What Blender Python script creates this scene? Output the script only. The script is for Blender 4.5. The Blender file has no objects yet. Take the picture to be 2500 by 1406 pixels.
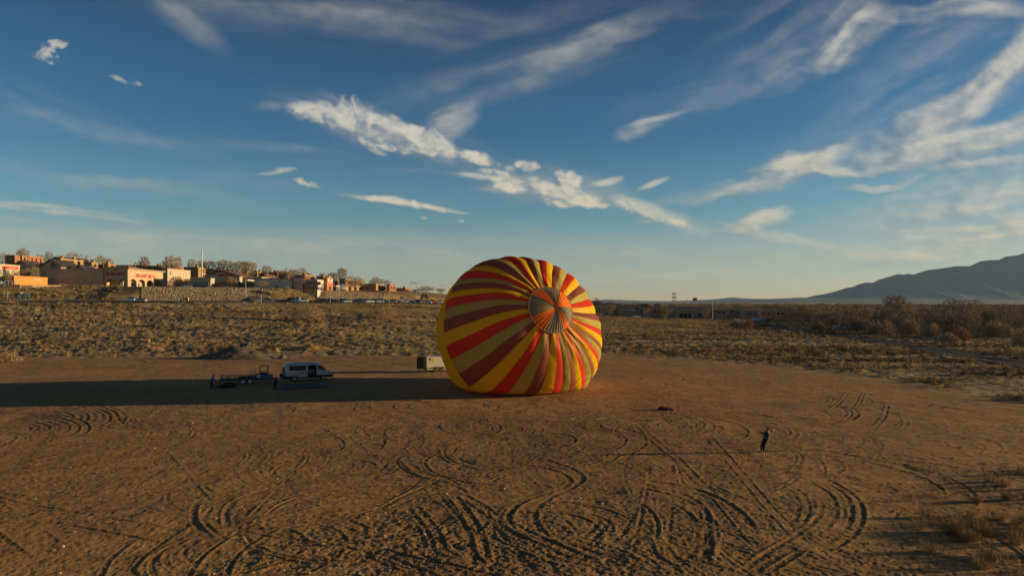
import bpy, math, random
import numpy as np
from mathutils import Vector, Matrix
R = math.radians
random.seed(7)
rng = np.random.default_rng(7)
C = bpy.context.scene.collection
scn = bpy.context.scene

# ------------------------------------------------------------------ camera, world, sun, exposure
F = 1667.0            # focal length in pixels of the 2500 px wide photograph
HC = 11.0             # camera height
HOR = 737.0           # horizon row
cd = bpy.data.cameras.new('camera')
cam = bpy.data.objects.new('camera', cd); C.objects.link(cam)
cd.sensor_width = 36.0; cd.lens = 36.0 * F / 2500.0
cd.shift_y = (HOR - 703.0) / 2500.0
cd.clip_start = 0.5; cd.clip_end = 60000
cam.location = (0, 0, HC); cam.rotation_euler = (R(90), 0, 0)
scn.camera = cam

SUN_EL, SUN_AZ = 7.5, 5.0     # elevation; degrees from +X towards +Y
sun_dir = Vector((math.cos(R(SUN_EL)) * math.cos(R(SUN_AZ)), math.cos(R(SUN_EL)) * math.sin(R(SUN_AZ)), math.sin(R(SUN_EL))))
sd = bpy.data.lights.new('sun', 'SUN'); sd.energy = 5.0; sd.angle = R(0.5); sd.color = (1.0, 0.75, 0.42)
so = bpy.data.objects.new('sun', sd); C.objects.link(so)
so.rotation_euler = sun_dir.to_track_quat('Z', 'Y').to_euler()
so.location = (100, 0, 60)

world = bpy.data.worlds.new('World'); scn.world = world; world.use_nodes = True
WN, WL = world.node_tree.nodes, world.node_tree.links
WN.clear()
SKY_STRENGTH = 0.05
SKY_TINT = [(0.0, (1.42, 1.30, 1.35)), (0.42, (.31, .60, .82)), (0.07, (1.42, 1.34, 1.26)), (0.13, (.85, 1.24, 1.28)), (0.25, (.42, .93, 1.16))]
def wn(t, **kw):
    n = WN.new(t)
    for k, v in kw.items(): setattr(n, k, v)
    return n
def M(op, a, b=None, c=None, clamp=False):
    n = WN.new('ShaderNodeMath'); n.operation = op; n.use_clamp = clamp
    for i, s in enumerate((a, b, c)):
        if s is None: continue
        if isinstance(s, (int, float)): n.inputs[i].default_value = s
        else: WL.new(s, n.inputs[i])
    return n.outputs[0]
def mixc(fac, a, b, t='MIX'):
    n = WN.new('ShaderNodeMix'); n.data_type = 'RGBA'; n.blend_type = t
    for s, i in ((fac, 0), (a, 6), (b, 7)):
        if isinstance(s, (int, float)): n.inputs[i].default_value = s
        elif isinstance(s, tuple): n.inputs[i].default_value = s
        else: WL.new(s, n.inputs[i])
    return n.outputs[2]
sky = wn('ShaderNodeTexSky', sky_type='NISHITA', sun_disc=False, sun_elevation=R(SUN_EL),
         sun_rotation=R(90 - SUN_AZ), altitude=1500, air_density=1.0, dust_density=0.3, ozone_density=2.0)
geo = wn('ShaderNodeNewGeometry')
sep = wn('ShaderNodeSeparateXYZ'); WL.new(geo.outputs['Incoming'], sep.inputs[0])
dx, dy, dz = M('MULTIPLY', sep.outputs[0], -1), M('MULTIPLY', sep.outputs[1], -1), M('MULTIPLY', sep.outputs[2], -1)
ay = M('MAXIMUM', M('ABSOLUTE', dy), 0.12)
U = M('DIVIDE', dx, ay)          # tangent of the azimuth
V = M('DIVIDE', dz, ay)          # tangent of the elevation
# clouds: a map of density and tone over directions (tangents of azimuth and elevation), computed here by fractal noise
def vnoise(x, y, seed):
    xi, yi = np.floor(x).astype(np.int64), np.floor(y).astype(np.int64)
    fx, fy = x - xi, y - yi
    fx = fx * fx * fx * (fx * (fx * 6 - 15) + 10); fy = fy * fy * fy * (fy * (fy * 6 - 15) + 10)
    def h(i, j):
        n = (i * 374761393 + j * 668265263 + seed * 1442695041) & 0xffffffff
        n = ((n ^ (n >> 13)) * 1274126177) & 0xffffffff
        n = ((n ^ (n >> 16)) * 2246822519) & 0xffffffff
        return ((n >> 8) & 0xffff) / 65535.0
    a, b_, c, d = h(xi, yi), h(xi + 1, yi), h(xi, yi + 1), h(xi + 1, yi + 1)
    return (a * (1 - fx) + b_ * fx) * (1 - fy) + (c * (1 - fx) + d * fx) * fy
def fbm(x, y, seed=0, octv=5, rough=0.55):
    t, amp, s = 0, 1.0, 0
    for o in range(octv):
        t = t + amp * vnoise(x, y, seed + o * 17); s += amp
        x, y = x * 1.93 + y * 0.35 + 5.1, y * 1.93 - x * 0.35 * 0.2 + 1.7; amp *= rough
    return t / s
def sstep(x, a, b):
    t = np.clip((x - a) / (b - a), 0, 1); return t * t * (3 - 2 * t)
UW, VW, IW, IH = (-1.5, 1.5), (-0.01, 0.79), 2100, 560
gu, gv = np.meshgrid(np.linspace(*UW, IW), np.linspace(*VW, IH))
den = np.zeros((IH, IW)); tone = np.zeros((IH, IW))
def cloud(px, py, rx, ry, ang, kind='wisp', amp=1.0, seed=0):
    global den
    u0, v0 = (px - 1250) / F, (HOR - py) / F
    ca, sa = math.cos(R(ang)), math.sin(R(ang)); rm = 1.5 * max(rx, ry) / F
    i0, i1 = [int(np.clip((t - UW[0]) / (UW[1] - UW[0]) * IW, 0, IW)) for t in (u0 - rm, u0 + rm)]
    j0, j1 = [int(np.clip((t - VW[0]) / (VW[1] - VW[0]) * IH, 0, IH)) for t in (v0 - rm, v0 + rm)]
    if i1 <= i0 or j1 <= j0: return
    X, Y = gu[j0:j1, i0:i1] - u0, gv[j0:j1, i0:i1] - v0
    p, q = (X * ca + Y * sa) * F, (Y * ca - X * sa) * F
    wx = (fbm(p / 120 + 9, q / 90, seed + 5, 4) - .5); wy = (fbm(p / 120, q / 90 + 7, seed + 6, 4) - .5)
    if kind == 'puff':
        k = min(rx, ry * 3) / 60.0 + .35
        p2, q2 = p + wx * 60 * k, q + wy * 26 * k
        m = np.clip(1 - (np.abs(p2 / rx) ** 2 + np.abs(q2 / ry) ** 2), 0, 1)
        b1 = fbm(p2 / (30 * k), q2 / (20 * k), seed, 3, .5); b2 = fbm(p2 / (9 * k), q2 / (6.5 * k), seed + 2, 5, .62)
        d_ = m * 1.15 + (b1 - .5) * 1.5 + (b2 - .5) * 1.35          # billows: coarse lumps frayed by fine ones
        flat = sstep(q2 / ry, -1.05, -.35)                        # flatter, thinner undersides
        x = sstep(d_ - .02, .26, 1.25) * sstep(m, 0, .35) * (.5 + .5 * flat) * (.62 + .38 * sstep(fbm(p2 / (14 * k), q2 / (8 * k), seed + 9, 4, .6), .35, .6))
    elif kind == 'band':
        p2, q2 = p + wx * 90, q + wy * 60
        m = np.clip(1 - ((p2 / rx) ** 2 + (q2 / ry) ** 2), 0, 1)
        n = fbm(p2 / 300, q2 / 46, seed, 4, .5) * .75 + fbm(p2 / 110, q2 / 30, seed + 3, 4, .5) * .25
        x = sstep(m, 0, 1) * (.25 + .75 * sstep(n, .32, .68))
    elif kind == 'wisp':
        p2, q2 = p + wx * 60, q + wy * 40 * min(1, ry / 45)
        m = np.clip(1 - ((p2 / rx) ** 2 + (q2 / ry) ** 2), 0, 1)
        n = fbm(p2 / 260, q2 / 40, seed, 6, .52) * .7 + fbm(p2 / 80, q2 / 50, seed + 3, 5, .55) * .3
        x = m * sstep(n + .16 * m, .30, .86) * .92
    else:
        m = np.clip(1 - ((p / rx) ** 2 + (q / ry) ** 2), 0, 1) ** 1.3; p2, q2 = p + wx * 120, q + wy * 30
        n = fbm(p2 / 420, q2 / 40, seed, 6, .5)
        x = m * sstep(n, .22, .86) * .85
    x = x * amp
    den[j0:j1, i0:i1] = 1 - (1 - den[j0:j1, i0:i1]) * (1 - x)
CL = [(2300, 200, 520, 170, 30, 'veil', .4), (2250, 420, 520, 120, 12, 'veil', .4), (2420, 330, 300, 110, 24, 'veil', .7), (2400, 500, 420, 110, 8, 'veil', .7), (1950, 60, 420, 110, 30, 'veil', .3), (1300, 130, 520, 130, 18, 'veil', .25), (700, 30, 520, 100, -6, 'veil', .22), (940, 320, 330, 70, -16, 'veil', .55), (1340, 450, 260, 60, -10, 'veil', .45), (1080, 300, 120, 60, 30, 'veil', .6), (1000, 345, 200, 36, -14, 'wisp', .8), (880, 300, 170, 50, -20, 'wisp', .8), (1600, 525, 160, 30, -16, 'wisp', .7), (1350, 480, 220, 26, -6, 'wisp', .7),
    # px, py, rx, ry, tilt (deg, anticlockwise), kind, strength
    (2070, 85, 170, 85, 42, 'band', .8), (1950, 160, 160, 46, 24, 'band', .42), (1800, 220, 260, 50, 20, 'band', .16), (2350, 25, 260, 34, 4, 'band', .45), (2460, 160, 190, 62, 38, 'band', .85), (2360, 250, 190, 52, 30, 'band', .95), (2250, 310, 260, 60, 22, 'band', .55),
    (2440, 325, 260, 50, 14, 'band', .9), (2250, 370, 250, 46, 14, 'band', .75), (1960, 398, 170, 38, 14, 'band', .9), (1960, 436, 300, 26, 9, 'band', .75), (1750, 470, 220, 26, 14, 'band', .4), (2440, 385, 240, 16, 8, 'band', .8), (2160, 448, 120, 14, 6, 'band', .5),
    (2480, 450, 170, 56, 24, 'band', .8), (2330, 530, 260, 40, 2, 'band', .85), (2450, 575, 300, 34, 3, 'band', .8), (2200, 560, 220, 22, 2, 'band', .5), (2350, 610, 420, 22, 3, 'band', .6), (1850, 550, 100, 34, 18, 'band', .85), (1780, 556, 80, 10, -14, 'band', .6), (1900, 580, 160, 20, -4, 'band', .4),
    (1400, 130, 260, 50, 24, 'band', .28), (1480, 100, 140, 24, 20, 'band', .2), (1250, 190, 300, 60, 14, 'veil', .25), (1560, 310, 100, 26, 22, 'wisp', .55), (1600, 290, 90, 10, 14, 'wisp', .5),
    (820, 275, 110, 30, -6, 'puff', .85), (880, 285, 120, 42, -26, 'puff', 1.0), (950, 315, 110, 36, -22, 'puff', .95), (1030, 340, 120, 28, -20, 'puff', 1.0), (860, 310, 160, 20, -10, 'puff', .8), (910, 345, 60, 26, -30, 'puff', .8), (1010, 362, 120, 16, -6, 'puff', .8), (860, 350, 130, 20, -8, 'veil', .6), (1100, 300, 90, 50, 30, 'wisp', .6), (760, 260, 60, 30, 0, 'puff', .45),
    (1140, 388, 74, 22, -8, 'puff', 1.0), (1165, 400, 50, 14, -6, 'puff', .9), (1285, 405, 46, 18, -4, 'puff', .85), (1190, 418, 40, 10, 0, 'puff', .8), (1235, 415, 70, 14, 6, 'puff', .5), (1160, 432, 110, 10, -6, 'wisp', .7), (1000, 412, 120, 12, -2, 'veil', .6),
    (1240, 445, 60, 30, -22, 'puff', 1.0), (1330, 470, 120, 30, -12, 'puff', 1.0), (1375, 445, 46, 34, -30, 'puff', 1.0), (1410, 478, 90, 26, -18, 'puff', 1.0), (1390, 492, 110, 14, -3, 'puff', .9), (1450, 500, 60, 12, -6, 'puff', .9), (1240, 465, 80, 18, -4, 'wisp', .8),
    (1550, 508, 50, 22, -28, 'puff', .95), (1620, 530, 90, 14, -16, 'puff', .9), (1660, 548, 50, 10, -10, 'puff', .7), (1590, 543, 30, 8, 0, 'puff', .5),
    (950, 494, 110, 12, -7, 'puff', 1.0), (1060, 512, 60, 8, -8, 'puff', .8), (980, 498, 170, 10, -8, 'wisp', .9), (1120, 520, 50, 4, -5, 'wisp', .8), (1120, 543, 20, 4, -8, 'puff', .6), (1035, 534, 16, 4, -4, 'puff', .6),
    (1500, 439, 50, 12, 14, 'wisp', 1.0), (1600, 447, 50, 9, 22, 'wisp', .8), (755, 443, 50, 11, -14, 'puff', .8), (690, 420, 40, 9, 6, 'puff', .6), (670, 424, 60, 6, 4, 'wisp', .6),
    (115, 122, 46, 34, -35, 'puff', .9), (140, 102, 26, 14, -10, 'puff', .8), (322, 203, 22, 8, -20, 'puff', .6), (275, 190, 36, 7, -22, 'puff', .5), (1970, 511, 16, 8, 0, 'puff', .6), (650, 265, 50, 18, 0, 'wisp', .35),
    (150, 520, 320, 12, -7, 'wisp', .75), (120, 506, 260, 8, -6, 'wisp', .6), (40, 538, 120, 10, -5, 'wisp', .5), (100, 250, 380, 50, -22, 'veil', .30), (300, 330, 420, 50, -10, 'veil', .32), (640, 370, 330, 30, -5, 'veil', .5), (450, 40, 160, 50, -40, 'veil', .35),
    (900, 40, 500, 90, -8, 'veil', .28), (1750, 20, 400, 40, 10, 'veil', .3), (1300, 620, 1100, 50, -3, 'veil', .35), (500, 600, 800, 60, -3, 'veil', .5), (2200, 640, 500, 40, -4, 'wisp', .5), (1850, 700, 420, 16, 1, 'wisp', .55), (1500, 680, 600, 30, 2, 'veil', .4),
    (1740, 210, 300, 60, 18, 'veil', .3), (2300, 30, 300, 40, 20, 'veil', .5), (2420, 20, 90, 20, 10, 'wisp', .5), (2300, 610, 700, 50, 5, 'veil', .6), (1500, 570, 500, 26, -3, 'veil', .3), (300, 450, 600, 70, -4, 'veil', .25),
]
for i, c in enumerate(CL): cloud(*c, seed=11 + i * 29)
den *= sstep(gv, -.005, .01) * sstep(np.abs(gu), 1.5, 1.25)
# how a cloud is lit by the low sun on the right: its density seen from the sun's side
sh = np.zeros_like(den)
for k, w_ in ((6, 1.0), (14, .8), (30, .5)):
    d2 = np.roll(np.roll(den, -k, 1), -k // 2, 0); sh += w_ * (den - d2)
lit = np.clip(.55 + sh * .70 + (fbm(gu * 34, gv * 52, 91, 5, .62) - .5) * 1.3, 0, 1)[..., None]
vmix = sstep(gv, .02, .30)[..., None]
warm = np.array([.70, .60, .40]) * (1 - vmix) + np.array([.62, .585, .50]) * vmix
cold = np.array([.30, .32, .30]) * (1 - vmix) + np.array([.20, .25, .30]) * vmix
rgba = np.concatenate([cold * (1 - lit) + warm * lit, np.clip(den, 0, 1)[..., None]], 2).astype(np.float32)
im = bpy.data.images.new('cloud_map', IW, IH, alpha=True, float_buffer=True)
im.colorspace_settings.name = 'Non-Color'; im.alpha_mode = 'CHANNEL_PACKED'
im.pixels.foreach_set(rgba.ravel()); im.update(); im.pack()
cb = wn('ShaderNodeCombineXYZ')
WL.new(M('MULTIPLY_ADD', U, 1 / (UW[1] - UW[0]), -UW[0] / (UW[1] - UW[0])), cb.inputs[0])
WL.new(M('MULTIPLY_ADD', V, 1 / (VW[1] - VW[0]), -VW[0] / (VW[1] - VW[0])), cb.inputs[1])
ti = wn('ShaderNodeTexImage', extension='CLIP', interpolation='Cubic'); ti.image = im
WL.new(cb.outputs[0], ti.inputs[0])
dens = ti.outputs['Alpha']
vm = WN.new('ShaderNodeVectorMath'); vm.operation = 'SCALE'; WL.new(ti.outputs['Color'], vm.inputs[0]); CLOUD_GAIN = wn('ShaderNodeValue')
WL.new(CLOUD_GAIN.outputs[0], vm.inputs['Scale'])
# the blue deepens with height over the hazy horizon
cr = wn('ShaderNodeValToRGB'); WL.new(dz, cr.inputs[0]); cr.color_ramp.interpolation = 'EASE'
for k, (p_, c_) in enumerate(SKY_TINT):
    e_ = cr.color_ramp.elements[k] if k < 2 else cr.color_ramp.elements.new(p_)
    e_.position = p_; e_.color = (*[t / 1.5 for t in c_], 1)
tm = WN.new('ShaderNodeVectorMath'); tm.operation = 'SCALE'; WL.new(cr.outputs[0], tm.inputs[0]); tm.inputs['Scale'].default_value = 1.5
skyt = mixc(1.0, sky.outputs[0], tm.outputs[0], 'MULTIPLY')
skycol = mixc(dens, skyt, vm.outputs[0])
bg = wn('ShaderNodeBackground'); bg.inputs['Strength'].default_value = SKY_STRENGTH
WL.new(skycol, bg.inputs['Color'])
wo = wn('ShaderNodeOutputWorld'); WL.new(bg.outputs[0], wo.inputs['Surface'])

vs = scn.view_settings
vs.view_transform = 'Standard'; vs.look = 'None'; vs.gamma = 1.0; vs.use_curve_mapping = False
vs.exposure = 0.68
CLOUD_GAIN.outputs[0].default_value = 1.0 / SKY_STRENGTH / (2 ** vs.exposure)
cy = scn.cycles
cy.max_bounces = 6; cy.diffuse_bounces = 3; cy.glossy_bounces = 2; cy.transmission_bounces = 4; cy.transparent_max_bounces = 12; cy.volume_bounces = 1

# ------------------------------------------------------------------ helpers
def P(px, py, Y): return Vector(((px - 1250) * Y / F, Y, HC + (HOR - py) * Y / F))
def GP(px, py, z=0.0):
    Y = (HC - z) * F / (py - HOR); return Vector(((px - 1250) * Y / F, Y, z))
def tag(o, label=None, cat=None, group=None, kind=None):
    if label: o['label'] = label
    if cat: o['category'] = cat
    if group: o['group'] = group
    if kind: o['kind'] = kind
    return o
def empty(name, loc, label, cat, group=None, rz=0.0):
    o = bpy.data.objects.new(name, None); C.objects.link(o); o.location = loc; o.rotation_euler = (0, 0, rz)
    o.empty_display_size = .5
    return tag(o, label, cat, group)
def copy_tree(o, parent=None):
    c = o.copy(); C.objects.link(c)
    if parent is not None: c.parent = parent
    for ch in list(o.children): copy_tree(ch, c)
    return c
class MB:
    """collects primitives; build() links them as one mesh object"""
    def __init__(s): s.v = []; s.f = []; s.m = []; s.n = 0
    def add(s, vs, fs, mi=0):
        s.v.append(np.asarray(vs, float)); s.f += [tuple(i + s.n for i in f) for f in fs]; s.m += [mi] * len(fs); s.n += len(vs); return s
    def box(s, x0, x1, y0, y1, z0, z1, mi=0):
        return s.add([(x0, y0, z0), (x1, y0, z0), (x1, y1, z0), (x0, y1, z0), (x0, y0, z1), (x1, y0, z1), (x1, y1, z1), (x0, y1, z1)],
                     [(0, 3, 2, 1), (4, 5, 6, 7), (0, 1, 5, 4), (1, 2, 6, 5), (2, 3, 7, 6), (3, 0, 4, 7)], mi)
    def tube(s, p0, p1, r0, r1=None, n=8, mi=0, cap=True):
        r1 = r0 if r1 is None else r1; p0, p1 = Vector(p0), Vector(p1); d = (p1 - p0).normalized()
        a = d.orthogonal().normalized(); b = d.cross(a); vs = []
        for p, r in ((p0, r0), (p1, r1)):
            for k in range(n):
                t = 2 * math.pi * k / n; vs.append(p + (a * math.cos(t) + b * math.sin(t)) * r)
        fs = [(k, (k + 1) % n, n + (k + 1) % n, n + k) for k in range(n)]
        if cap: fs += [tuple(range(n))[::-1], tuple(range(n, 2 * n))]
        return s.add(vs, fs, mi)
    def path(s, pts, r, n=6, mi=0):
        for a, b in zip(pts[:-1], pts[1:]): s.tube(a, b, r, r, n, mi)
        return s
    def prism(s, poly, y0, y1, mi=0, axis='y'):
        n = len(poly)
        if axis == 'y': vs = [(x, y0, z) for x, z in poly] + [(x, y1, z) for x, z in poly]
        elif axis == 'x': vs = [(y0, x, z) for x, z in poly] + [(y1, x, z) for x, z in poly]
        else: vs = [(x, z, y0) for x, z in poly] + [(x, z, y1) for x, z in poly]
        fs = [(k, (k + 1) % n, n + (k + 1) % n, n + k) for k in range(n)] + [tuple(range(n))[::-1], tuple(range(n, 2 * n))]
        return s.add(vs, fs, mi)
    def ball(s, c, rx, ry, rz, nu=10, nv=6, mi=0):
        vs = [(c[0], c[1], c[2] - rz)]
        for j in range(1, nv):
            t = math.pi * j / nv
            for i in range(nu):
                a = 2 * math.pi * i / nu; vs.append((c[0] + rx * math.sin(t) * math.cos(a), c[1] + ry * math.sin(t) * math.sin(a), c[2] - rz * math.cos(t)))
        vs.append((c[0], c[1], c[2] + rz)); fs = []
        for i in range(nu): fs.append((0, 1 + (i + 1) % nu, 1 + i)); b = 1 + (nv - 2) * nu; fs.append((b + i, b + (i + 1) % nu, len(vs) - 1))
        for j in range(nv - 2):
            for i in range(nu): a = 1 + j * nu; fs.append((a + i, a + (i + 1) % nu, a + nu + (i + 1) % nu, a + nu + i))
        return s.add(vs, fs, mi)
    def xf(s, mat):
        for k, a in enumerate(s.v): s.v[k] = np.array([tuple(mat @ Vector(p)) for p in a])
        return s
    def mesh(s, name, mats, smooth=False, fixn=True):
        me = bpy.data.meshes.new(name)
        me.from_pydata(np.concatenate(s.v).tolist(), [], s.f)
        for m in (mats if isinstance(mats, (list, tuple)) else [mats]): me.materials.append(m)
        me.polygons.foreach_set('material_index', s.m)
        if fixn:
            import bmesh
            bm = bmesh.new(); bm.from_mesh(me); bmesh.ops.recalc_face_normals(bm, faces=bm.faces); bm.to_mesh(me); bm.free()
        if smooth: me.polygons.foreach_set('use_smooth', [True] * len(me.polygons))
        me.update(); return me
    def build(s, name, mats, parent=None, smooth=False):
        o = bpy.data.objects.new(name, s.mesh(name, mats, smooth)); C.objects.link(o)
        if parent is not None: o.parent = parent
        return o
def link(name, me, parent=None, loc=None, rz=None, sc=None):
    o = bpy.data.objects.new(name, me); C.objects.link(o)
    if parent is not None: o.parent = parent
    if loc is not None: o.location = loc
    if rz is not None: o.rotation_euler = (0, 0, rz)
    if sc is not None: o.scale = (sc,) * 3 if isinstance(sc, (int, float)) else sc
    return o
def grid_mesh(name, VX, VY, VZ, mats, smooth=True):
    """fast regular grid mesh from 2-D arrays"""
    h, w = VX.shape; me = bpy.data.meshes.new(name)
    co = np.stack([VX, VY, VZ], -1).reshape(-1, 3).astype(np.float32)
    idx = np.arange(h * w).reshape(h, w)
    q = np.stack([idx[:-1, :-1], idx[:-1, 1:], idx[1:, 1:], idx[1:, :-1]], -1).reshape(-1, 4)
    me.vertices.add(len(co)); me.vertices.foreach_set('co', co.ravel())
    me.loops.add(q.size); me.loops.foreach_set('vertex_index', q.ravel().astype(np.int32))
    me.polygons.add(len(q)); me.polygons.foreach_set('loop_start', np.arange(0, q.size, 4, dtype=np.int32))
    me.polygons.foreach_set('loop_total', np.full(len(q), 4, np.int32))
    me.polygons.foreach_set('use_smooth', np.full(len(q), smooth))
    for m in mats: me.materials.append(m)
    me.update(calc_edges=True); me.validate(); return me
def mat(name, col, rough=.8, col2=None, nscale=3.0, metal=0.0, bump=0.0, bscale=20.0, spec=.3, var=.18, coat=0.0):
    """procedural surface: two tones mixed by noise in object space, a little relief"""
    m = bpy.data.materials.new(name); m.use_nodes = True; nt = m.node_tree; b = nt.nodes['Principled BSDF']
    b.inputs['Roughness'].default_value = rough; b.inputs['Metallic'].default_value = metal
    b.inputs['Specular IOR Level'].default_value = spec; b.inputs['Coat Weight'].default_value = coat
    c2 = col2 or tuple(c * (1 - var) for c in col)
    tc = nt.nodes.new('ShaderNodeTexCoord')
    n = nt.nodes.new('ShaderNodeTexNoise'); n.inputs['Scale'].default_value = nscale; n.inputs['Detail'].default_value = 5; n.inputs['Roughness'].default_value = .6
    nt.links.new(tc.outputs['Object'], n.inputs['Vector'])
    mx = nt.nodes.new('ShaderNodeMix'); mx.data_type = 'RGBA'; mx.inputs[6].default_value = (*c2, 1); mx.inputs[7].default_value = (*col, 1)
    mr = nt.nodes.new('ShaderNodeMapRange'); mr.inputs[1].default_value = .35; mr.inputs[2].default_value = .65
    nt.links.new(n.outputs['Fac'], mr.inputs[0]); nt.links.new(mr.outputs[0], mx.inputs[0]); nt.links.new(mx.outputs[2], b.inputs['Base Color'])
    if bump:
        n2 = nt.nodes.new('ShaderNodeTexNoise'); n2.inputs['Scale'].default_value = bscale; n2.inputs['Detail'].default_value = 4
        nt.links.new(tc.outputs['Object'], n2.inputs['Vector'])
        bp = nt.nodes.new('ShaderNodeBump'); bp.inputs['Strength'].default_value = bump; bp.inputs['Distance'].default_value = .05
        nt.links.new(n2.outputs['Fac'], bp.inputs['Height']); nt.links.new(bp.outputs[0], b.inputs['Normal'])
    return m
_tx = {}
def lettering(txt, size, material, parent, loc, rot, depth=.03, name='lettering', width=None, font_shear=0.0):
    cu = bpy.data.curves.new(name, 'FONT'); cu.body = txt; cu.size = size; cu.extrude = depth; cu.align_x = 'CENTER'; cu.align_y = 'CENTER'
    cu.space_line = 1.0; cu.shear = font_shear; cu.offset = size * .02; cu.materials.append(material); cu.resolution_u = 3
    t_ = bpy.data.objects.new(name, cu); C.objects.link(t_); bpy.context.view_layer.update()
    me_ = bpy.data.meshes.new_from_object(t_.evaluated_get(bpy.context.evaluated_depsgraph_get())); bpy.data.objects.remove(t_)
    o = bpy.data.objects.new(name, me_); C.objects.link(o); o.parent = parent; o.location = loc; o.rotation_euler = rot
    if width:
        xs = [v.co.x for v in me_.vertices]; o.scale.x = width / (max(xs) - min(xs))
    return o

# ------------------------------------------------------------------ terrain
RX = np.array([-900, -400, -200, -150, -100, -50, -20, 30, 80, 140, 400, 1200.])
RY = np.array([150, 200, 232, 252, 280, 330, 372, 455, 540, 620, 800, 1000.])
RZ = np.array([10.6, 10.6, 10.6, 10.6, 10.6, 10.2, 9.4, 5.0, 1.2, 0, 0, 0])
PX_ = np.array([-900, -400, -105, -86, -70, -52, -35, -10, 30, 80, 1200.])
PZ_ = np.array([18, 17.6, 17.2, 16.4, 15.6, 14.0, 12.2, 9.5, 5.0, 1.2, 0])
def road_y(x): return np.interp(x, RX, RY)
def road_z(x): return np.interp(x, RX, RZ)
def terrain(x, y, fine=True):
    x = np.asarray(x, float); y = np.asarray(y, float)
    ry, rz = road_y(x), road_z(x)
    y0 = 142 + 0 * x
    t = np.clip((y - y0) / (ry - 9 - y0), 0, 1)
    up = rz * (t * .9 + .1 * t * t)
    up = up + (fbm(x / 16 + 40, y / 9, 301, 3) - .5) * 1.5 * np.clip(t * (1 - t) * 4, 0, 1) * np.clip(rz / 8, 0, 1)
    pz = np.interp(x, PX_, PZ_) + np.clip((y - 335) / 120, 0, 1) * np.clip(rz / 8, 0, 1) * 3.0
    e = sstep(y, ry + 11, ry + np.interp(x, [-165, -150], [38, 27]))
    cs = np.interp(x, [-200, -120, -60, 0], [1.0, .75, .45, 0]) * np.clip((y - ry + 9) / 18, 0, 1)
    z = np.where(y < ry - 9, up, rz + cs) * (1 - e) + pz * e
    far = sstep(y, 60, 400) * np.clip(1 - rz / 5, 0, 1)
    z = z + (fbm(x / 60, y / 60, 77, 3) - .5) * .8 * far * np.exp(-(np.maximum(0, x - 60) / 60) ** 2 * 0 )
    return z
# tyre tracks: polylines in photograph pixels, laid down on the ground where they are
TR = []
def tr(pts, w=.30, d=.05, gap=0.0, berm=1.0): TR.append((pts, w, d, gap, berm))
def arc(cx, cy, rx, ry, a0, a1, w=.3, d=.05, n=24, gap=0.0):
    tr([(cx + rx * math.cos(R(a0 + (a1 - a0) * k / n)), cy + ry * math.sin(R(a0 + (a1 - a0) * k / n))) for k in range(n + 1)], w, d, gap)
tr([(1720, 1057), (1760, 1100), (1800, 1150), (1840, 1195), (1880, 1245), (1925, 1290), (1962, 1330)], .22, .06, .55)
tr([(1555, 1035), (1590, 1070), (1625, 1100), (1650, 1120), (1700, 1170), (1745, 1210), (1785, 1260), (1820, 1300), (1856, 1340)], .22, .06, .55)
tr([(1985, 1138), (2020, 1165), (2060, 1195), (2100, 1225), (2145, 1255)], .35, .06)
tr([(1600, 1000), (1620, 1003), (1622, 1020), (1650, 1042)], .2, .05, .4)
tr([(1200, 1262), (1240, 1285), (1300, 1315), (1380, 1345), (1460, 1385), (1520, 1406)], .4, .09, .7)
tr([(1090, 1195), (1150, 1225), (1210, 1265), (1250, 1285)], .3, .07, .6)
tr([(400, 1095), (440, 1140), (480, 1185), (520, 1232)], .25, .05)
tr([(960, 1115), (1040, 1180), (1090, 1200), (1060, 1215)], .3, .05)
tr([(965, 1118), (985, 1145), (1030, 1165), (1075, 1190), (1110, 1200)], .4, .08)
tr([(1300, 1095), (1200, 1100), (1100, 1095), (1020, 1105), (975, 1110), (962, 1130), (985, 1150), (1060, 1175), (1120, 1190)], .3, .06)
tr([(1200, 1100), (1110, 1104), (1060, 1108), (1035, 1120), (1038, 1145), (1070, 1160), (1140, 1182), (1230, 1188), (1320, 1182)], .3, .07)
tr([(600, 1300), (720, 1290), (840, 1262), (930, 1240), (1000, 1200), (1060, 1180), (1120, 1192), (1180, 1185), (1260, 1150)], .35, .08, .0)
tr([(680, 1290), (800, 1275), (900, 1255), (980, 1225), (1060, 1200), (1120, 1194)], .35, .08)
tr([(1000, 1230), (1030, 1260), (1060, 1300), (1075, 1340), (1080, 1406)], .3, .06, .5)
tr([(1090, 1200), (1130, 1250), (1160, 1300), (1175, 1350), (1178, 1406)], .35, .07, .6)
tr([(1060, 1196), (1100, 1240), (1140, 1290), (1160, 1330)], .3, .06)
arc(1140, 1046, 85, 24, -150, 90, .35, .07); arc(1150, 1044, 55, 15, -200, 120, .3, .06); arc(1145, 1047, 30, 9, -180, 150, .25, .05)
arc(1330, 1075, 200, 46, -110, 110, .3, .055); arc(1340, 1078, 240, 52, -120, 85, .35, .06)
arc(1320, 1075, 90, 22, -100, 200, .35, .06); arc(1335, 1078, 60, 14, -160, 160, .3, .05)
arc(1480, 985, 180, 24, 60, 330, .3, .05); arc(1500, 975, 130, 18, 60, 350, .3, .05); arc(1560, 965, 80, 12, -170, 170, .25, .045); arc(1570, 968, 50, 8, -170, 170, .25, .045)
tr([(1200, 1130), (1300, 1135), (1360, 1150), (1400, 1170), (1400, 1185), (1340, 1205), (1270, 1225), (1240, 1250), (1232, 1275), (1250, 1295)], .45, .08)
tr([(1310, 1115), (1370, 1135), (1420, 1155), (1432, 1172), (1400, 1192), (1340, 1215), (1305, 1245), (1298, 1270), (1315, 1295), (1350, 1320)], .45, .08)
tr([(1350, 1300), (1440, 1318), (1520, 1345), (1560, 1375), (1580, 1406)], .35, .07)
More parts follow.
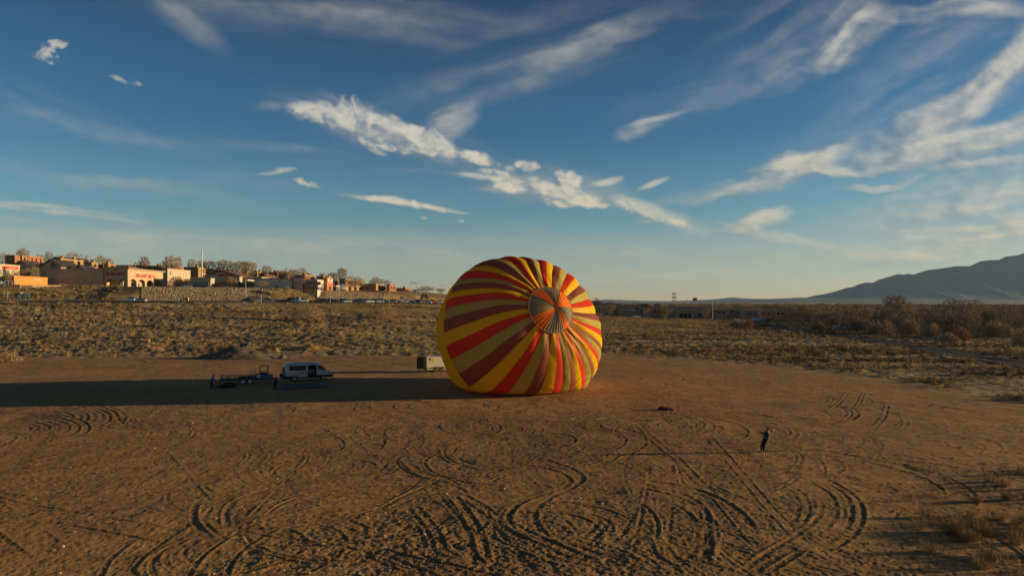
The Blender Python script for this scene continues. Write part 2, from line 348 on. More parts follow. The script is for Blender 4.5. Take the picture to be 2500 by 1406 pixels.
arc(1520, 1300, 230, 110, -95, 60, .4, .09); arc(1510, 1300, 200, 95, -100, 40, .35, .08); arc(1480, 1290, 130, 80, -60, 30, .3, .07)
tr([(1490, 1170), (1580, 1172), (1680, 1185), (1760, 1215), (1820, 1260), (1850, 1310)], .5, .09)
tr([(1560, 1182), (1640, 1195), (1700, 1215), (1725, 1245), (1735, 1290), (1700, 1340), (1640, 1406)], .4, .08)
tr([(1475, 1260), (1465, 1290), (1430, 1320), (1385, 1340)], .35, .07, .5); tr([(1550, 1265), (1540, 1300), (1500, 1335), (1480, 1350)], .3, .06, .5)
tr([(1720, 1265), (1730, 1320), (1720, 1380), (1710, 1406)], .6, .08); tr([(1790, 1406), (1860, 1355), (1940, 1310), (2000, 1265), (2012, 1235), (1990, 1205)], .35, .07)
tr([(1965, 1330), (1900, 1370), (1840, 1406)], .4, .07, .4)
arc(1960, 1255, 135, 90, -90, 80, .35, .06, gap=.5); arc(1930, 1245, 115, 75, -90, 60, .3, .05); arc(1900, 1240, 65, 60, -90, 60, .3, .05, gap=.5)
arc(1870, 1120, 85, 35, -100, 100, .25, .045, gap=.4); arc(1980, 1150, 35, 40, -90, 60, .25, .04)
arc(1970, 1010, 120, 28, -120, 120, .3, .055, gap=.6); arc(1990, 1008, 80, 20, -130, 130, .3, .055); arc(1960, 975, 70, 14, -160, 170, .25, .04, gap=.5); arc(1940, 972, 40, 8, -170, 170, .2, .04); arc(2020, 980, 110, 22, -150, 120, .25, .045)
tr([(2070, 955), (2050, 980), (2025, 1000), (2000, 1010)], .25, .05, .5); tr([(2110, 955), (2095, 985), (2080, 1000)], .25, .05, .4); tr([(2165, 985), (2155, 1020), (2125, 1048)], .25, .05, .5)
arc(2150, 1030, 60, 30, -80, 60, .2, .03, gap=.5); arc(2380, 1170, 40, 40, -80, 60, .25, .04, gap=.6); arc(2240, 1150, 40, 22, -80, 80, .22, .035, gap=.5)
tr([(1880, 1085), (1980, 1095), (2080, 1110), (2200, 1135), (2340, 1160), (2480, 1175)], .3, .05); tr([(2150, 1115), (2240, 1150), (2350, 1165), (2420, 1170)], .3, .05); tr([(1720, 1130), (1900, 1150), (2050, 1170), (2180, 1205), (2330, 1230), (2500, 1270)], .25, .03)
tr([(560, 1300), (550, 1270), (548, 1245), (570, 1220), (640, 1195), (700, 1180)], .4, .075); tr([(590, 1305), (560, 1285), (620, 1310)], .3, .05); tr([(560, 1280), (600, 1300), (680, 1315), (760, 1320)], .35, .06)
tr([(490, 1215), (470, 1245), (468, 1270), (490, 1300), (520, 1312)], .4, .06); tr([(490, 1215), (550, 1235), (620, 1205), (720, 1180), (840, 1150), (960, 1130)], .3, .045)
arc(760, 1085, 82, 30, -170, 120, .3, .045); arc(750, 1085, 48, 18, -200, 150, .25, .035); arc(700, 1085, 60, 28, 120, 330, .25, .03); arc(880, 1078, 60, 34, -80, 90, .25, .04); arc(850, 1078, 150, 44, -70, 70, .25, .03); arc(990, 1075, 40, 22, -90, 60, .25, .045, gap=.4)
for k in range(10):   # worn groups of rings in the left middle distance
    arc(105, 1020, 40 + 18 * k, 9 + 4.2 * k, -120, 110 + 8 * (k % 3), .35, .035 + .03 * rng.random())
for k in range(7): arc(40, 1045, 35 + 24 * k, 8 + 5 * k, -110, 95, .35, .04 + .03 * rng.random())
for k in range(6): arc(330, 985, 50 + 26 * k, 6 + 4.5 * k, -90, 60, .3, .03 + .03 * rng.random())
for k in range(5): arc(430, 1025, 40 + 26 * k, 6 + 5 * k, 20, 200, .4, .05 + .03 * rng.random())
for k in range(5): tr([(540 + 30 * k, 1060 - 6 * k), (700, 1030 - 5 * k), (900, 1005 - 8 * k), (1080, 985 - 8 * k), (1200, 975 - 3 * k)], .4, .03 + .02 * rng.random())
for k in range(4): tr([(0, 1110 + 60 * k), (200, 1080 + 56 * k), (420, 1045 + 50 * k), (640, 1000 + 44 * k), (820, 980 + 40 * k)], .35, .025 + .02 * rng.random(), .9)
for k in range(3): tr([(0, 1240 + 34 * k), (180, 1220 + 30 * k), (360, 1165 + 26 * k), (560, 1110 + 22 * k)], .35, .02, .0)
for k in range(5): arc(300 + 170 * k, 884 + 3 * (k % 2), 55 + 12 * k, 6, -200, 110, .45, .07)
for k in range(5): arc(230 + 180 * k, 893, 90, 8, 120, 340, .45, .06)
for k in range(6): tr([(560 + 60 * k, 868), (640 + 70 * k, 880), (760 + 70 * k, 900)], .5, .08)
for k in range(4): tr([(0, 884 + 6 * k), (300, 886 + 4 * k), (700, 884 + 4 * k), (1100, 880 + 3 * k)], .4, .05)
for k in range(5): tr([(1480, 905 + 7 * k), (1620, 900 + 8 * k), (1780, 912 + 7 * k), (1980, 930 + 8 * k), (2160, 960 + 8 * k)], .3, .03 + .015 * rng.random())
arc(1500, 925, 170, 20, -170, 40, .3, .05); arc(1480, 940, 150, 22, -160, 60, .3, .05); arc(1960, 925, 100, 10, -180, 180, .3, .04)
TRW = []
for k in range(66):   # long doughnut tracks of vehicles, in pairs, wandering over the pad
    if k < 30: cx, cy = rng.normal(4, 13), rng.uniform(30, 62)
    else: cx, cy = rng.uniform(-62, 45), rng.uniform(42, 128)
    r0 = rng.uniform(2.5, 8.5); tn = rng.uniform(1.1, 3.2); dr = rng.uniform(-1, 1, 2) * 5; a0 = rng.uniform(0, 6.28); sg = rng.choice([-1, 1]); n = int(tn * 26)
    T_ = np.linspace(0, 1, n); rr = r0 * (1 + .25 * np.sin(T_ * 5 + a0)) * (1 + T_ * rng.uniform(-.2, .6)); an = a0 + sg * T_ * tn * 6.283
    tail = np.linspace(1, rng.uniform(4, 14), 8)[:, None] * np.array([math.cos(an[-1] + sg * 1.57), math.sin(an[-1] + sg * 1.57)])
    Q_ = np.stack([cx + dr[0] * T_ + rr * np.cos(an), cy + dr[1] * T_ + rr * np.sin(an)], 1); Q_ = np.concatenate([Q_, Q_[-1] + tail])
    TRW.append((Q_, .30, rng.uniform(.020, .045) * (1.15 if k < 30 else .8), rng.choice([.75, 1.45, 1.5, 0])))
for k in range(26):   # straight passes
    x0, y0_ = rng.uniform(-70, 40), rng.uniform(30, 130); a_ = rng.normal(0.35, .35) if k < 18 else rng.normal(2.6, .3); L_ = rng.uniform(14, 60); T_ = np.linspace(0, 1, 14)
    cv = rng.uniform(-.25, .25); TRW.append((np.stack([x0 + L_ * T_ * math.cos(a_), y0_ + L_ * T_ * math.sin(a_) + cv * L_ * T_ * T_], 1), .28, rng.uniform(.012, .03), rng.choice([0, 1.5, 1.5])))
for k in range(8):   # lesser loops nobody could name
    cx, cy = rng.uniform(200, 2300), rng.uniform(985, 1380); s_ = (cy - 737) / 300
    arc(cx, cy, rng.uniform(90, 260) * s_, rng.uniform(22, 60) * s_, rng.uniform(0, 360), rng.uniform(360, 620), .22, rng.uniform(.006, .014), gap=rng.choice([0, .6, 1.6]))
for k in range(16):   # near rows of wheel marks in the churned corner
    x0 = rng.uniform(560, 1650); tr([(x0, rng.uniform(1300, 1340)), (x0 + rng.uniform(20, 160), 1360), (x0 + rng.uniform(60, 420), 1420)], .3, rng.uniform(.03, .07), rng.choice([0, .6]))

TMAX, NI, NO = .84, 900, 22
tt = np.linspace(-TMAX, TMAX, NI)
ex = np.cumsum(1.38 ** np.arange(NO)) ; ex = ex / ex[-1]
ys = [-400., -200, -80, -30, 0, 10, 17, 21]
y = 23.0
while y < 9000:
    ys.append(y)
    y *= 1.0024 if y < 140 else (1.008 if y < 520 else (1.03 if y < 1500 else 1.10))
ys = np.array(ys + [14000., 22000.]); NR = len(ys)
Ye = np.maximum(ys, 20.0)
inner = tt[None, :] * Ye[:, None]
wide = 16000.0
lo_, hi_ = inner[:, :1], inner[:, -1:]
left = lo_ - (wide + lo_) * ex[None, ::-1] ; right = hi_ + (wide - hi_) * ex[None, :]
GX = np.concatenate([left, inner, right], 1); GY = np.repeat(ys[:, None], GX.shape[1], 1)
GZ = terrain(GX, GY)
# masks: the bare pad, the churned near middle
def pad_edge(x): return np.interp(x, [-260, -120, -60, -20, 20, 38, 46, 52, 56, 60], [132, 134, 139, 142, 142, 132, 118, 98, 78, 25])
wob = (fbm(GX / 9, GY / 9, 55, 3) - .5) * 16
bare = sstep(pad_edge(GX) + wob - GY + (fbm(GX / 22, GY / 3.5, 57, 4) - .5) * 26, -9, 8)
near = (GY < 260) & (np.abs(GX) < .9 * np.maximum(GY, 20)) & (GY > 15)
churn = np.zeros_like(GX)
def pmask(px, py, rx, ry):
    ppx = 1250 + GX * F / np.maximum(GY, 1); ppy = HOR + HC * F / np.maximum(GY, 1)
    return np.clip(1.25 - ((ppx - px) / rx) ** 2 - ((ppy - py) / ry) ** 2, 0, 1)
for a_ in ((1080, 1340, 420, 110, 1.0), (1300, 1380, 700, 70, .8), (1250, 1130, 330, 70, .45), (1620, 1290, 330, 110, .5), (250, 1010, 330, 36, .55), (700, 1400, 260, 60, .6), (430, 1025, 200, 26, .6), (2100, 1370, 400, 60, .5), (1180, 1046, 130, 30, .5)):
    churn = np.maximum(churn, pmask(*a_[:4]) * a_[4])
churn *= near
nz = near.nonzero()
xx, yy = GX[near], GY[near]
rel = (fbm(xx / 1.1, yy / 1.5, 21, 4, .6) - .5) * .06 + (fbm(xx / .19, yy / .25, 23, 3, .7) - .5) * .045 + (fbm(xx / 6, yy / 6, 29, 3) - .5) * .14
# long faint scrapes running across the pad
sc_ = fbm((xx + yy * .2) / 7.0, (yy - xx * .16) / .75, 71, 4, .6) - .5
rel += (fbm((xx + yy * .25) / 3.0, (yy - xx * .22) / .28, 75, 4, .65) - .5) * .05 * sstep(fbm(xx / 20, yy / 20, 79, 2), .3, .6)
rel += sc_ * .11 * sstep(fbm(xx / 14, yy / 14, 73, 2), .35, .65)
ch = churn[near]; cn = fbm(xx / .40, yy / .44, 31, 5, .74); rel += ch * (np.abs(cn - .5) * -.17 + .03) + ch * (fbm(xx / .13, yy / .15, 35, 2) - .5) * .035 + ch * (fbm(xx / 1.3, yy / 1.1, 33, 3) - .5) * .10
rel += (1 - bare[near]) * (fbm(xx / 1.6, yy / 1.4, 41, 4, .6) - .5) * .75 * sstep(yy, 60, 160) + (1 - bare[near]) * (fbm(xx / .8, yy / .8, 43, 3, .6) - .5) * .12
from math import hypot
tk = np.zeros_like(xx); tmask = np.zeros_like(xx)
order = np.argsort(yy, kind='stable'); ysort = yy[order]
OVER = False
def stamp(P2, w, d, seed):
    w = min(w, .6) * .66
    """carve one rut along a polyline of world points: a trough with thrown-up rims"""
    P2 = np.array(P2); seg = np.hypot(*(P2[1:] - P2[:-1]).T); s = np.concatenate([[0], np.cumsum(seg)])
    n = max(4, int(s[-1] / .8)); si = np.linspace(0, s[-1], n)
    Q = np.stack([np.interp(si, s, P2[:, 0]), np.interp(si, s, P2[:, 1])], 1)
    if n > 8:   # round the corners off
        for _ in range(3): Q[1:-1] = Q[1:-1] * .5 + (Q[:-2] + Q[2:]) * .25
    L = s[-1]; rch = w * 2.2 + .25
    for a in range(0, n - 1, 5):
        S = Q[a:a + 6]; y0, y1 = S[:, 1].min() - rch, S[:, 1].max() + rch; x0, x1 = S[:, 0].min() - rch, S[:, 0].max() + rch
        i0, i1 = np.searchsorted(ysort, (y0, y1)); ids = order[i0:i1]
        if not len(ids): continue
        ids = ids[(xx[ids] > x0) & (xx[ids] < x1)]
        if not len(ids): continue
        X, Y = xx[ids], yy[ids]; best = np.full(len(ids), 1e9); sd_ = np.zeros(len(ids)); al = np.zeros(len(ids))
        for k in range(len(S) - 1):
            A, B = S[k], S[k + 1]; D = B - A; LL = D @ D + 1e-9
            t = np.clip(((X - A[0]) * D[0] + (Y - A[1]) * D[1]) / LL, 0, 1)
            ex_, ey_ = X - A[0] - t * D[0], Y - A[1] - t * D[1]; dd = np.hypot(ex_, ey_)
            b = dd < best; best[b] = dd[b]; sd_[b] = np.sign(D[0] * ey_ - D[1] * ex_)[b]; al[b] = (si[min(a + k, n - 1)] + t * math.sqrt(LL))[b]
        sel = best < rch
        ids, best, sd_, al = ids[sel], best[sel] , sd_[sel], al[sel]
        fade = np.clip(al / 2.5, 0, 1) * np.clip((L - al) / 2.5, 0, 1) * (.55 + .7 * vnoise(al / 4.0, al * 0 + seed, 5 + seed))
        rg = .75 + .5 * vnoise(al / .35, al * 0, 9 + seed)
        E = np.exp(-(best / (w * .62)) ** 4)
        z = -d * .55 * E + d * .42 * np.cos(2 * math.pi * best / .115 + seed) * E + d * .30 * np.sin(al * 2 * math.pi / .22 + sd_ * 1.3) * E
        z += d * .9 * rg * np.exp(-((best - w * .85) / (w * .24 + .02)) ** 2) * (1 + .4 * sd_)
        z += d * .35 * (fbm(ids * .0 + al / .5, best / .2 + seed, 13, 3) - .5) * np.exp(-((best - w * 1.1) / (w * .7)) ** 2)
        z = z * fade; tmask[ids] = np.maximum(tmask[ids], np.exp(-(best / (w * .6)) ** 2) * np.clip(fade, 0, 1) * min(1, d / .04))
        if OVER: wt = np.exp(-(best / (w * 1.3)) ** 4) * np.clip(fade * 1.5, 0, 1); tk[ids] = tk[ids] * (1 - wt * .8) + z * .62
        else: tk[ids] = np.where(np.abs(z) > np.abs(tk[ids]), z, tk[ids] * .6 + z * .6)
for k, (W, w, d, gap) in enumerate(TRW):
    W = W[W[:, 1] > 24]
    if len(W) < 4: continue
    T = np.gradient(W, axis=0); T /= np.linalg.norm(T, axis=1)[:, None] + 1e-9; N = np.stack([-T[:, 1], T[:, 0]], 1)
    for sg in ((-1, 1) if gap else (0,)): stamp(W + N * sg * gap * .5, w, d, 500 + k * 3 + sg)
OVER = True
for k, (pts, w, d, gap, _) in enumerate(TR):
    if min(p[1] for p in pts) < 850: continue
    W = np.array([tuple(GP(px, max(py, 851)))[:2] for px, py in pts])
    if gap:
        T = np.gradient(W, axis=0); T /= np.linalg.norm(T, axis=1)[:, None] + 1e-9; N = np.stack([-T[:, 1], T[:, 0]], 1)
        for sg in (-1, 1): stamp(W + N * sg * gap * .5, w, d, k * 3 + sg)
    else: stamp(W, w, d, k * 3)
tk *= bare[near]
rel += tk * (.52 + .38 * sstep(yy, 38, 80))
GZ[near] += rel * sstep(yy, 16, 24)
# keep the ground level where things stand on the pad
me = grid_mesh('ground', GX, GY, GZ, [])
at = me.attributes.new('bare', 'FLOAT', 'POINT'); at.data.foreach_set('value', bare.astype(np.float32).ravel())
at = me.attributes.new('churn', 'FLOAT', 'POINT'); at.data.foreach_set('value', churn.astype(np.float32).ravel())
tmf = np.zeros_like(GX); tmf[near] = tmask; at = me.attributes.new('rut', 'FLOAT', 'POINT'); at.data.foreach_set('value', tmf.astype(np.float32).ravel())
ground = bpy.data.objects.new('ground', me); C.objects.link(ground); tag(ground, kind='structure')
gm = bpy.data.materials.new('dirt'); gm.use_nodes = True; nt = gm.node_tree; B = nt.nodes['Principled BSDF']
B.inputs['Roughness'].default_value = .95; B.inputs['Specular IOR Level'].default_value = .12
def gn(t): return nt.nodes.new(t)
gpos = gn('ShaderNodeNewGeometry')
def gnoise(scale, det=5, rgh=.6, sx=1, sy=1):
    mp = gn('ShaderNodeMapping'); mp.inputs['Scale'].default_value = (sx, sy, 1); nt.links.new(gpos.outputs['Position'], mp.inputs[0])
    n = gn('ShaderNodeTexNoise'); n.inputs['Scale'].default_value = scale; n.inputs['Detail'].default_value = det; n.inputs['Roughness'].default_value = rgh
    nt.links.new(mp.outputs[0], n.inputs['Vector']); return n.outputs['Fac']
def gmr(x, a, b):
    n = gn('ShaderNodeMapRange'); nt.links.new(x, n.inputs[0]); n.inputs[1].default_value = a; n.inputs[2].default_value = b; return n.outputs[0]
def gmix(f, a, b):
    n = gn('ShaderNodeMix'); n.data_type = 'RGBA'
    for s, i in ((f, 0), (a, 6), (b, 7)):
        if isinstance(s, (tuple, float, int)): n.inputs[i].default_value = s
        else: nt.links.new(s, n.inputs[i])
    return n.outputs[2]
dirt = gmix(gmr(gnoise(.09, 5), .35, .65), (.34, .178, .062, 1), (.46, .255, .095, 1))
dirt = gmix(gmr(gnoise(.55, 6, .65, 1, 1.4), .38, .66), dirt, (.29, .150, .052, 1))
dirt = gmix(gmr(gnoise(.035, 4, .6, 1, 2.2), .50, .66), dirt, (.30, .165, .070, 1))
dirt = gmix(gmr(gnoise(7, 4), .60, .80), dirt, (.44, .32, .20, 1))
scrub = gmix(gmr(gnoise(.25, 6, .7, .22, 1), .40, .60), (.22, .13, .052, 1), (.42, .275, .12, 1))
scrub = gmix(gmr(gnoise(1.6, 5, .7), .56, .76), scrub, (.13, .09, .04, 1))
scrub = gmix(gmr(gnoise(.05, 5, .65, .45, 1.6), .50, .64), scrub, (.14, .088, .038, 1))
a1 = gn('ShaderNodeAttribute'); a1.attribute_name = 'bare'; a2 = gn('ShaderNodeAttribute'); a2.attribute_name = 'churn'
col = gmix(a1.outputs['Fac'], scrub, dirt)
col = gmix(gmr(a2.outputs['Fac'], 0, 3.0), col, (.20, .12, .06, 1))
a3 = gn('ShaderNodeAttribute'); a3.attribute_name = 'rut'
col = gmix(gmr(a3.outputs['Fac'], 0, 1.35), col, (.17, .088, .036, 1))
nt.links.new(col, B.inputs['Base Color'])
bp = gn('ShaderNodeBump'); bp.inputs['Strength'].default_value = .8; bp.inputs['Distance'].default_value = .045
nt.links.new(gnoise(9, 6, .7), bp.inputs['Height']); nt.links.new(bp.outputs[0], B.inputs['Normal'])
me.materials.append(gm)

# ------------------------------------------------------------------ the balloon
def fabric(name, col, tr_=.30, sheen=.0):
    m = bpy.data.materials.new(name); m.use_nodes = True; nt = m.node_tree; nt.nodes.clear()
    o = nt.nodes.new('ShaderNodeOutputMaterial'); mx = nt.nodes.new('ShaderNodeMixShader'); d = nt.nodes.new('ShaderNodeBsdfDiffuse'); t = nt.nodes.new('ShaderNodeBsdfTranslucent')
    g = nt.nodes.new('ShaderNodeBsdfGlossy'); g.inputs['Roughness'].default_value = .45; mg = nt.nodes.new('ShaderNodeMixShader'); mg.inputs[0].default_value = .010
    tc = nt.nodes.new('ShaderNodeTexCoord'); n = nt.nodes.new('ShaderNodeTexNoise'); n.inputs['Scale'].default_value = .6; n.inputs['Detail'].default_value = 6
    nt.links.new(tc.outputs['Object'], n.inputs['Vector'])
    c = nt.nodes.new('ShaderNodeMix'); c.data_type = 'RGBA'; c.inputs[6].default_value = (*[k * .86 for k in col], 1); c.inputs[7].default_value = (*col, 1)
    nt.links.new(n.outputs['Fac'], c.inputs[0]); nt.links.new(c.outputs[2], d.inputs[0]); nt.links.new(c.outputs[2], t.inputs[0])
    n2 = nt.nodes.new('ShaderNodeTexNoise'); n2.inputs['Scale'].default_value = 1.3; n2.inputs['Detail'].default_value = 6; n2.inputs['Roughness'].default_value = .6
    nt.links.new(tc.outputs['Object'], n2.inputs['Vector'])
    bp = nt.nodes.new('ShaderNodeBump'); bp.inputs['Strength'].default_value = .4; bp.inputs['Distance'].default_value = .2; nt.links.new(n2.outputs['Fac'], bp.inputs['Height'])
    for k in (d, t, g): nt.links.new(bp.outputs[0], k.inputs['Normal'])
    mx.inputs[0].default_value = tr_
    nt.links.new(d.outputs[0], mx.inputs[1]); nt.links.new(t.outputs[0], mx.inputs[2]); nt.links.new(mx.outputs[0], mg.inputs[1]); nt.links.new(g.outputs[0], mg.inputs[2]); nt.links.new(mg.outputs[0], o.inputs[0])
    return m
FAB = {'R': fabric('red nylon', (.68, .05, .022)), 'Y': fabric('yellow nylon', (.84, .51, .010)), 'M': fabric('maroon nylon', (.29, .085, .05)), 'O': fabric('olive nylon', (.48, .38, .08)),
       'G': fabric('grey brown nylon', (.26, .20, .12), .2), 'N': fabric('orange nylon', (.95, .20, .025), .3)}
seam = mat('seam tape', (.10, .075, .05), .7); tape = mat('load tape', (.28, .17, .06), .7)
BC = Vector((.88, 86.0, 7.75)); KP = 86.0 / F * .995
ax = Vector((.385, -.90, .262)).normalized()           # from the mouth to the crown
e1 = (Vector((0, 0, 1)) - ax * ax.z).normalized(); e2 = ax.cross(e1)   # e1 up, e2 ...
RT_A = [0, 20, 40, 55, 75, 90, 105, 125, 145, 160, 180, 200, 225, 250, 270, 290, 315, 335, 360]
RT_R = [198, 186, 182, 176, 172, 172, 176, 186, 191, 195, 200, 203, 208, 205, 198, 205, 216, 212, 198]
def rad_screen(th): return np.interp(np.degrees(th) % 360, RT_A, RT_R) * KP
# red panels: where they leave the crown ring and where they cross the outline, as clock angles (deg, clockwise from the right as seen)
ringA = [-14, 17, 37, 56, 83, 121, 162, 195, 222, 242, 271, 309]
outA = [-19, 7.5, 29.5, 53, 80, 120, 158, 189.5, 214.6, 254.5, 285, 314]
def lon_of(v):   # longitude about the axis
    return math.atan2(v.dot(e2), v.dot(e1))
right_, up_, tow = Vector((1, 0, 0)), Vector((0, 0, 1)), Vector((0, -1, 0))
def screen_lon(a, colat=None):
    v = right_ * math.cos(R(a)) - up_ * math.sin(R(a)); return lon_of(v)
def ring_lon(a):
    v = right_ * math.cos(R(a)) - up_ * math.sin(R(a)); return lon_of(v)
LR = np.unwrap([ring_lon(a) for a in ringA] + [ring_lon(ringA[0])]); LO = np.unwrap([screen_lon(a) for a in outA] + [screen_lon(outA[0])])
if abs(LR[-1] - LR[0]) < 1: LR[-1] = LR[0] + math.copysign(2 * math.pi, LR[5] - LR[0])
if abs(LO[-1] - LO[0]) < 1: LO[-1] = LO[0] + math.copysign(2 * math.pi, LO[5] - LO[0])
while LO[0] - LR[0] > math.pi: LO -= 2 * math.pi
while LO[0] - LR[0] < -math.pi: LO += 2 * math.pi
SG = math.copysign(1, LR[-1] - LR[0])
C_RING, C_BAND, C_MOUTH = R(16.0), R(85), R(170)
def sp(x, L):
    """periodic smooth interpolation of the red-panel table; x in groups (0..12), centre of a red panel at x = 0"""
    k = int(math.floor(x)); f = x - k; n = 12
    g = lambda i: L[i % n] + (L[n] - L[0]) * (i // n)
    p0, p1, p2, p3 = g(k - 1), g(k), g(k + 1), g(k + 2)
    m1, m2 = (p2 - p0) / 2, (p3 - p1) / 2
    return (2 * f**3 - 3 * f**2 + 1) * p1 + (f**3 - 2 * f**2 + f) * m1 + (-2 * f**3 + 3 * f**2) * p2 + (f**3 - f**2) * m2
def sst(x, a, b): t = min(1, max(0, (x - a) / (b - a))); return t * t * (3 - 2 * t)
def env_dir(x, c):
    w = sst(c, C_RING, R(62)); lon = sp(x, LR) * (1 - w) + sp(x, LO) * w
    return ax * math.cos(c) + (e1 * math.cos(lon) + e2 * math.sin(lon)) * math.sin(c)
CREASE = [R(58), R(66), R(73), R(80), R(87)]
def env_pt(x, c, bulge=True):
    d = env_dir(x, c)
    th = math.atan2(d.z, d.x); lat = math.sqrt(d.x ** 2 + d.z ** 2)
    r = float(rad_screen(th)) * lat ** 2 + 10.1 * (1 - lat ** 2)
    al = math.pi - c
    if al < R(60): r *= 1 / math.cos(R(60) - al)
    # flattened crown round the vent
    r *= 1 - .05 * math.exp(-(c / R(26)) ** 2)
    if bulge:
        u = (x * 2 + .25) % 1.0      # 24 gores of two panels each
        amp = .25 * sst(c, R(12), R(34)) * (1 - .45 * sst(c, R(70), R(100)))
        side = .40 + .50 * max(0, min(1, .5 + .7 * (d.x * .35 + d.z * .95)))
        r += amp * side * (abs(math.sin(math.pi * u)) ** .75 - .6)
        # soft creases across the panels low on the lit side
        lo = max(0, min(1, (-d.z + .1) * 1.6)) * max(0, min(1, d.x * 1.4 + .7))
        r += .17 * lo * sst(c, R(50), R(58)) * (abs(math.sin(math.pi * (c - R(58) + .012 * math.sin(x * 9)) / R(7.2))) ** .6 - .5)
        r += .06 * math.sin(c * 9 + x * 2.1) * math.sin(x * 5.3 + 1) + .07 * math.exp(-((c - R(24)) / R(9)) ** 2) * math.sin(x * 4 * math.pi + c * 14) * math.sin(x * 1.7)
    p = BC + d * r
    if p.z < .9:   # the weight rests on the ground
        p.z = .03 + .87 * math.exp((p.z - .9) / .87) if p.z > -3 else .03 + .87 * math.exp((-3.9) / .87)
    return p
balloon = empty('hot_air_balloon', (BC.x, BC.y, 0), 'huge half inflated hot air balloon striped red, yellow, maroon and olive lying on bare dirt', 'hot air balloon')
def patch(name, x0, x1, c0, c1, nx, nc, material, parent=balloon, off=0.0, smooth=True):
    GXp = np.zeros((nc + 1, nx + 1)); GYp = GXp.copy(); GZp = GXp.copy()
    for j in range(nc + 1):
        c = c0 + (c1 - c0) * j / nc
        for i in range(nx + 1):
            x = x0 + (x1 - x0) * i / nx; p = env_pt(x, c)
            if off: p = p + (p - BC).normalized() * off
            GXp[j, i], GYp[j, i], GZp[j, i] = p.x - BC.x, p.y - BC.y, p.z
    o = bpy.data.objects.new(name, grid_mesh(name, GXp, GYp, GZp, [material], smooth)); C.objects.link(o); o.parent = parent; return o
order_ = 'RYMO'
for k in range(48):
    x0 = (k - .5) / 4.0
    g = patch('envelope_panel', x0, x0 + .25, C_RING * .82, C_BAND, 7, 120, FAB[order_[k % 4]])
    patch('lower_envelope_panel', x0, x0 + .25, C_BAND, C_MOUTH, 4, 26, FAB['Y'])
# seams: dark stitched lines along the load tapes and across the panels
for k in range(24): patch('load_tape', (k - .25) / 2 - .003, (k - .25) / 2 + .003, C_RING, R(128), 1, 90, tape, off=.02)
for c in [R(v) for v in (40, 47, 54, 61, 68, 75, 82, 89)] + [C_BAND, R(103), R(114)]:
    patch('seam', 0, 12, c - .0011, c + .0011, 480, 1, seam, off=.018)
# crown: the parachute vent of eight sectors, gathered in pleats, and its rim
vent = empty('crown_vent', (0, 0, 0), None, None); vent.parent = balloon
hub = BC + ax * (10.1 * .95 - .1) + Vector((.45, 0, .20))
bounds = [-112, -55, -9, 37, 62, 118, 155, 215, 248]      # clock angles where the sectors meet
cols = ['G', 'N', 'G', 'N', 'G', 'N', 'G', 'N']
def vent_pt(a, t, pl):
    # a: clock angle on the ring, t: 0 hub .. 1 rim
    lon = ring_lon(a); c = C_RING * 1.03
    d = ax * math.cos(c) + (e1 * math.cos(lon) + e2 * math.sin(lon)) * math.sin(c)
    rr = 10.1 * lat_r(d) + .16
    rim = BC + d * rr
    p = hub * (1 - t) + rim * t
    p += ax * (.55 * math.sin(t * math.pi * .5) * (1 - t) * 1.6)
    p += ax * (.07 * pl * math.sin(min(1, t * 1.08) * math.pi * .85) ** .6 if t > 0 else 0)
    return p
def lat_r(d):
    th = math.atan2(d.z, d.x); lat = math.sqrt(d.x ** 2 + d.z ** 2)
    return (float(rad_screen(th)) * lat ** 2 + 10.1 * (1 - lat ** 2)) * (1 - .05 * math.exp(-(math.acos(max(-1, min(1, d.dot(ax)))) / R(26)) ** 2)) / 10.1
for k in range(8):
    a0, a1 = bounds[k], bounds[k + 1]; npl = max(3, int(round((a1 - a0) / 8.5))); na = npl * 8; nt_ = 14
    A, Bq, Cq = (np.zeros((nt_ + 1, na + 1)) for _ in range(3))
    for i in range(na + 1):
        a = a0 + (a1 - a0) * i / na; ph = (i / 8.0) % 1.0; pl = (abs(ph - .5) * 2) ** 1.0
        pl += .35 * math.sin(a * 1.7)
        for j in range(nt_ + 1):
            p = vent_pt(a, .03 + .97 * j / nt_, pl); A[j, i], Bq[j, i], Cq[j, i] = p.x - BC.x, p.y - BC.y, p.z
    o = bpy.data.objects.new('vent_panel', grid_mesh('vent_panel', A, Bq, Cq, [FAB[cols[k]]], True)); C.objects.link(o); o.parent = vent
m_ = MB(); pts = [vent_pt(a, 1.0, 0) - Vector((BC.x, BC.y, 0)) + Vector((0, -.05, 0)) for a in range(0, 361, 5)]
m_.path(pts, .03, 5); m_.build('vent_rim', [mat('rim cord', (.22, .16, .08), .8)], vent)
m_ = MB(); h_ = hub - Vector((BC.x, BC.y, 0)); m_.tube(h_ - ax * .1, h_ + ax * .16, .22, .17, 14); m_.build('crown_ring', [mat('dark ring', (.03, .03, .03), .5)], vent)

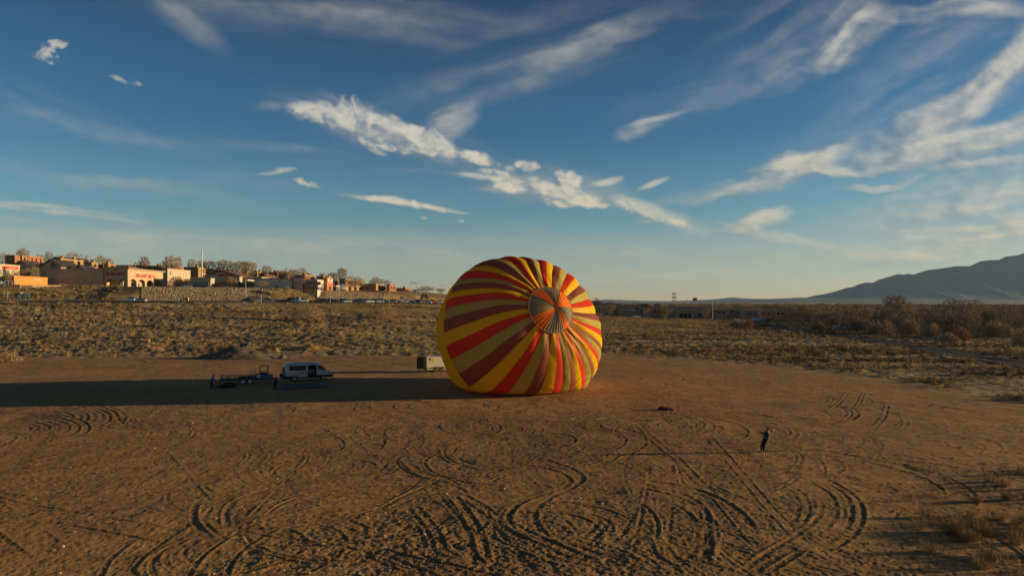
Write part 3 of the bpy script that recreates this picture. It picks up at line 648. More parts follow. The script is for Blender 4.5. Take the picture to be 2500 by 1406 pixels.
# ------------------------------------------------------------------ plants
def plant_mat(name, c1, c2, tr_=.0, rough=.9):
    m = bpy.data.materials.new(name); m.use_nodes = True; nt = m.node_tree; b = nt.nodes['Principled BSDF']
    b.inputs['Roughness'].default_value = rough; b.inputs['Specular IOR Level'].default_value = .15
    oi = nt.nodes.new('ShaderNodeObjectInfo'); tc = nt.nodes.new('ShaderNodeTexCoord'); n = nt.nodes.new('ShaderNodeTexNoise'); n.inputs['Scale'].default_value = 2.5; n.inputs['Detail'].default_value = 3
    nt.links.new(tc.outputs['Object'], n.inputs['Vector'])
    ad = nt.nodes.new('ShaderNodeMath'); ad.operation = 'MULTIPLY_ADD'; ad.inputs[1].default_value = .6; nt.links.new(oi.outputs['Random'], ad.inputs[0]); 
    mu = nt.nodes.new('ShaderNodeMath'); mu.operation = 'MULTIPLY'; mu.inputs[1].default_value = .5; nt.links.new(n.outputs['Fac'], mu.inputs[0]); nt.links.new(mu.outputs[0], ad.inputs[2])
    mx = nt.nodes.new('ShaderNodeMix'); mx.data_type = 'RGBA'; mx.inputs[6].default_value = (*c1, 1); mx.inputs[7].default_value = (*c2, 1)
    nt.links.new(ad.outputs[0], mx.inputs[0]); nt.links.new(mx.outputs[2], b.inputs['Base Color'])
    return m
m_straw = plant_mat('straw grass', (.32, .20, .08), (.54, .375, .17))
m_sage = plant_mat('sage brush', (.09, .066, .032), (.21, .15, .07))
m_chamisa = plant_mat('dry rabbit brush', (.24, .15, .065), (.42, .285, .13))
m_rust = plant_mat('rusty brush', (.20, .09, .035), (.34, .17, .07))
m_twig = plant_mat('bare twigs', (.26, .19, .12), (.44, .34, .22))
m_twig2 = plant_mat('brown thicket twigs', (.24, .165, .09), (.42, .30, .17))
m_twig3 = plant_mat('pale willow twigs', (.28, .20, .10), (.38, .28, .15))
m_bark = plant_mat('grey bark', (.13, .10, .075), (.24, .19, .14))
m_pine = plant_mat('dark evergreen', (.022, .035, .018), (.055, .07, .035))
def blades(n, r, h, w, spread, seed, droop=.3, base_r=None):
    """a tuft: thin bent blades fanning out of the ground"""
    g = np.random.default_rng(seed); vs, fs = [], []
    for k in range(n):
        a = g.uniform(0, 2 * np.pi); rr = (base_r or r * .35) * math.sqrt(g.random()); bx, by = rr * math.cos(a), rr * math.sin(a)
        ta = a + g.normal(0, .6); lean = spread * g.uniform(.2, 1.0); hh = h * g.uniform(.55, 1.0)
        p1 = (bx + math.cos(ta) * lean * hh * .45, by + math.sin(ta) * lean * hh * .45, hh * .6)
        p2 = (bx + math.cos(ta) * lean * hh * 1.05, by + math.sin(ta) * lean * hh * 1.05, hh * (1 - droop * lean))
        q = g.uniform(0, np.pi); wx, wy = math.cos(q) * w * .5, math.sin(q) * w * .5; i = len(vs)
        vs += [(bx - wx, by - wy, -.03), (bx + wx, by + wy, -.03), (p1[0] + wx * .8, p1[1] + wy * .8, p1[2]), (p1[0] - wx * .8, p1[1] - wy * .8, p1[2]), p2]
        fs += [(i, i + 1, i + 2, i + 3), (i + 3, i + 2, i + 4)]
    return vs, fs
def shrub(n, r, h, w, seed, up=.35):
    """a rounded bush of short crossing twigs, denser outside"""
    g = np.random.default_rng(seed); vs, fs = [], []
    lob = [(g.uniform(-.4, .4) * r, g.uniform(-.4, .4) * r, g.uniform(.6, 1.05), g.uniform(.45, .8)) for _ in range(5)]
    for k in range(n):
        lx, ly, lh, lr = lob[g.integers(5)]
        d = g.normal(size=3); d[2] = abs(d[2]) * .9 + .05; d /= np.linalg.norm(d); q = g.uniform(.35, 1.0) ** .5
        c = np.array([lx + d[0] * r * lr * q, ly + d[1] * r * lr * q, d[2] * h * lh * q])
        t = d * np.array([1, 1, 1]) + np.array([0, 0, up]) + g.normal(size=3) * .45; t /= np.linalg.norm(t); L = g.uniform(.12, .3) * (r + h) * .6
        s = np.cross(t, g.normal(size=3)); s /= np.linalg.norm(s) + 1e-9; s *= w * .5; i = len(vs)
        a = c - t * L * .5; b = c + t * L * .5; a[2] = max(a[2], 0)
        vs += [tuple(a - s), tuple(a + s), tuple(b + s * .5), tuple(b - s * .5)]; fs += [(i, i + 1, i + 2, i + 3)]
    return vs, fs
def raw_mesh(name, vs, fs, mats, mi=None, smooth=False):
    me = bpy.data.meshes.new(name); me.from_pydata([tuple(v) for v in vs], [], fs)
    for m in mats: me.materials.append(m)
    if mi is not None: me.polygons.foreach_set('material_index', mi)
    if smooth: me.polygons.foreach_set('use_smooth', [True] * len(fs))
    me.update(); return me
def proto(name, me): return bpy.data.objects.new(name, me)      # never linked: only a source of instances
def scatter(name, protos, pts, kinds, scl, rot, label=None):
    me = bpy.data.meshes.new(name); n = len(pts); me.vertices.add(n); me.vertices.foreach_set('co', np.asarray(pts, np.float32).ravel())
    for nm, tp, arr in (('k', 'INT', kinds), ('s', 'FLOAT_VECTOR', scl), ('r', 'FLOAT', rot)):
        a = me.attributes.new(nm, tp, 'POINT'); arr = np.asarray(arr)
        a.data.foreach_set('vector' if tp == 'FLOAT_VECTOR' else 'value', arr.astype(np.int32 if tp == 'INT' else np.float32).ravel())
    o = bpy.data.objects.new(name, me); C.objects.link(o); tag(o, label, None, None, 'stuff')
    ng = bpy.data.node_groups.new(name, 'GeometryNodeTree'); ng.interface.new_socket('Geometry', in_out='INPUT', socket_type='NodeSocketGeometry'); ng.interface.new_socket('Geometry', in_out='OUTPUT', socket_type='NodeSocketGeometry')
    N, L = ng.nodes, ng.links; gi, go = N.new('NodeGroupInput'), N.new('NodeGroupOutput'); jn = N.new('GeometryNodeJoinGeometry'); L.new(jn.outputs[0], go.inputs[0])
    def attr(nm, tp):
        x = N.new('GeometryNodeInputNamedAttribute'); x.data_type = tp; x.inputs[0].default_value = nm; return x.outputs[0]
    ka, sa, ra = attr('k', 'INT'), attr('s', 'FLOAT_VECTOR'), attr('r', 'FLOAT')
    cx = N.new('ShaderNodeCombineXYZ'); L.new(ra, cx.inputs[2])
    for i, p in enumerate(protos):
        oi = N.new('GeometryNodeObjectInfo'); oi.inputs[0].default_value = p; oi.inputs['As Instance'].default_value = True
        cmp_ = N.new('FunctionNodeCompare'); cmp_.data_type = 'INT'; cmp_.operation = 'EQUAL'; L.new(ka, cmp_.inputs[2]); cmp_.inputs[3].default_value = i
        ip = N.new('GeometryNodeInstanceOnPoints'); L.new(gi.outputs[0], ip.inputs['Points']); L.new(cmp_.outputs[0], ip.inputs['Selection']); L.new(oi.outputs['Geometry'], ip.inputs['Instance'])
        L.new(cx.outputs[0], ip.inputs['Rotation']); L.new(sa, ip.inputs['Scale']); L.new(ip.outputs[0], jn.inputs[0])
    md = o.modifiers.new('scatter', 'NODES'); md.node_group = ng
    return o
# --- bare trees: recursive limbs; trunk and limbs thick enough to see are the trunk, the rest is the crown
def tree_segs(seed, h, spread=.55, levels=6, first=.28, lean=0.0, ratio=.76, nb=(2, 3), up=.25, r0=None, gnarl=.15):
    g = np.random.default_rng(seed); segs = []
    r0 = r0 or h * .028
    def grow(p, d, L, r, lv):
        n = 3 if lv < 3 else 2
        for k in range(n):
            d2 = d + g.normal(size=3) * gnarl + np.array([0, 0, up * .12]); d2 /= np.linalg.norm(d2)
            q = p + d2 * L / n; segs.append((p, q, r, r * .86, lv)); p, d, r = q, d2, r * .86
        if lv >= levels: return
        m = g.integers(nb[0], nb[1] + 1) + (1 if lv == 0 else 0); az = g.uniform(0, 2 * np.pi)
        for k in range(m):
            a = az + 2 * np.pi * k / m + g.normal() * .35; s = spread * g.uniform(.6, 1.25) * (1.0 if lv else .8)
            o1 = np.cross(d, [0, 0, 1.0] if abs(d[2]) < .95 else [1.0, 0, 0]); o1 /= np.linalg.norm(o1); o2 = np.cross(d, o1)
            nd = d * math.cos(s) + (o1 * math.cos(a) + o2 * math.sin(a)) * math.sin(s) + np.array([0, 0, up * .3]); nd /= np.linalg.norm(nd)
            grow(p, nd, L * ratio * g.uniform(.75, 1.15), r * (.72 if m < 3 else .62), lv + 1)
    grow(np.zeros(3), np.array([lean, 0, 1.0]) / math.hypot(lean, 1), h * first, r0, 0)
    top = max(s[1][2] for s in segs); k = h / top
    return [(a * k, b * k, r * k, q * k, l) for a, b, r, q, l in segs]
def seg_mesh(segs, nside, name, m, minr=.012, fuzz=0, fuzzlen=.6, seed=0, fw=.05):
    vs, fs = [], []
    for a, b, ra, rb, l in segs:
        d = b - a; L = np.linalg.norm(d)
        if L < 1e-6: continue
        d = d / L; o = np.cross(d, [0, 0, 1.0] if abs(d[2]) < .9 else [1.0, 0, 0]); o /= np.linalg.norm(o); p = np.cross(d, o); i = len(vs)
        for c, r in ((a, max(ra, minr)), (b, max(rb, minr))):
            for k in range(nside): t = 2 * math.pi * k / nside; vs.append(c + (o * math.cos(t) + p * math.sin(t)) * r)
        for k in range(nside): fs.append((i + k, i + (k + 1) % nside, i + nside + (k + 1) % nside, i + nside + k))
    if fuzz:
        g = np.random.default_rng(seed); mxl = max(q[4] for q in segs); tips = [s for s in segs if s[4] >= mxl - 2]; tips = tips + [s for s in segs if s[4] == mxl] * 2
        for k in range(fuzz):
            a, b, ra, rb, l = tips[g.integers(len(tips))]; c = a + (b - a) * g.random(); d = (b - a); d = d / (np.linalg.norm(d) + 1e-9) + g.normal(size=3) * .65 + np.array([0, 0, .25]); d /= np.linalg.norm(d)
            L = fuzzlen * g.uniform(.4, 1.1); s = np.cross(d, g.normal(size=3)); s /= np.linalg.norm(s) + 1e-9; i = len(vs); e = c + d * L
            vs += [c - s * fw * .5, c + s * fw * .5, e + s * fw * .2, e - s * fw * .2]; fs.append((i, i + 1, i + 2, i + 3))
    return raw_mesh(name, vs, fs, [m])
def colonize(seed, env, n=620, step=.36, infl=2.6, kill=.55, trunk=1.4, lean=0.0, r_tip=.016, wob=.18):
    """grow limbs towards points strewn through the crown's shape, so the crown fills out as real ones do"""
    g = np.random.default_rng(seed); A = []
    while len(A) < n:
        p = np.array([g.uniform(-7, 7), g.uniform(-7, 7), g.uniform(.6, 10.2)])
        if env(p, g): A.append(p)
    A = np.array(A); nodes = [np.zeros(3)]; par = [-1]; z = 0
    while z < trunk: nodes.append(nodes[-1] + np.array([lean * step + g.normal() * .05, g.normal() * .05, step])); par.append(len(nodes) - 2); z = nodes[-1][2]
    P_ = np.array(nodes)
    own = np.linalg.norm(A[:, None] - P_[None], axis=2); near_ = own.argmin(1); dist = own.min(1)
    for it in range(90):
        act = dist < (infl if it > 12 else 9)
        if not act.any() or len(P_) > 2600: break
        new, npar = [], []
        for k in np.unique(near_[act]):
            m_ = act & (near_ == k); d = (A[m_] - P_[k]); d /= np.linalg.norm(d, axis=1)[:, None] + 1e-9; v = d.mean(0) + g.normal(size=3) * wob; L = np.linalg.norm(v)
            if L < 1e-3: continue
            q = P_[k] + v / L * step
            new.append(q); npar.append(k)
        if not new: break
        new = np.array(new); d2 = np.linalg.norm(A[:, None] - new[None], axis=2); j = d2.argmin(1); dm = d2.min(1); better = dm < dist
        near_[better] = j[better] + len(P_); dist[better] = dm[better]
        P_ = np.concatenate([P_, new]); par += npar
        keep = dist > kill; A, near_, dist = A[keep], near_[keep], dist[keep]
        if len(A) < 6: break
    par = np.array(par); n_ = len(P_); kids = np.zeros(n_, int); rad2 = np.zeros(n_)
    for i in range(n_ - 1, 0, -1):
        if rad2[i] == 0: rad2[i] = r_tip ** 2.3
        rad2[par[i]] += rad2[i]; kids[par[i]] += 1
    rad = rad2 ** (1 / 2.3); segs = []
    for i in range(1, n_):
        r1 = rad[i]; r0 = min(rad[par[i]], r1 * 1.6) if par[i] > 0 else rad[i] * 1.5
        segs.append((P_[par[i]], P_[i], r0, r1, 9 if kids[i] == 0 else (8 if r1 < .05 else (5 if r1 < .11 else 1))))
    return segs
def ell(cz, rx, rz, shell=.15, cx=0.0):
    return lambda p, g: shell < ((p[0] - cx) / rx) ** 2 + (p[1] / rx) ** 2 + ((p[2] - cz) / rz) ** 2 < 1
def vase(top, r, z0=1.4):
    return lambda p, g: z0 < p[2] < top and math.hypot(p[0], p[1]) < r * ((p[2] - z0) / (top - z0)) ** .65 * math.sqrt(max(0, 1 - max(0, (p[2] - top * .72) / (top * .30)) ** 2))
def lobes(ls):
    return lambda p, g: any(((p[0] - a) ** 2 + (p[1] - b) ** 2) / r ** 2 + (p[2] - c) ** 2 / (r * .8) ** 2 < 1 for a, b, c, r in ls)
def tree_kind(seed, env, twig=m_twig, fuzz=3000, fw=.05, fl=.8, **kw):
    segs = colonize(seed, env, **kw); fuzz = int(fuzz * 1.7)
    tk_ = [s for s in segs if s[4] <= 5]; cr_ = [s for s in segs if s[4] > 5]
    return seg_mesh(tk_, 5, 'trunk', m_bark, .02), seg_mesh(cr_, 3, 'crown', twig, .026, fuzz, fl, seed, fw)
KINDS = {
    'round': tree_kind(3, ell(6.0, 4.6, 4.0), trunk=1.6, n=700),
    'round2': tree_kind(8, lobes([(-1.8, .3, 6.0, 2.9), (1.9, -.4, 5.6, 2.8), (.2, .8, 7.6, 2.4), (0, -1.5, 5, 2.6)]), trunk=1.3, n=700),
    'vase': tree_kind(14, vase(10, 3.0), trunk=1.0, fuzz=2200),
    'vase2': tree_kind(21, vase(10, 4.0, 1.0), trunk=.7, fuzz=3000, n=700),
    'slim': tree_kind(33, vase(10, 1.9, 1.2), trunk=1.0, fuzz=1400, n=400),
    'open': tree_kind(41, lobes([(-1.6, 0, 7.0, 1.9), (1.7, .4, 7.8, 1.9), (.4, -1, 5.2, 1.7), (-.5, 1, 9.0, 1.2)]), trunk=2.0, fuzz=1500, n=380),
    'wide': tree_kind(55, lambda p, g: p[2] > 2.0 and (p[0] / 6.3) ** 2 + (p[1] / 6.3) ** 2 + ((p[2] - 2.5) / 7.2) ** 2 < 1 and g.random() < .8, trunk=1.4, fuzz=4200, twig=m_twig2, n=900, fw=.06, fl=1.0),
}
def mesh_w(pair):
    v = np.array([tuple(q.co) for q in pair[1].vertices]); return float(np.percentile(v[:, 0], 98) - np.percentile(v[:, 0], 2)), float(v[:, 2].max())
KW = {k: mesh_w(v) for k, v in KINDS.items()}
def zt(x, y): return float(terrain(np.array([x]), np.array([y]))[0])
def tree(kind, px, Y, ytop, wpx, label, group, base=None, twig=None, name='bare_tree', cat='tree', rot=None):
    """a bare tree whose top reaches a given row when seen from the balloon field"""
    x = (px - 1250) * Y / F; z0 = zt(x, Y) if base is None else base
    ht = HC + (HOR - ytop) * Y / F - z0; w = wpx * Y / F
    e = empty(name, (x, Y, z0 - .05), label, cat, group, rot if rot is not None else (px * 1.7) % 6.28)
    kw_, kh = KW[kind]; e.scale = (w / kw_, w / kw_, ht / kh)
    t = link('trunk', KINDS[kind][0], e); c = link('crown', KINDS[kind][1], e)
    if twig: c.material_slots[0].link = 'OBJECT'; c.material_slots[0].material = twig
    return e
GT = 'bare trees along the skyline of the shopping strip'
SKY_TREES = [  # px, distance, top row, width px, kind, label
    (12, 400, 610, 40, 'round', 'round bare tree at the far left edge behind the dark brown apartments'),
    (55, 420, 602, 24, 'vase', 'tall upright bare tree rising over the dark brown apartments at the left edge'),
    (97, 390, 618, 20, 'open', 'thin bare tree beside the small dark evergreen behind the apartments'),
    (123, 400, 607, 34, 'round2', 'tall round bare tree, first of the big four behind the tyre shop roof'),
    (146, 410, 616, 30, 'round', 'lower bare tree leaning against the tall round one behind the gabled roofs'),
    (180, 400, 609, 44, 'round', 'broad rounded bare tree behind the chimneyed apartment block'),
    (216, 395, 619, 30, 'open', 'open bare tree left of the broad one above the tyre shop west end'),
    (240, 390, 618, 46, 'round2', 'broad spreading bare tree above the middle of the tyre shop roof'),
    (262, 395, 626, 24, 'vase2', 'small bare tree at the right shoulder of the broad tree above the tyre shop'),
    (353, 430, 624, 22, 'slim', 'lone narrow bare tree rising behind the lit face of the tyre shop'),
    (401, 420, 634, 20, 'open', 'thin leggy bare tree left of the tall fan shaped tree'),
    (422, 410, 621, 36, 'vase2', 'tall fan shaped bare tree above the beige block wall building'),
    (470, 430, 630, 20, 'slim', 'narrow bare tree just left of the tall white mast'),
    (503, 420, 631, 36, 'vase2', 'rounded bare tree just right of the tall white mast'),
    (546, 420, 632, 36, 'vase', 'pale wispy bare tree over the gabled shop roof'),
    (583, 415, 635, 34, 'vase', 'left half of the double bare tree crowns over the orange apartments'),
    (606, 418, 634, 36, 'vase2', 'right and taller of the double bare tree crowns over the orange apartments'),
    (652, 430, 646, 20, 'vase', 'small bare tree alone on the skyline above the little white gable'),
    (680, 430, 657, 24, 'round', 'low bushy bare tree above the long white pharmacy wall'),
    (700, 425, 653, 26, 'open', 'spiky bare tree left of the dense tree behind the pharmacy tower'),
    (717, 430, 655, 20, 'vase', 'thin bare tree touching the dense tree behind the pharmacy tower'),
    (734, 420, 650, 36, 'round2', 'dense rounded bare tree standing behind the brown pharmacy tower'),
    (752, 430, 664, 24, 'round', 'low bare tree at the right foot of the dense tree behind the pharmacy'),
    (787, 440, 665, 14, 'vase', 'tiny bare tree peeping over the sunlit end of the pharmacy'),
    (816, 370, 663, 28, 'vase2', 'bushy bare tree right of the sunlit pharmacy entrance'),
    (836, 375, 652, 20, 'vase', 'tallest narrow bare tree right of the pharmacy, above the white box truck'),
    (857, 342, 670, 28, 'round', 'bare tree standing before the golden apartment end wall'),
    (874, 338, 674, 30, 'round2', 'bare tree in front of the red brown apartment behind the rock bank'),
    (918, 400, 674, 32, 'round2', 'low spreading bare tree between the two right hand apartment groups'),
    (944, 410, 682, 18, 'open', 'wispy bare tree under the curved lamp arm'),
    (1040, 400, 697, 40, 'round2', 'wide low bare tree standing left of the balloon beyond the parked cars'),
    (1076, 420, 703, 20, 'vase2', 'small bare tree almost touching the left edge of the balloon'),
    (1016, 420, 706, 16, 'slim', 'slender bare tree among the traffic signal masts'),
    (964, 430, 704, 14, 'open', 'little leaning bare tree behind the far right apartment roof'),
]
for px, Y, yt, w, kd, lb in SKY_TREES: tree(kd, px, Y, yt, w, lb, GT)
GB = 'tan winter trees between the shops'
for px, Y, yt, w, kd, lb in [
    (430, 332, 672, 26, 'round', 'bushy tan tree against the beige block wall building'), (457, 335, 679, 20, 'round2', 'small tan tree at the right end of the beige block wall building'),
    (563, 302, 673, 36, 'round2', 'large dense tan tree before the gabled shop'), (640, 300, 685, 28, 'round', 'dense golden tree before the left end of the white pharmacy wall'),
    (724, 292, 706, 30, 'round', 'low tan tree on the bank under the brown pharmacy tower'), (700, 296, 696, 16, 'vase2', 'small tan tree at the right end of the rock bank'),
    (62, 300, 652, 26, 'open', 'thin tan tree beside the white garage with the red sign'), (40, 290, 660, 20, 'open', 'leafless thin tree before the white garage doors'),
    (20, 268, 664, 14, 'slim', 'leafless tree by the blue parked car at the left edge'), (84, 320, 645, 20, 'round', 'tan tree over the left end of the orange building'),
    (748, 288, 714, 22, 'round2', 'low bushy tree right of the bank foot before the pharmacy')]:
    tree(kd, px, Y, yt, w, lb, GB, twig=m_twig3, name='bushy_tree')
GS = 'two small bare trees standing on the scrub slope'
tree('wide', 754, 222, 740, 66, 'wide low bare tree standing on the scrub slope below the parked cars', GS, name='slope_tree')
tree('wide', 939, 236, 741, 48, 'rounder bare tree on the scrub slope nearer to the balloon', GS, name='slope_tree')
# evergreens
def cone_tree(px, Y, ytop, wpx, label, round_=False):
    x = (px - 1250) * Y / F; z0 = zt(x, Y); h = HC + (HOR - ytop) * Y / F - z0; w = wpx * Y / F
    e = empty('evergreen_tree', (x, Y, z0), label, 'tree', 'dark evergreens among the buildings')
    g = np.random.default_rng(int(px)); vs, fs = [], []
    for k in range(700):
        t = g.random() ** .8; rr = (w / 2) * ((1 - t) ** .8 if not round_ else math.sqrt(max(0.02, 1 - (2 * t - 1) ** 2))) * g.uniform(.5, 1.05); a = g.uniform(0, 6.283); c = np.array([rr * math.cos(a), rr * math.sin(a), h * (.12 + .88 * t)])
        d = g.normal(size=3) * .6 + np.array([math.cos(a), math.sin(a), .1]); s = g.normal(size=3); q = w * .07; i = len(vs); vs += [c, c + d * q + s * q * .5, c + d * q * 1.2 - s * q * .5]; fs.append((i, i + 1, i + 2))
    o = link('crown', raw_mesh('crown', vs, fs, [m_pine]), e); MB().tube((0, 0, -.3), (0, 0, h * .5), w * .05, w * .03, 6).build('trunk', m_bark, e)
cone_tree(102, 385, 621, 10, 'small dark evergreen on the skyline beside the orange apartments'); cone_tree(131, 310, 639, 22, 'dark evergreen standing before the white gable behind the tyre shop')
cone_tree(333, 420, 640, 15, 'round dark evergreen on the skyline above the tyre shop sign', True); cone_tree(610, 302, 687, 22, 'dark green round tree between the gabled shop and the pharmacy', True)
cone_tree(789, 303, 693, 12, 'dark green round tree before the sunlit pharmacy entrance', True); cone_tree(1456, 470, 728, 11, 'dark evergreen on the horizon just right of the balloon', True)
cone_tree(1036, 330, 718, 18, 'dark round bush behind the parked cars left of the balloon', True); cone_tree(675, 300, 697, 9, 'small dark juniper against the white pharmacy wall', True)
# the two old cottonwoods and the shrubs along the track on the right
def big_tree(px, Y, ytop, wpx, seed, label, mirror=1, **kw):
    x = (px - 1250) * Y / F; z0 = zt(x, Y); h = HC + (HOR - ytop) * Y / F - z0; w = wpx * Y / F
    e = empty('cottonwood_tree', (x, Y, z0 - .1), label, 'tree', 'old cottonwoods beside the dirt track')
    a, b = tree_kind(seed, kw['env'], fuzz=3600, fw=.035, fl=.6, n=kw['n'], step=.30, kill=.46, trunk=kw['trunk'], lean=kw['lean'], wob=.34, r_tip=.026); ww, hh = mesh_w((a, b)); e.scale = (w / ww * mirror, w / ww, h / hh)
    link('trunk', a, e); link('crown', b, e)
big_tree(2195, 232, 718, 72, 71, 'tall gnarled cottonwood leaning left, before the mountain', env=lobes([(-.6, 0, 8.2, 1.9), (.8, .6, 7.4, 1.6), (1.5, -.3, 5.6, 1.3), (-1.9, -.4, 5.4, 1.0), (2.3, .2, 3.6, .9), (-.4, -.8, 6.4, 1.3)]), n=620, trunk=2.6, lean=-.05)
big_tree(2342, 200, 724, 104, 77, 'broad old cottonwood with wide twisting limbs at the right', -1, env=lobes([(-3.6, 0, 8.6, 1.9), (-1.2, .5, 8.4, 2.0), (1.5, -.3, 8.6, 2.1), (3.9, .2, 7.6, 1.9), (-3.8, -.4, 6.0, 1.4), (3.2, .2, 5.2, 1.5), (0, 0, 6.2, 1.6)]), n=1000, trunk=2.0, lean=.04)
def bush_mesh(seed, n, m, w=.05): vs, fs = shrub(n, 1.0, 1.0, w, seed, .6); return raw_mesh('foliage', vs, fs, [m])
SHR = [bush_mesh(5, 1500, m_twig3, .028), bush_mesh(6, 1500, m_twig2, .028), bush_mesh(9, 1300, m_rust, .03)]
def bush(px, py, wpx, hpx, k, label, z=0.0, group='rounded shrubs along the dirt track'):
    p = GP(px, py, z); s = p.y / F
    e = empty('shrub', (p.x, p.y, zt(p.x, p.y)), label, 'shrub', group, px % 6.28)
    o = link('foliage', SHR[k], e); e.scale = (wpx * s / 2.1, wpx * s / 2.1, hpx * s / 1.0)
for b in [(2090, 812, 62, 36, 0, 'pale rounded willow shrub left of the tall cottonwood'), (2150, 818, 74, 38, 1, 'dark domed shrub in front of the tall cottonwood'), (2225, 822, 60, 46, 0, 'golden shrub at the right foot of the tall cottonwood'),
          (1995, 808, 40, 22, 2, 'rusty low shrub beside the track, leftmost by the pickup'), (2032, 816, 26, 12, 2, 'small rusty shrub between the white sedan and the track'), (2345, 832, 44, 34, 2, 'reddish leafy shrub under the broad cottonwood'),
          (2318, 838, 60, 26, 1, 'low brown thicket left of the broad cottonwood trunk'), (2415, 826, 70, 44, 0, 'tall pale shrub right of the broad cottonwood'), (2455, 824, 60, 36, 0, 'pale rounded shrub near the right edge'), (2495, 846, 50, 50, 1, 'dark tall shrub cut by the right edge'),
          (2270, 826, 50, 40, 1, 'brown shrub midway between the two cottonwoods'), (1800, 799, 44, 22, 1, 'grey brown shrub on the grassy rise before the adobe houses'), (1826, 800, 32, 20, 2, 'rusty shrub beside the grey one on the grassy rise'), (1862, 803, 26, 14, 2, 'rusty shrub by the mouth of the asphalt road'),
          (1718, 862, 20, 14, 2, 'ball shaped tumbleweed at the edge of the bare dirt'), (2040, 855, 50, 16, 2, 'low reddish brush in the grass left of the track')]:
    bush(*b)
for b in [(20, 880, 60, 26, 1, 'big dry bush at the left edge where scrub meets bare dirt'), (165, 868, 24, 14, 0, 'pale bush at the edge of the bare dirt on the left'), (362, 842, 22, 16, 0, 'pale grassy bush beside the dirt hump')]:
    bush(*b, z=.2, group='bushes at the edge of the bare dirt')
print('trees done')
# --- scrub and grass over the slope and flats
vsf = [blades(26, .45, .55, .035, .7, 101), blades(22, .5, .8, .04, .5, 102), blades(30, .35, .4, .035, .9, 103)]
sh = [shrub(120, .55, .55, .05, 111), shrub(140, .6, .7, .05, 112), shrub(90, .5, .4, .06, 113)]
PR = [proto('tuft', raw_mesh('tuft', *v, [m_straw])) for v in vsf] + [proto('scrub', raw_mesh('scrub', *v, [m])) for v, m in ((sh[0], m_sage), (sh[1], m_chamisa), (sh[2], m_sage), (sh[0], m_rust))]
def field(n, xr, yr, seed, keep):
    g = np.random.default_rng(seed); X = g.uniform(*xr, n); Y = g.uniform(*yr, n); k = keep(X, Y, g); return X[k], Y[k], g
def surf(X, Y):
    """height of the ground mesh under a point (nearest row and column of the grid)"""
    j = np.clip(np.searchsorted(ys, Y), 0, NR - 1); t = X / Ye[j]; i = np.clip(((t + TMAX) / (2 * TMAX) * (NI - 1)).round().astype(int), 0, NI - 1) + NO
    return GZ[j, i]
def road_c(y): return np.interp(y, [100, 120, 150, 175, 210, 245, 290, 340, 400, 460], [87, 89.5, 95, 99, 102.5, 105, 112, 124, 145, 165])
def not_road(X, Y): return np.abs(X - road_c(Y)) > 5.2
# left slope
def keepL(X, Y, g):
    v = (np.abs(X) < .80 * Y) & (Y < road_y(X) - 9) & (Y > pad_edge(X) + (fbm(X / 9, Y / 9, 55, 3) - .5) * 16 - 4)
    dn = fbm(X / 26, Y / 4.5, 501, 4, .6); d2 = fbm(X / 9, Y / 6, 503, 3); return v & (g.random(len(X)) < sstep(dn, .44, .58) * (.35 + .65 * sstep(d2, .4, .6)) * sstep(Y - pad_edge(X), -2, 22) ** .6 + .02)
X, Y, g = field(52000, (-215, 62), (124, 330), 61, keepL)
gr = fbm(X / 18, Y / 6, 511, 3); u = g.random(len(X))
K = np.where(u < sstep(gr, .38, .56) * .75 + .2, g.integers(0, 3, len(X)), np.where(u < .95, g.choice([3, 5, 3, 4], len(X)), 6))
S = (g.uniform(.25, .85, len(X)) ** 1.0 * (1 + 1.3 * (g.random(len(X)) > .96)) * np.where(K >= 3, 1.25, 1.0))[:, None] * np.ones(3); S[:, 0:2] *= g.uniform(.8, 1.6, len(X))[:, None]
scatter('slope_scrub', PR, np.stack([X, Y, surf(X, Y)], 1), K, S, g.uniform(0, 6.28, len(X)))
def keepU(X, Y, g):
    px = 1250 + X * F / Y
    return (np.abs(X) < .80 * Y) & (Y > road_y(X) + 12) & (Y < road_y(X) + 44) & (px < 300) & (g.random(len(X)) < .10 + .8 * sstep(fbm(X / 8, Y / 8, 571, 3), .45, .6))
X, Y, g = field(9000, (-215, -140), (225, 300), 67, keepU)
S = g.uniform(.6, 1.5, len(X))[:, None] * np.ones(3)
scatter('terrace_scrub', PR, np.stack([X, Y, terrain(X, Y)], 1), g.choice([0, 2, 3, 4, 5, 3], len(X)), S, g.uniform(0, 6.28, len(X)))
# right flats
def keepR(X, Y, g):
    v = (X > .08 * Y) & (X < .80 * Y) & not_road(X, Y) & (Y > pad_edge(X) + (fbm(X / 9, Y / 9, 55, 3) - .5) * 16 - 4) & (Y < road_y(X) - 12)
    band = fbm(X / 40, Y / 6, 521, 4, .6); return v & (g.random(len(X)) < sstep(band, .42, .56) * .95 * sstep(Y - pad_edge(X), -4, 16) + .03)
X, Y, g = field(70000, (0, 200), (60, 430), 62, keepR)
gr = fbm(X / 34, Y / 8, 531, 3); u = g.random(len(X))
K = np.where(u < sstep(gr, .42, .58) * .85 + .12, g.integers(0, 3, len(X)), np.where(u < .9, g.choice([3, 4, 5], len(X)), 6))
S = (g.uniform(.35, 1.0, len(X)) * (1 + sstep(X, 48, 60) * .6))[:, None] * np.ones(3)
scatter('grassland', PR, np.stack([X, Y, surf(X, Y)], 1), K, S, g.uniform(0, 6.28, len(X)))
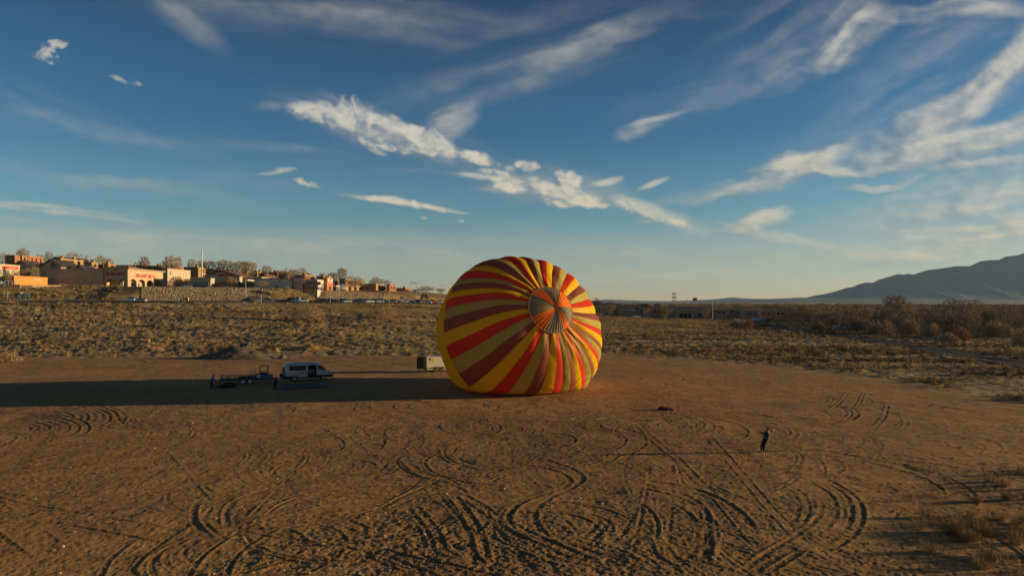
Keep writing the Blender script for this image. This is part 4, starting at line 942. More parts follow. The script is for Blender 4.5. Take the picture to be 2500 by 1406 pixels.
# dry tufts in the near right corner and sparse ones on the pad
m_dgr = plant_mat('golden brown grass', (.20, .125, .045), (.42, .28, .11))
big = [proto('tall_tuft', raw_mesh('tall_tuft', *blades(110, .35, .85, .013, .55, 201, base_r=.22), [m_dgr])), proto('tall_tuft', raw_mesh('tall_tuft', *blades(60, .4, .6, .010, .8, 202, base_r=.25), [m_dgr])), proto('low_tuft', raw_mesh('low_tuft', *blades(36, .2, .16, .012, 1.0, 203, base_r=.16), [m_sage]))]
def keepN(X, Y, g):
    px = 1250 + X * F / Y; py = HOR + HC * F / Y
    a = np.exp(-((px - 2440) / 150) ** 2 - ((py - 1330) / 70) ** 2) + .8 * np.exp(-((px - 2490) / 70) ** 2 - ((py - 1200) / 60) ** 2) + .35 * np.exp(-((px - 2340) / 60) ** 2 - ((py - 1290) / 30) ** 2)
    b = .06 * sstep(px, 2050, 2400) * sstep(py, 1400, 1000) * sstep(fbm(X / 4, Y / 4, 541, 3), .5, .65)
    return (g.random(len(X)) < np.clip(a, 0, 1) * .9 * sstep(fbm(X / 1.8, Y / 1.8, 543, 3), .40, .58) + b + .0004)
X, Y, g = field(60000, (-40, 46), (24, 118), 63, keepN)
px = 1250 + X * F / Y; py = HOR + HC * F / Y; u = g.random(len(X)); cor = (px > 2200) & (py > 1150)
K = np.where(cor, g.choice([0, 1, 1, 2], len(X)), 2); S = (g.uniform(.5, 1.2, len(X)) * np.where(cor, .95, 1))[:, None] * np.ones(3)
scatter('dry_grass', big, np.stack([X, Y, surf(X, Y)], 1), K, S, g.uniform(0, 6.28, len(X)))
# clods and pebbles
cl = []
for sd_ in range(3):
    m_ = MB(); m_.ball((0, 0, .25), 1, .8, .55, 6, 4); gg = np.random.default_rng(sd_); m_.v[0] = m_.v[0] * (1 + gg.uniform(-.28, .28, m_.v[0].shape)); cl.append(proto('clod', m_.mesh('clod', [mat('clod%d' % sd_, [(.34, .21, .11), (.30, .19, .10), (.60, .50, .38)][sd_], .95)])))
def keepC(X, Y, g):
    px = 1250 + X * F / Y; py = HOR + HC * F / Y
    c = np.exp(-((px - 1100) / 420) ** 2 - ((py - 1360) / 90) ** 2) + .5 * np.exp(-((px - 1600) / 400) ** 2 - ((py - 1300) / 100) ** 2)
    return g.random(len(X)) < .12 + c * .8
X, Y, g = field(26000, (-30, 34), (24, 70), 64, keepC)
K = g.choice([0, 1, 0, 1, 0, 1, 0, 1, 0, 1, 2], len(X)); S = (.012 + .085 * g.random(len(X)) ** 5)[:, None] * np.ones(3)
scatter('clods', cl, np.stack([X, Y, surf(X, Y)], 1), K, S, g.uniform(0, 6.28, len(X)))
gx = g; X, Y, g = field(900, (-230, -20), (336, 450), 68, lambda X, Y, g: (np.abs(X) < .8 * Y) & (1250 + X * F / Y < 820) & (g.random(len(X)) < .8))
S = g.uniform(.32, .58, len(X))[:, None] * np.ones(3)
WT = [proto('wood_tree', seg_mesh(colonize(120 + q, ell(5.6, 4.2, 4.2), n=260, step=.5, kill=.8, trunk=1.2), 3, 'wood_tree', m_, .05, 2200, 1.1, q, .08)) for q, m_ in ((1, m_twig), (2, m_twig3), (3, m_twig2))]
scatter('terrace_woods', WT, np.stack([X, Y, terrain(X, Y)], 1), g.integers(0, 3, len(X)), S, g.uniform(0, 6.28, len(X)), 'low winter trees filling the gaps between the apartments')
# the river woods: one winter-brown mass to the horizon
wk = []
for sd_, m_, kw in ((91, m_twig2, dict(spread=.6, first=.14, up=.1)), (92, m_twig, dict(spread=.5, first=.18, up=.2)), (93, m_twig2, dict(spread=.7, first=.12, up=.05)), (94, m_twig3, dict(spread=.45, first=.16, up=.3))):
    sg = colonize(sd_, ell(5.4, 4.8, 4.5) if sd_ % 2 else vase(10, 4.2, 1.0), n=300, step=.5, kill=.8, trunk=1.0); wk.append(proto('wood_tree', seg_mesh(sg, 3, 'wood_tree', m_, .05, 2600, 1.1, sd_, .08)))
def keepW(X, Y, g):
    px = 1250 + X * F / Y
    front = np.interp(px, [1440, 1500, 1900, 1960, 2080, 2250, 2500, 2900], [500, 520, 470, 330, 262, 245, 215, 150])
    edge = Y > front + (fbm(X / 30, Y / 30, 551, 3) - .5) * 50
    return (px > 1380) & (px < 2700) & edge & not_road(X, Y) & (g.random(len(X)) < .75)
X, Y, g = field(9000, (40, 900), (150, 1100), 65, keepW)
S = (g.uniform(.55, .95, len(X)) * (1 - .18 * sstep(Y, 600, 1000)))[:, None] * np.ones(3); S[:, :2] *= 1.25
scatter('river_woods', wk, np.stack([X, Y, surf(X, Y) - .1], 1), g.integers(0, 4, len(X)), S, g.uniform(0, 6.28, len(X)))

# ------------------------------------------------------------------ roads, mountain, far hills
m_asph = mat('asphalt', (.060, .056, .052), .9, nscale=.6, var=.25, bump=.2, bscale=6, spec=.08)
m_conc = mat('pale concrete', (.42, .35, .26), .9, nscale=.8)
def ribbon(name, pts, w, m, dz=.02, kind='structure', par=None):
    pts = np.array(pts, float); seg = np.hypot(*(pts[1:, :2] - pts[:-1, :2]).T); s = np.concatenate([[0], np.cumsum(seg)]); n = int(s[-1] / 4) + 2; si = np.linspace(0, s[-1], n)
    Q = np.stack([np.interp(si, s, pts[:, 0]), np.interp(si, s, pts[:, 1])], 1)
    for _ in range(6): Q[1:-1] = Q[1:-1] * .5 + (Q[:-2] + Q[2:]) * .25
    T = np.gradient(Q, axis=0); T /= np.linalg.norm(T, axis=1)[:, None]; N = np.stack([-T[:, 1], T[:, 0]], 1)
    off = np.linspace(-w / 2, w / 2, 7); X = Q[:, 0:1] + N[:, 0:1] * off; Y = Q[:, 1:2] + N[:, 1:2] * off
    Z = np.maximum(surf(X, Y), surf(X + .4, Y)) + dz
    Z = np.maximum.reduce([Z, np.roll(Z, 1, 0) if 0 else Z])
    o = bpy.data.objects.new(name, grid_mesh(name, X, Y, Z, [m], True)); C.objects.link(o)
    if kind: tag(o, kind=kind)
    if par: o.parent = par
    return o
xs_ = np.linspace(-330, 150, 60)
ribbon('street', [(x, float(road_y(x)) + 1) for x in xs_], 13.5, m_asph, .05)
ribbon('street_kerb', [(x, float(road_y(x)) - 7.0) for x in xs_], .8, m_conc, .16)
ribbon('street_pavement', [(x, float(road_y(x)) + 9.6) for x in xs_ if x < -20], 2.6, m_conc, .14)
ribbon('dirt_track', [(float(road_c(y_)), y_) for y_ in np.arange(60, 445, 6)], 8.2, mat('worn asphalt', (.055, .05, .045), .95, nscale=.5, var=.3, spec=.05), .14)
ribbon('cross_road', [(52, 405), (110, 392), (150, 388), (230, 400), (330, 420)], 14, m_asph, .12)
ribbon('driveway', [(-163.5, 262), (-162, 274), (-160, 286)], 7, m_asph, .1)
def ridge(name, prof, Y, depth, m, seed, foot=-30, rough_=1.0):
    """a range with a given skyline: crest profile, slopes cut by gullies running down towards the valley"""
    px = np.array([p[0] for p in prof], float); py = np.array([p[1] for p in prof], float)
    X = np.linspace((px[0] - 1250) * Y / F, (px[-1] - 1250) * Y / F, 420); H = HC + (HOR - np.interp(X * F / Y + 1250, px, py)) * Y / F
    v = np.concatenate([np.linspace(0, 1, 46), [1.02, 1.2, 1.5]]); XX, VV = np.meshgrid(X, v)
    body = np.where(VV <= 1, np.clip(VV, 0, 1) ** 1.35, 1 - (VV - 1) * 1.9)
    gul = (np.abs(fbm(XX / (Y * .035) + VV * .8, VV * 1.6, seed, 5, .55) - .5) * 2)
    Z = foot + (H[None] - foot) * body * (1 - .42 * rough_ * gul * np.clip(4 * VV * (1 - VV), 0, 1) * (VV <= 1))
    YY = Y - depth * (1 - VV)
    k = YY / Y
    o = bpy.data.objects.new(name, grid_mesh(name, XX, YY, Z, [m], True)); C.objects.link(o); return tag(o, kind='structure')
MP = [(1700, 735.5), (1800, 733), (1900, 731), (1940, 729.3), (1964, 727.7), (1987, 722), (2014, 717.6), (2041, 711), (2067, 702.6), (2079, 701), (2097, 694), (2113, 689.6), (2132, 690), (2146, 682.4), (2173, 675), (2193, 669), (2206, 671), (2215, 668), (2231, 670), (2265, 659), (2294, 656), (2332, 650), (2368, 649.7), (2394, 637.6), (2421, 634.7), (2439, 634.7), (2455, 626.4), (2486, 623), (2500, 618), (2620, 600), (2800, 592), (3100, 602), (3500, 640), (3900, 700)]
m_rock = mat('mountain rock', (.050, .052, .050), .95, nscale=.0012, col2=(.036, .038, .038))
ridge('mountain', MP, 9000, 1700, m_rock, 601)
ridge('mesa', [(1690, 737), (1740, 734.5), (1800, 732.5), (1860, 730), (1960, 727.5), (2100, 728), (2400, 731), (2800, 734)], 7600, 900, m_rock, 611, rough_=.6)
ridge('hills', [(1400, 737), (1480, 731), (1560, 734), (1640, 735), (1740, 731), (1790, 726), (1830, 729), (1880, 730), (1960, 726), (2020, 734), (2080, 737)], 11500, 1200, m_rock, 617, rough_=.5)
# the air
HAZE = 2.6e-5
hz = MB(); hz.box(-13500, 13500, -600, 13500, -40, 900)
ho = hz.build('haze', [bpy.data.materials.new('haze air')]); tag(ho, kind='stuff')
hm = ho.data.materials[0]; hm.use_nodes = True; hm.node_tree.nodes.clear()
hout = hm.node_tree.nodes.new('ShaderNodeOutputMaterial'); hv = hm.node_tree.nodes.new('ShaderNodeVolumePrincipled'); hm.node_tree.links.new(hv.outputs[0], hout.inputs['Volume'])
hv.inputs['Color'].default_value = (.42, .64, .95, 1); hv.inputs['Density'].default_value = HAZE; hv.inputs['Anisotropy'].default_value = .1

# ------------------------------------------------------------------ buildings on the left terrace
m_glass = mat('dark window glass', (.02, .022, .025), .12, spec=.6, nscale=.4)
m_white = mat('white paint', (.60, .54, .45), .6, nscale=1.5, var=.08)
m_cream = mat('cream stucco', (.50, .345, .20), .85, nscale=.5, var=.12, bump=.15)
m_tan = mat('tan stucco', (.48, .34, .20), .85, nscale=.5, var=.12, bump=.15)
m_beige = mat('beige stucco', (.48, .37, .24), .85, nscale=.5, var=.1)
m_adobe = mat('brown adobe', (.33, .175, .075), .9, nscale=.35, var=.2)
m_adobe2 = mat('golden adobe', (.38, .23, .09), .9, nscale=.35, var=.2)
m_redad = mat('red brown adobe', (.38, .145, .07), .9, nscale=.35, var=.2)
m_orange = mat('orange painted block', (.62, .23, .055), .8, nscale=.6, var=.08)
m_roof = mat('brown tile roof', (.20, .11, .065), .8, nscale=3, var=.3)
m_droof = mat('dark shingle roof', (.055, .045, .045), .9, nscale=2, var=.3)
m_red = mat('red sign paint', (.50, .03, .025), .5)
m_brick = mat('dark red brown block', (.16, .075, .05), .85, nscale=1.2, var=.2)
m_dark = mat('dark recess', (.03, .025, .02), .9)
m_steel = mat('galvanised steel', (.34, .32, .29), .5, metal=.5)
m_green = mat('dark green metal', (.04, .10, .08), .5)
m_teal = mat('teal panel', (.12, .26, .25), .5)
m_yell = mat('yellow paint', (.70, .42, .05), .6)
m_grey = mat('grey paint', (.28, .28, .28), .6)
m_blk = mat('black rubber', (.015, .015, .015), .8)
m_blue = mat('blue sign', (.04, .07, .20), .5)
def span(px0, px1, pxL, Y):
    """front face between two columns at distance Y, east side reaching column pxL"""
    x0, x1 = (px0 - 1250) * Y / F, (px1 - 1250) * Y / F
    Y2 = x1 * F / (pxL - 1250); return x0, x1, Y, max(Y2, Y + 4)
def zat(py, Y): return HC + (HOR - py) * Y / F
WINM = {}
def window_mesh(kind='w'):
    if kind in WINM: return WINM[kind]
    m_ = MB(); m_.box(-.5, .5, -.06, .0, -.5, .5, 1); 
    for a, b, c, d in ((-.5, .5, -.5, -.42), (-.5, .5, .42, .5), (-.5, -.42, -.42, .42), (.42, .5, -.42, .42), (-.03, .03, -.42, .42)): m_.box(a, b, -.14, -.06, c, d, 0)
    WINM[kind] = m_.mesh('window', [m_white if kind == 'w' else (m_brick if kind == 'b' else m_dark), m_glass]); return WINM[kind]
def window(par, x, y, z, w, h, face='E', kind='w', name='window'):
    o = link(name, window_mesh(kind), par, (x, y, z)); o.scale = (w, 1, h); o.rotation_euler = (0, 0, R(90) if face == 'E' else 0)
    if face == 'E': o.location.x += .002
    return o
def arch_wall(m_, u0, u1, z0, z1, t0, t1, ops, axis, mi=0):
    """a wall along u with arched openings (ua, ub, spring, crown); solid thickness t0..t1"""
    def bx(a, b, c, d):
        if axis == 'x': m_.box(a, b, t0, t1, c, d, mi)
        else: m_.box(t0, t1, a, b, c, d, mi)
    cur = u0
    for a, b, s, c in ops:
        bx(cur, a, z0, z1); n = 10
        for k in range(n):
            ua, ub = a + (b - a) * k / n, a + (b - a) * (k + 1) / n; um = ((ua + ub) / 2 - (a + b) / 2) / ((b - a) / 2)
            bx(ua, ub, s + (c - s) * math.sqrt(max(0, 1 - um * um)), z1)
        cur = b
    bx(cur, u1, z0, z1)
# --- the tyre shop with the arcade at its corner
x0, x1, Y0, Y1 = span(112, 312, 398, 300.0)
zb, zt_ = 16.6, zat(655, 300); xm = (253 - 1250) * 300 / F
shop = empty('tyre_shop', (x1, Y0, zb), 'long tan tyre shop with arcaded corner, red lettering and brown hipped roof', 'shop')
L = lambda x: x - x1
ly = Y1 - Y0; H = zt_ - zb
wl = MB()
wl.box(x0 - x1, xm - x1, .35, 16, 0, H - .45)               # long west wing
for k in range(5):   # blind arches along the wing: piers standing proud
    a = x0 - x1 + (xm - x0) * k / 4; wl.box(a - .35, a + .35, 0, .348, 0, H - .45)
wl.build('west_wing', m_tan, shop)
w2 = MB(); n_ = 4; seg = (xm - x0) / n_
for k in range(n_):
    a = x0 - x1 + seg * k + .35; arch_wall(w2, a, a + seg - .7, 0, H - .46, .02, .34, [(a + .25, a + seg - .95, 3.0, 4.4)], 'x')
w2.build('blind_arches', m_tan, shop)
cw = MB()
fx0 = xm - x1 + .002
opsF = [(px_ := (258 - 312) * 300 / F, (282 - 312) * 300 / F, 2.8, 4.3), ((287.6 - 312) * 300 / F, (308 - 312) * 300 / F, 2.8, 4.3)]
arch_wall(cw, fx0, -.62, 0, H, 0, .6, opsF, 'x')
opsE = []
for a, b in ((317, 333.5), (337.7, 354), (358.5, 373.5), (377.7, 393)):
    ya, yb = x1 * F / (a - 1250) - Y0, x1 * F / (b - 1250) - Y0; opsE.append((ya, yb, 2.9, 4.5))
arch_wall(cw, 0, ly, 0, H, -.6, 0, opsE, 'y')
cw.build('arcade_wall', m_cream, shop)
iw = MB(); iw.box(fx0, -5.2, 4.6, 5.0, 0, H - .3); iw.box(-5.2, -4.8, 4.6, ly, 0, H - .3); iw.box(fx0, -.62, ly - .4, ly - .01, 0, H - .3); iw.box(fx0, fx0 + .3, .61, 4.6, 0, H - .3)
iw.build('inner_wall', m_cream, shop)
MB().box(fx0, -.61, .61, ly - .41, H - 3.6, H - 3.4).build('ceiling', m_cream, shop)
for k in range(5): window(shop, -4.74, 8 + k * 4.4, 1.9, 2.4, 2.8)
for k in range(3): window(shop, fx0 + 4 + k * 3.4, 4.58, 1.9, 2.2, 2.8, 'S')
rf = MB(); ov = .9; rx0, ry1 = fx0 - 2.2, ly + ov; ax_, bx_ = rx0, ov
pr = zat(647.5, 306) - zb
V_ = [(rx0, -ov, H + .02), (ov, -ov, H + .02), (ov, ry1, H + .02), (rx0, ry1, H + .02), (-3.2, 6, pr), (-6.5, ly - 8, pr - .6)]
rf.add(V_, [(0, 1, 4), (1, 2, 5, 4), (2, 3, 5), (3, 0, 4, 5), (0, 3, 2, 1)]); rf.build('roof', m_roof, shop)
MB().box(rx0, ov - .05, -ov + .05, ry1 - .05, H - .35, H + .01).build('eaves', m_cream, shop)
MB().box(x0 - x1 - .1, xm - x1, .2, 16.2, H - .44, H - .1).build('parapet', m_tan, shop)
lettering('DISCOUNT TIRE CO.', 1.9, m_red, shop, ((256.7 + 306) / 2 * 300 / F - 312 * 300 / F, -.05, H - 2.55), (R(90), 0, 0), .06, width=47 * 300 / F)
yl0, yl1 = x1 * F / (331 - 1250) - Y0, x1 * F / (380 - 1250) - Y0
lettering('DISCOUNT TIRE CO.', 2.0, m_red, shop, (.05, (yl0 + yl1) / 2, H - 3.0), (R(90), 0, R(90)), .06, width=yl1 - yl0)
lamp_ = MB(); [lamp_.ball((fx0 + 3 + k * 5, .9, 3.4), .25, .25, .25, 6, 4) for k in range(2)]; lamp_.build('porch_lights', m_white, shop)
MB().box(-4, 4, -2.2, -.5, -.6, .02).build('planter_kerb', m_tan, shop)
# --- generic blocks
def block(name, label, cat, px0, px1, pxL, Y, ytop, ybase, m, group=None, parapet=.5, down=2.5):
    x0, x1, a, b = span(px0, px1, pxL, Y); z0, z1 = zat(ybase, Y), zat(ytop, Y)
    e = empty(name, (x1, a, z0), label, cat, group); e['dims'] = 0; del e['dims']
    MB().box(x0 - x1, 0, 0, b - a, -down, z1 - z0).build('wall', m, e)
    p = MB(); t = .3
    for q in ((x0 - x1 - .1, .1, -.1, t), (x0 - x1 - .1, .1, b - a - t, b - a + .1), (x0 - x1 - .1, x0 - x1 + t, t, b - a - t), (.1 - t - .1, .1, t, b - a - t)): p.box(*q, z1 - z0 + .002, z1 - z0 + parapet)
    p.build('parapet', m, e)
    return e, x0 - x1, b - a, z1 - z0
e, fw, dp, h = block('garage_building', 'white garage with a red sign band and white framed doors at the left edge', 'garage', -60, -28, 48.5, 299, 645, 671, m_beige)
MB().box(.03, .18, dp * .42, dp * .93, h - 1.5, h - .4).build('sign_band', m_red, e)
for k in range(5): MB().box(.181, .22, dp * (.62 + .05 * k), dp * (.65 + .05 * k), h - 1.05, h - .85).build('sign_letter', m_white, e)
for k, (a, b) in enumerate(((.30, .40), (.46, .64), (.74, .84))):
    d = MB(); y0_, y1_ = dp * a, dp * b; d.box(.02, .10, y0_, y1_, .1, h - 1.9, 1)
    for q in range(5): d.box(.10, .16, y0_, y1_, .1 + q * (h - 2.1) / 4, .22 + q * (h - 2.1) / 4)
    for q in range(5): d.box(.161, .2, y0_ + (y1_ - y0_) * q / 4 - .06, y0_ + (y1_ - y0_) * q / 4 + .06, .1, h - 1.9)
    d.build('garage_door', [m_white, m_glass], e)
e, fw, dp, h = block('orange_building', 'low bright orange block building with small white numbers near its roof', 'building', 8, 34, 116, 276, 676.0, 697, m_orange, down=4)
lettering('292-5454', .9, m_white, e, (.05, dp * .68, h - .6), (R(90), 0, R(90)), .04, width=dp * .24)
e = empty('retaining_wall', (0, 0, 0), 'low tan block retaining wall below the orange building', 'wall')
for a, b, t, Ya, Yb in ((50, 80, 697.5, 268, 269), (80, 150, 695.5, 269, 275), (-10, 50, 694.5, 266, 267)):
    xa, xb = (a - 1250) * Ya / F, (b - 1250) * Yb / F; A = Vector((xa, Ya, 0)); B = Vector((xb, Yb, 0)); d = (B - A).normalized(); n = Vector((d.y, -d.x, 0)) * .15; zt0 = zat(t, Ya)
    m_ = MB(); m_.add([A + n + Vector((0, 0, 14)), B + n + Vector((0, 0, 14)), B - n + Vector((0, 0, 14)), A - n + Vector((0, 0, 14)), A + n + Vector((0, 0, zt0)), B + n + Vector((0, 0, zt0)), B - n + Vector((0, 0, zt0)), A - n + Vector((0, 0, zt0))], [(0, 3, 2, 1), (4, 5, 6, 7), (0, 1, 5, 4), (1, 2, 6, 5), (2, 3, 7, 6), (3, 0, 4, 7)])
    m_.build('wall_section', m_tan, e)
e = empty('retaining_wall', (0, 0, 0), 'long lit block wall with small shrubs before it, right of the tyre shop', 'wall')
for a, b, t in ((399, 455, 701), (455, 516, 702.5), (518, 524, 703.5)):
    Ya = 297; m_ = MB(); m_.box((a - 1250) * Ya / F, (b - 1250) * Ya / F, Ya, Ya + .3, 14, zat(t, Ya)); m_.build('wall_section', m_cream, e)
    for k in range(int((b - a) / 8)):
        m_ = MB(); m_.box((a + 2 + k * 8 - 1250) * Ya / F, (a + 3 + k * 8 - 1250) * Ya / F, Ya - .15, Ya - .01, 14, zat(t, Ya) + .1); m_.build('pier', m_cream, e)
e, fw, dp, h = block('block_building', 'plain beige wall building with a green emblem right of the tyre shop', 'building', 396, 409, 465, 352, 657.5, 690, m_beige)
MB().box(.02, .12, dp * .10, dp * .19, h - 2.6, h - 1.1).build('emblem', m_green, e); MB().box(.121, .16, dp * .12, dp * .17, h - 2.3, h - 1.4).build('emblem_centre', m_white, e)
for k in range(3): MB().box(.02, .1, dp * (.52 + .14 * k), dp * (.535 + .14 * k), h - 1.9, h - 1.5).build('vent', m_dark, e)
# gabled houses between
def gable(name, label, px0, px1, Y, yeave, yridge, ybase, m, roof, depth=14, east=True, red=None, cat='building', lx=None):
    x0, x1 = (px0 - 1250) * Y / F, (px1 - 1250) * Y / F; z0, ze, zr = zat(ybase, Y), zat(yeave, Y), zat(yridge, Y)
    e = empty(name, (x1, Y, z0), label, cat); w = x1 - x0; E_, Rr = ze - z0, zr - z0
    MB().prism([(-w, -2), (0, -2), (0, E_), (-w / 2, Rr - .25), (-w, E_)], 0, depth).build('wall', m, e)
    for sg, nm in ((-1, 'roof_slope'), (1, 'roof_slope')):
        xe = -w / 2 + sg * (w / 2 + .6); sl = (E_ - Rr) / (w / 2)
        ze_ = Rr + sl * (w / 2 + .6)
        q = MB().prism([(-w / 2, Rr), (xe, ze_), (xe, ze_ + .3), (-w / 2, Rr + .3)], -.6, depth + .6); q.build(nm, roof, e)
    if red: MB().box(-w * .62, -w * .18, -.2, -.02, E_ + .05, E_ + .9).build('sign_band', m_red, e)
    return e, w, E_, Rr
gable('gabled_restaurant', 'dark roofed restaurant with cream gable, left of the dark pine', 100, 149, 330, 650, 634, 665, m_cream, m_droof)
gable('gabled_house', 'small cream gable end standing before the dark brown apartments', 44, 62, 340, 645, 637, 665, m_cream, m_droof, 10)
gable('gabled_house', 'small white gable at the right edge of the chimneyed apartment block', 186, 203, 335, 656, 648, 670, m_cream, m_droof, 10)
gable('gabled_house', 'little white gable standing alone above the long pharmacy wall', 634, 657, 345, 680, 671, 690, m_white, m_roof, 14)
e, w, E_, Rr = gable('gabled_shop', 'wide grey gabled shop with a red sign band behind the low dark awning shop', 500, 585, 325, 674, 661, 688, m_beige, m_roof, 18, red=True, cat='shop')
MB().box(-w - 8, -w - .01, 2, 16, -2, E_ - .5).build('side_wing', m_beige, e); MB().box(.01, 9, 4, 14, -2, E_ - .2).build('lit_wing', m_beige, e)
e, fw, dp, h = block('awning_shop', 'low shop with dark awnings and white lit end wall, mid left', 'shop', 470, 514, 524, 305, 681.5, 701, m_beige)
for k in range(2): m_ = MB(); m_.prism([(-1.3, h - 3.6), (-.02, h - 2.7), (-.02, h - 3.6)], fw * (.95 - .45 * k), fw * (.57 - .45 * k), axis='x'); m_.build('awning', m_blue, e)
for k in range(3): window(e, fw * (.85 - .3 * k), -.02, 1.4, 2.4, 2.2, 'S')
e, fw, dp, h = block('side_shop', 'small shop under brown tiled roof, beside the large tan tree', 'shop', 524, 583, 594, 312, 693, 706, m_tan, parapet=.2)
m_ = MB(); m_.add([(fw - 1, -1.2, h), (1, -1.2, h), (1, dp + 1, h), (fw - 1, dp + 1, h), (fw + 4, dp / 2, h + 1.9), (-3, dp / 2, h + 1.9)], [(0, 1, 5, 4), (1, 2, 5), (2, 3, 4, 5), (3, 0, 4), (0, 3, 2, 1)]); m_.build('roof', m_roof, e)
for k in range(2): window(e, .02, dp * (.3 + .35 * k), 1.2, 1.6, 1.5)
e, fw, dp, h = block('white_annex', 'small white lit annex right of the dark green round tree', 'building', 596, 604, 620, 318, 685, 704, m_white)
for k in range(2): window(e, .02, dp * (.3 + .4 * k), h * .4, 2.2, 1.6)
# --- the pharmacy
x0, x1, Y0, Y1 = span(622, 775, 811, 308.0); zb = 15.8; zt_ = zat(681, 308); H = zt_ - zb
ph = empty('pharmacy', (x1, Y0, zb), 'long white pharmacy with two brown gabled towers and red lettering', 'shop')
fx = lambda p: (p - 775) * 308 / F
MB().box(fx(622), fx(716), 0, 20, -2.5, H).build('white_wall', m_white, ph)
MB().box(fx(622) - .1, fx(716), -.1, 20.1, H + .002, H + .35).build('cornice', m_dark, ph)
MB().box(fx(681), fx(685), -.1, -.01, H - 1.4, H - .6).build('red_square', m_red, ph)
lettering('Beauty', .7, m_grey, ph, (fx(706), -.06, H - .55), (R(90), 0, 0), .04, width=fx(712) - fx(700))
for p_, q_ in ((671, .62), (671, .45), (694, .62), (694, .45)): MB().box(fx(p_) - .2, fx(p_) + .2, -.06, -.01, H * q_, H * q_ + .25).build('vent', m_dark, ph)
T0, T1 = fx(716), fx(745.5); tz = zat(675.5, 308) - zb; rz_ = zat(671.5, 308) - zb
m_ = MB(); m_.prism([(T0, -2.5), (T1, -2.5), (T1, tz), ((T0 + T1) / 2, rz_), (T0, tz)], -1.2, 8); m_.build('tower', m_brick, ph)
m_ = MB(); m_.prism([(T0 + .6, tz - 3.2), (T1 - .6, tz - 3.2), (T1 - .6, tz - .5), ((T0 + T1) / 2, rz_ - .9), (T0 + .6, tz - .5)], -1.35, -1.21); m_.build('sign_panel', m_white, ph)
lettering('CVS', 1.5, m_red, ph, ((T0 + T1) / 2, -1.40, tz - .95), (R(90), 0, 0), .05, width=2.6); lettering('pharmacy', 1.0, m_red, ph, ((T0 + T1) / 2, -1.40, tz - 2.35), (R(90), 0, 0), .05, width=4.2)
MB().box(T0 + .8, T1 - .8, -1.3, -1.21, -1, 2.6).build('bay_wall', m_beige, ph); MB().box(T0 + .7, T1 - .7, -1.5, -1.2, 2.62, 3.0).build('canopy_edge', m_white, ph)
MB().box(T1 + .002, 0, 0, 18, -2.5, zat(682, 308) - zb).build('front_wall', m_beige, ph)
m_ = MB(); zq = zat(690, 308) - zb; m_.prism([(-2.4, zq - 1.1), (-.01, zq + .4), (-.01, zq - 1.1)], T1 + .2, 1.6, axis='x'); m_.build('brown_awning', m_brick, ph); MB().box(T1 + .2, 1.6, -2.5, -2.3, zq - 1.35, zq - 1.1).build('fascia', m_white, ph)
for k in range(6): window(ph, T1 + .9 + k * .92, -.02, 1.5, .7, 1.6, 'S')
for k in range(5): MB().box(T1 + .4 + k * 1.25, T1 + .6 + k * 1.25, -2.4, -2.2, -1, zq - 1.35).build('post', m_brick, ph)
de = Y1 - Y0; yp = lambda p: x1 * F / (p - 1250) - Y0
MB().box(-8, .002, .01, de, -2.5, zat(684, 308) - zb).build('east_wall', m_white, ph)
ta, tb = yp(790), yp(804.5); tzz = zat(680, 320) - zb
m_ = MB(); m_.prism([(ta, -2.5), (tb, -2.5), (tb, tzz + .2), ((ta + tb) / 2, tzz + 1.4), (ta, tzz + .2)], .01, 1.6, axis='x'); m_.build('entrance_tower', mat('orange brown block', (.42, .17, .08), .85), ph)
MB().box(1.61, 1.75, ta + .8, tb - .8, tzz - 1.9, tzz - .1).build('sign_panel', m_white, ph)
lettering('CVS', 1.1, m_red, ph, (1.80, (ta + tb) / 2, tzz - .45), (R(90), 0, R(90)), .04, width=3.4); lettering('pharmacy', .8, m_red, ph, (1.80, (ta + tb) / 2, tzz - 1.4), (R(90), 0, R(90)), .04, width=(tb - ta) * .62)
MB().box(1.61, 1.66, (ta + tb) / 2 - 1.6, (ta + tb) / 2 + 1.6, -1, 2.6).build('doorway', m_dark, ph)
for k in range(4): window(ph, .03, yp(778) + k * 2.2, 1.2, 1.5, 1.6)
MB().box(.02, 3.4, tb + .1, de + 2, 2.6, 3.2).build('porch_roof', m_white, ph)
for k in range(3): MB().box(3.0, 3.3, tb + .6 + k * 3, tb + .9 + k * 3, -1.5, 2.6).build('porch_column', m_white, ph)
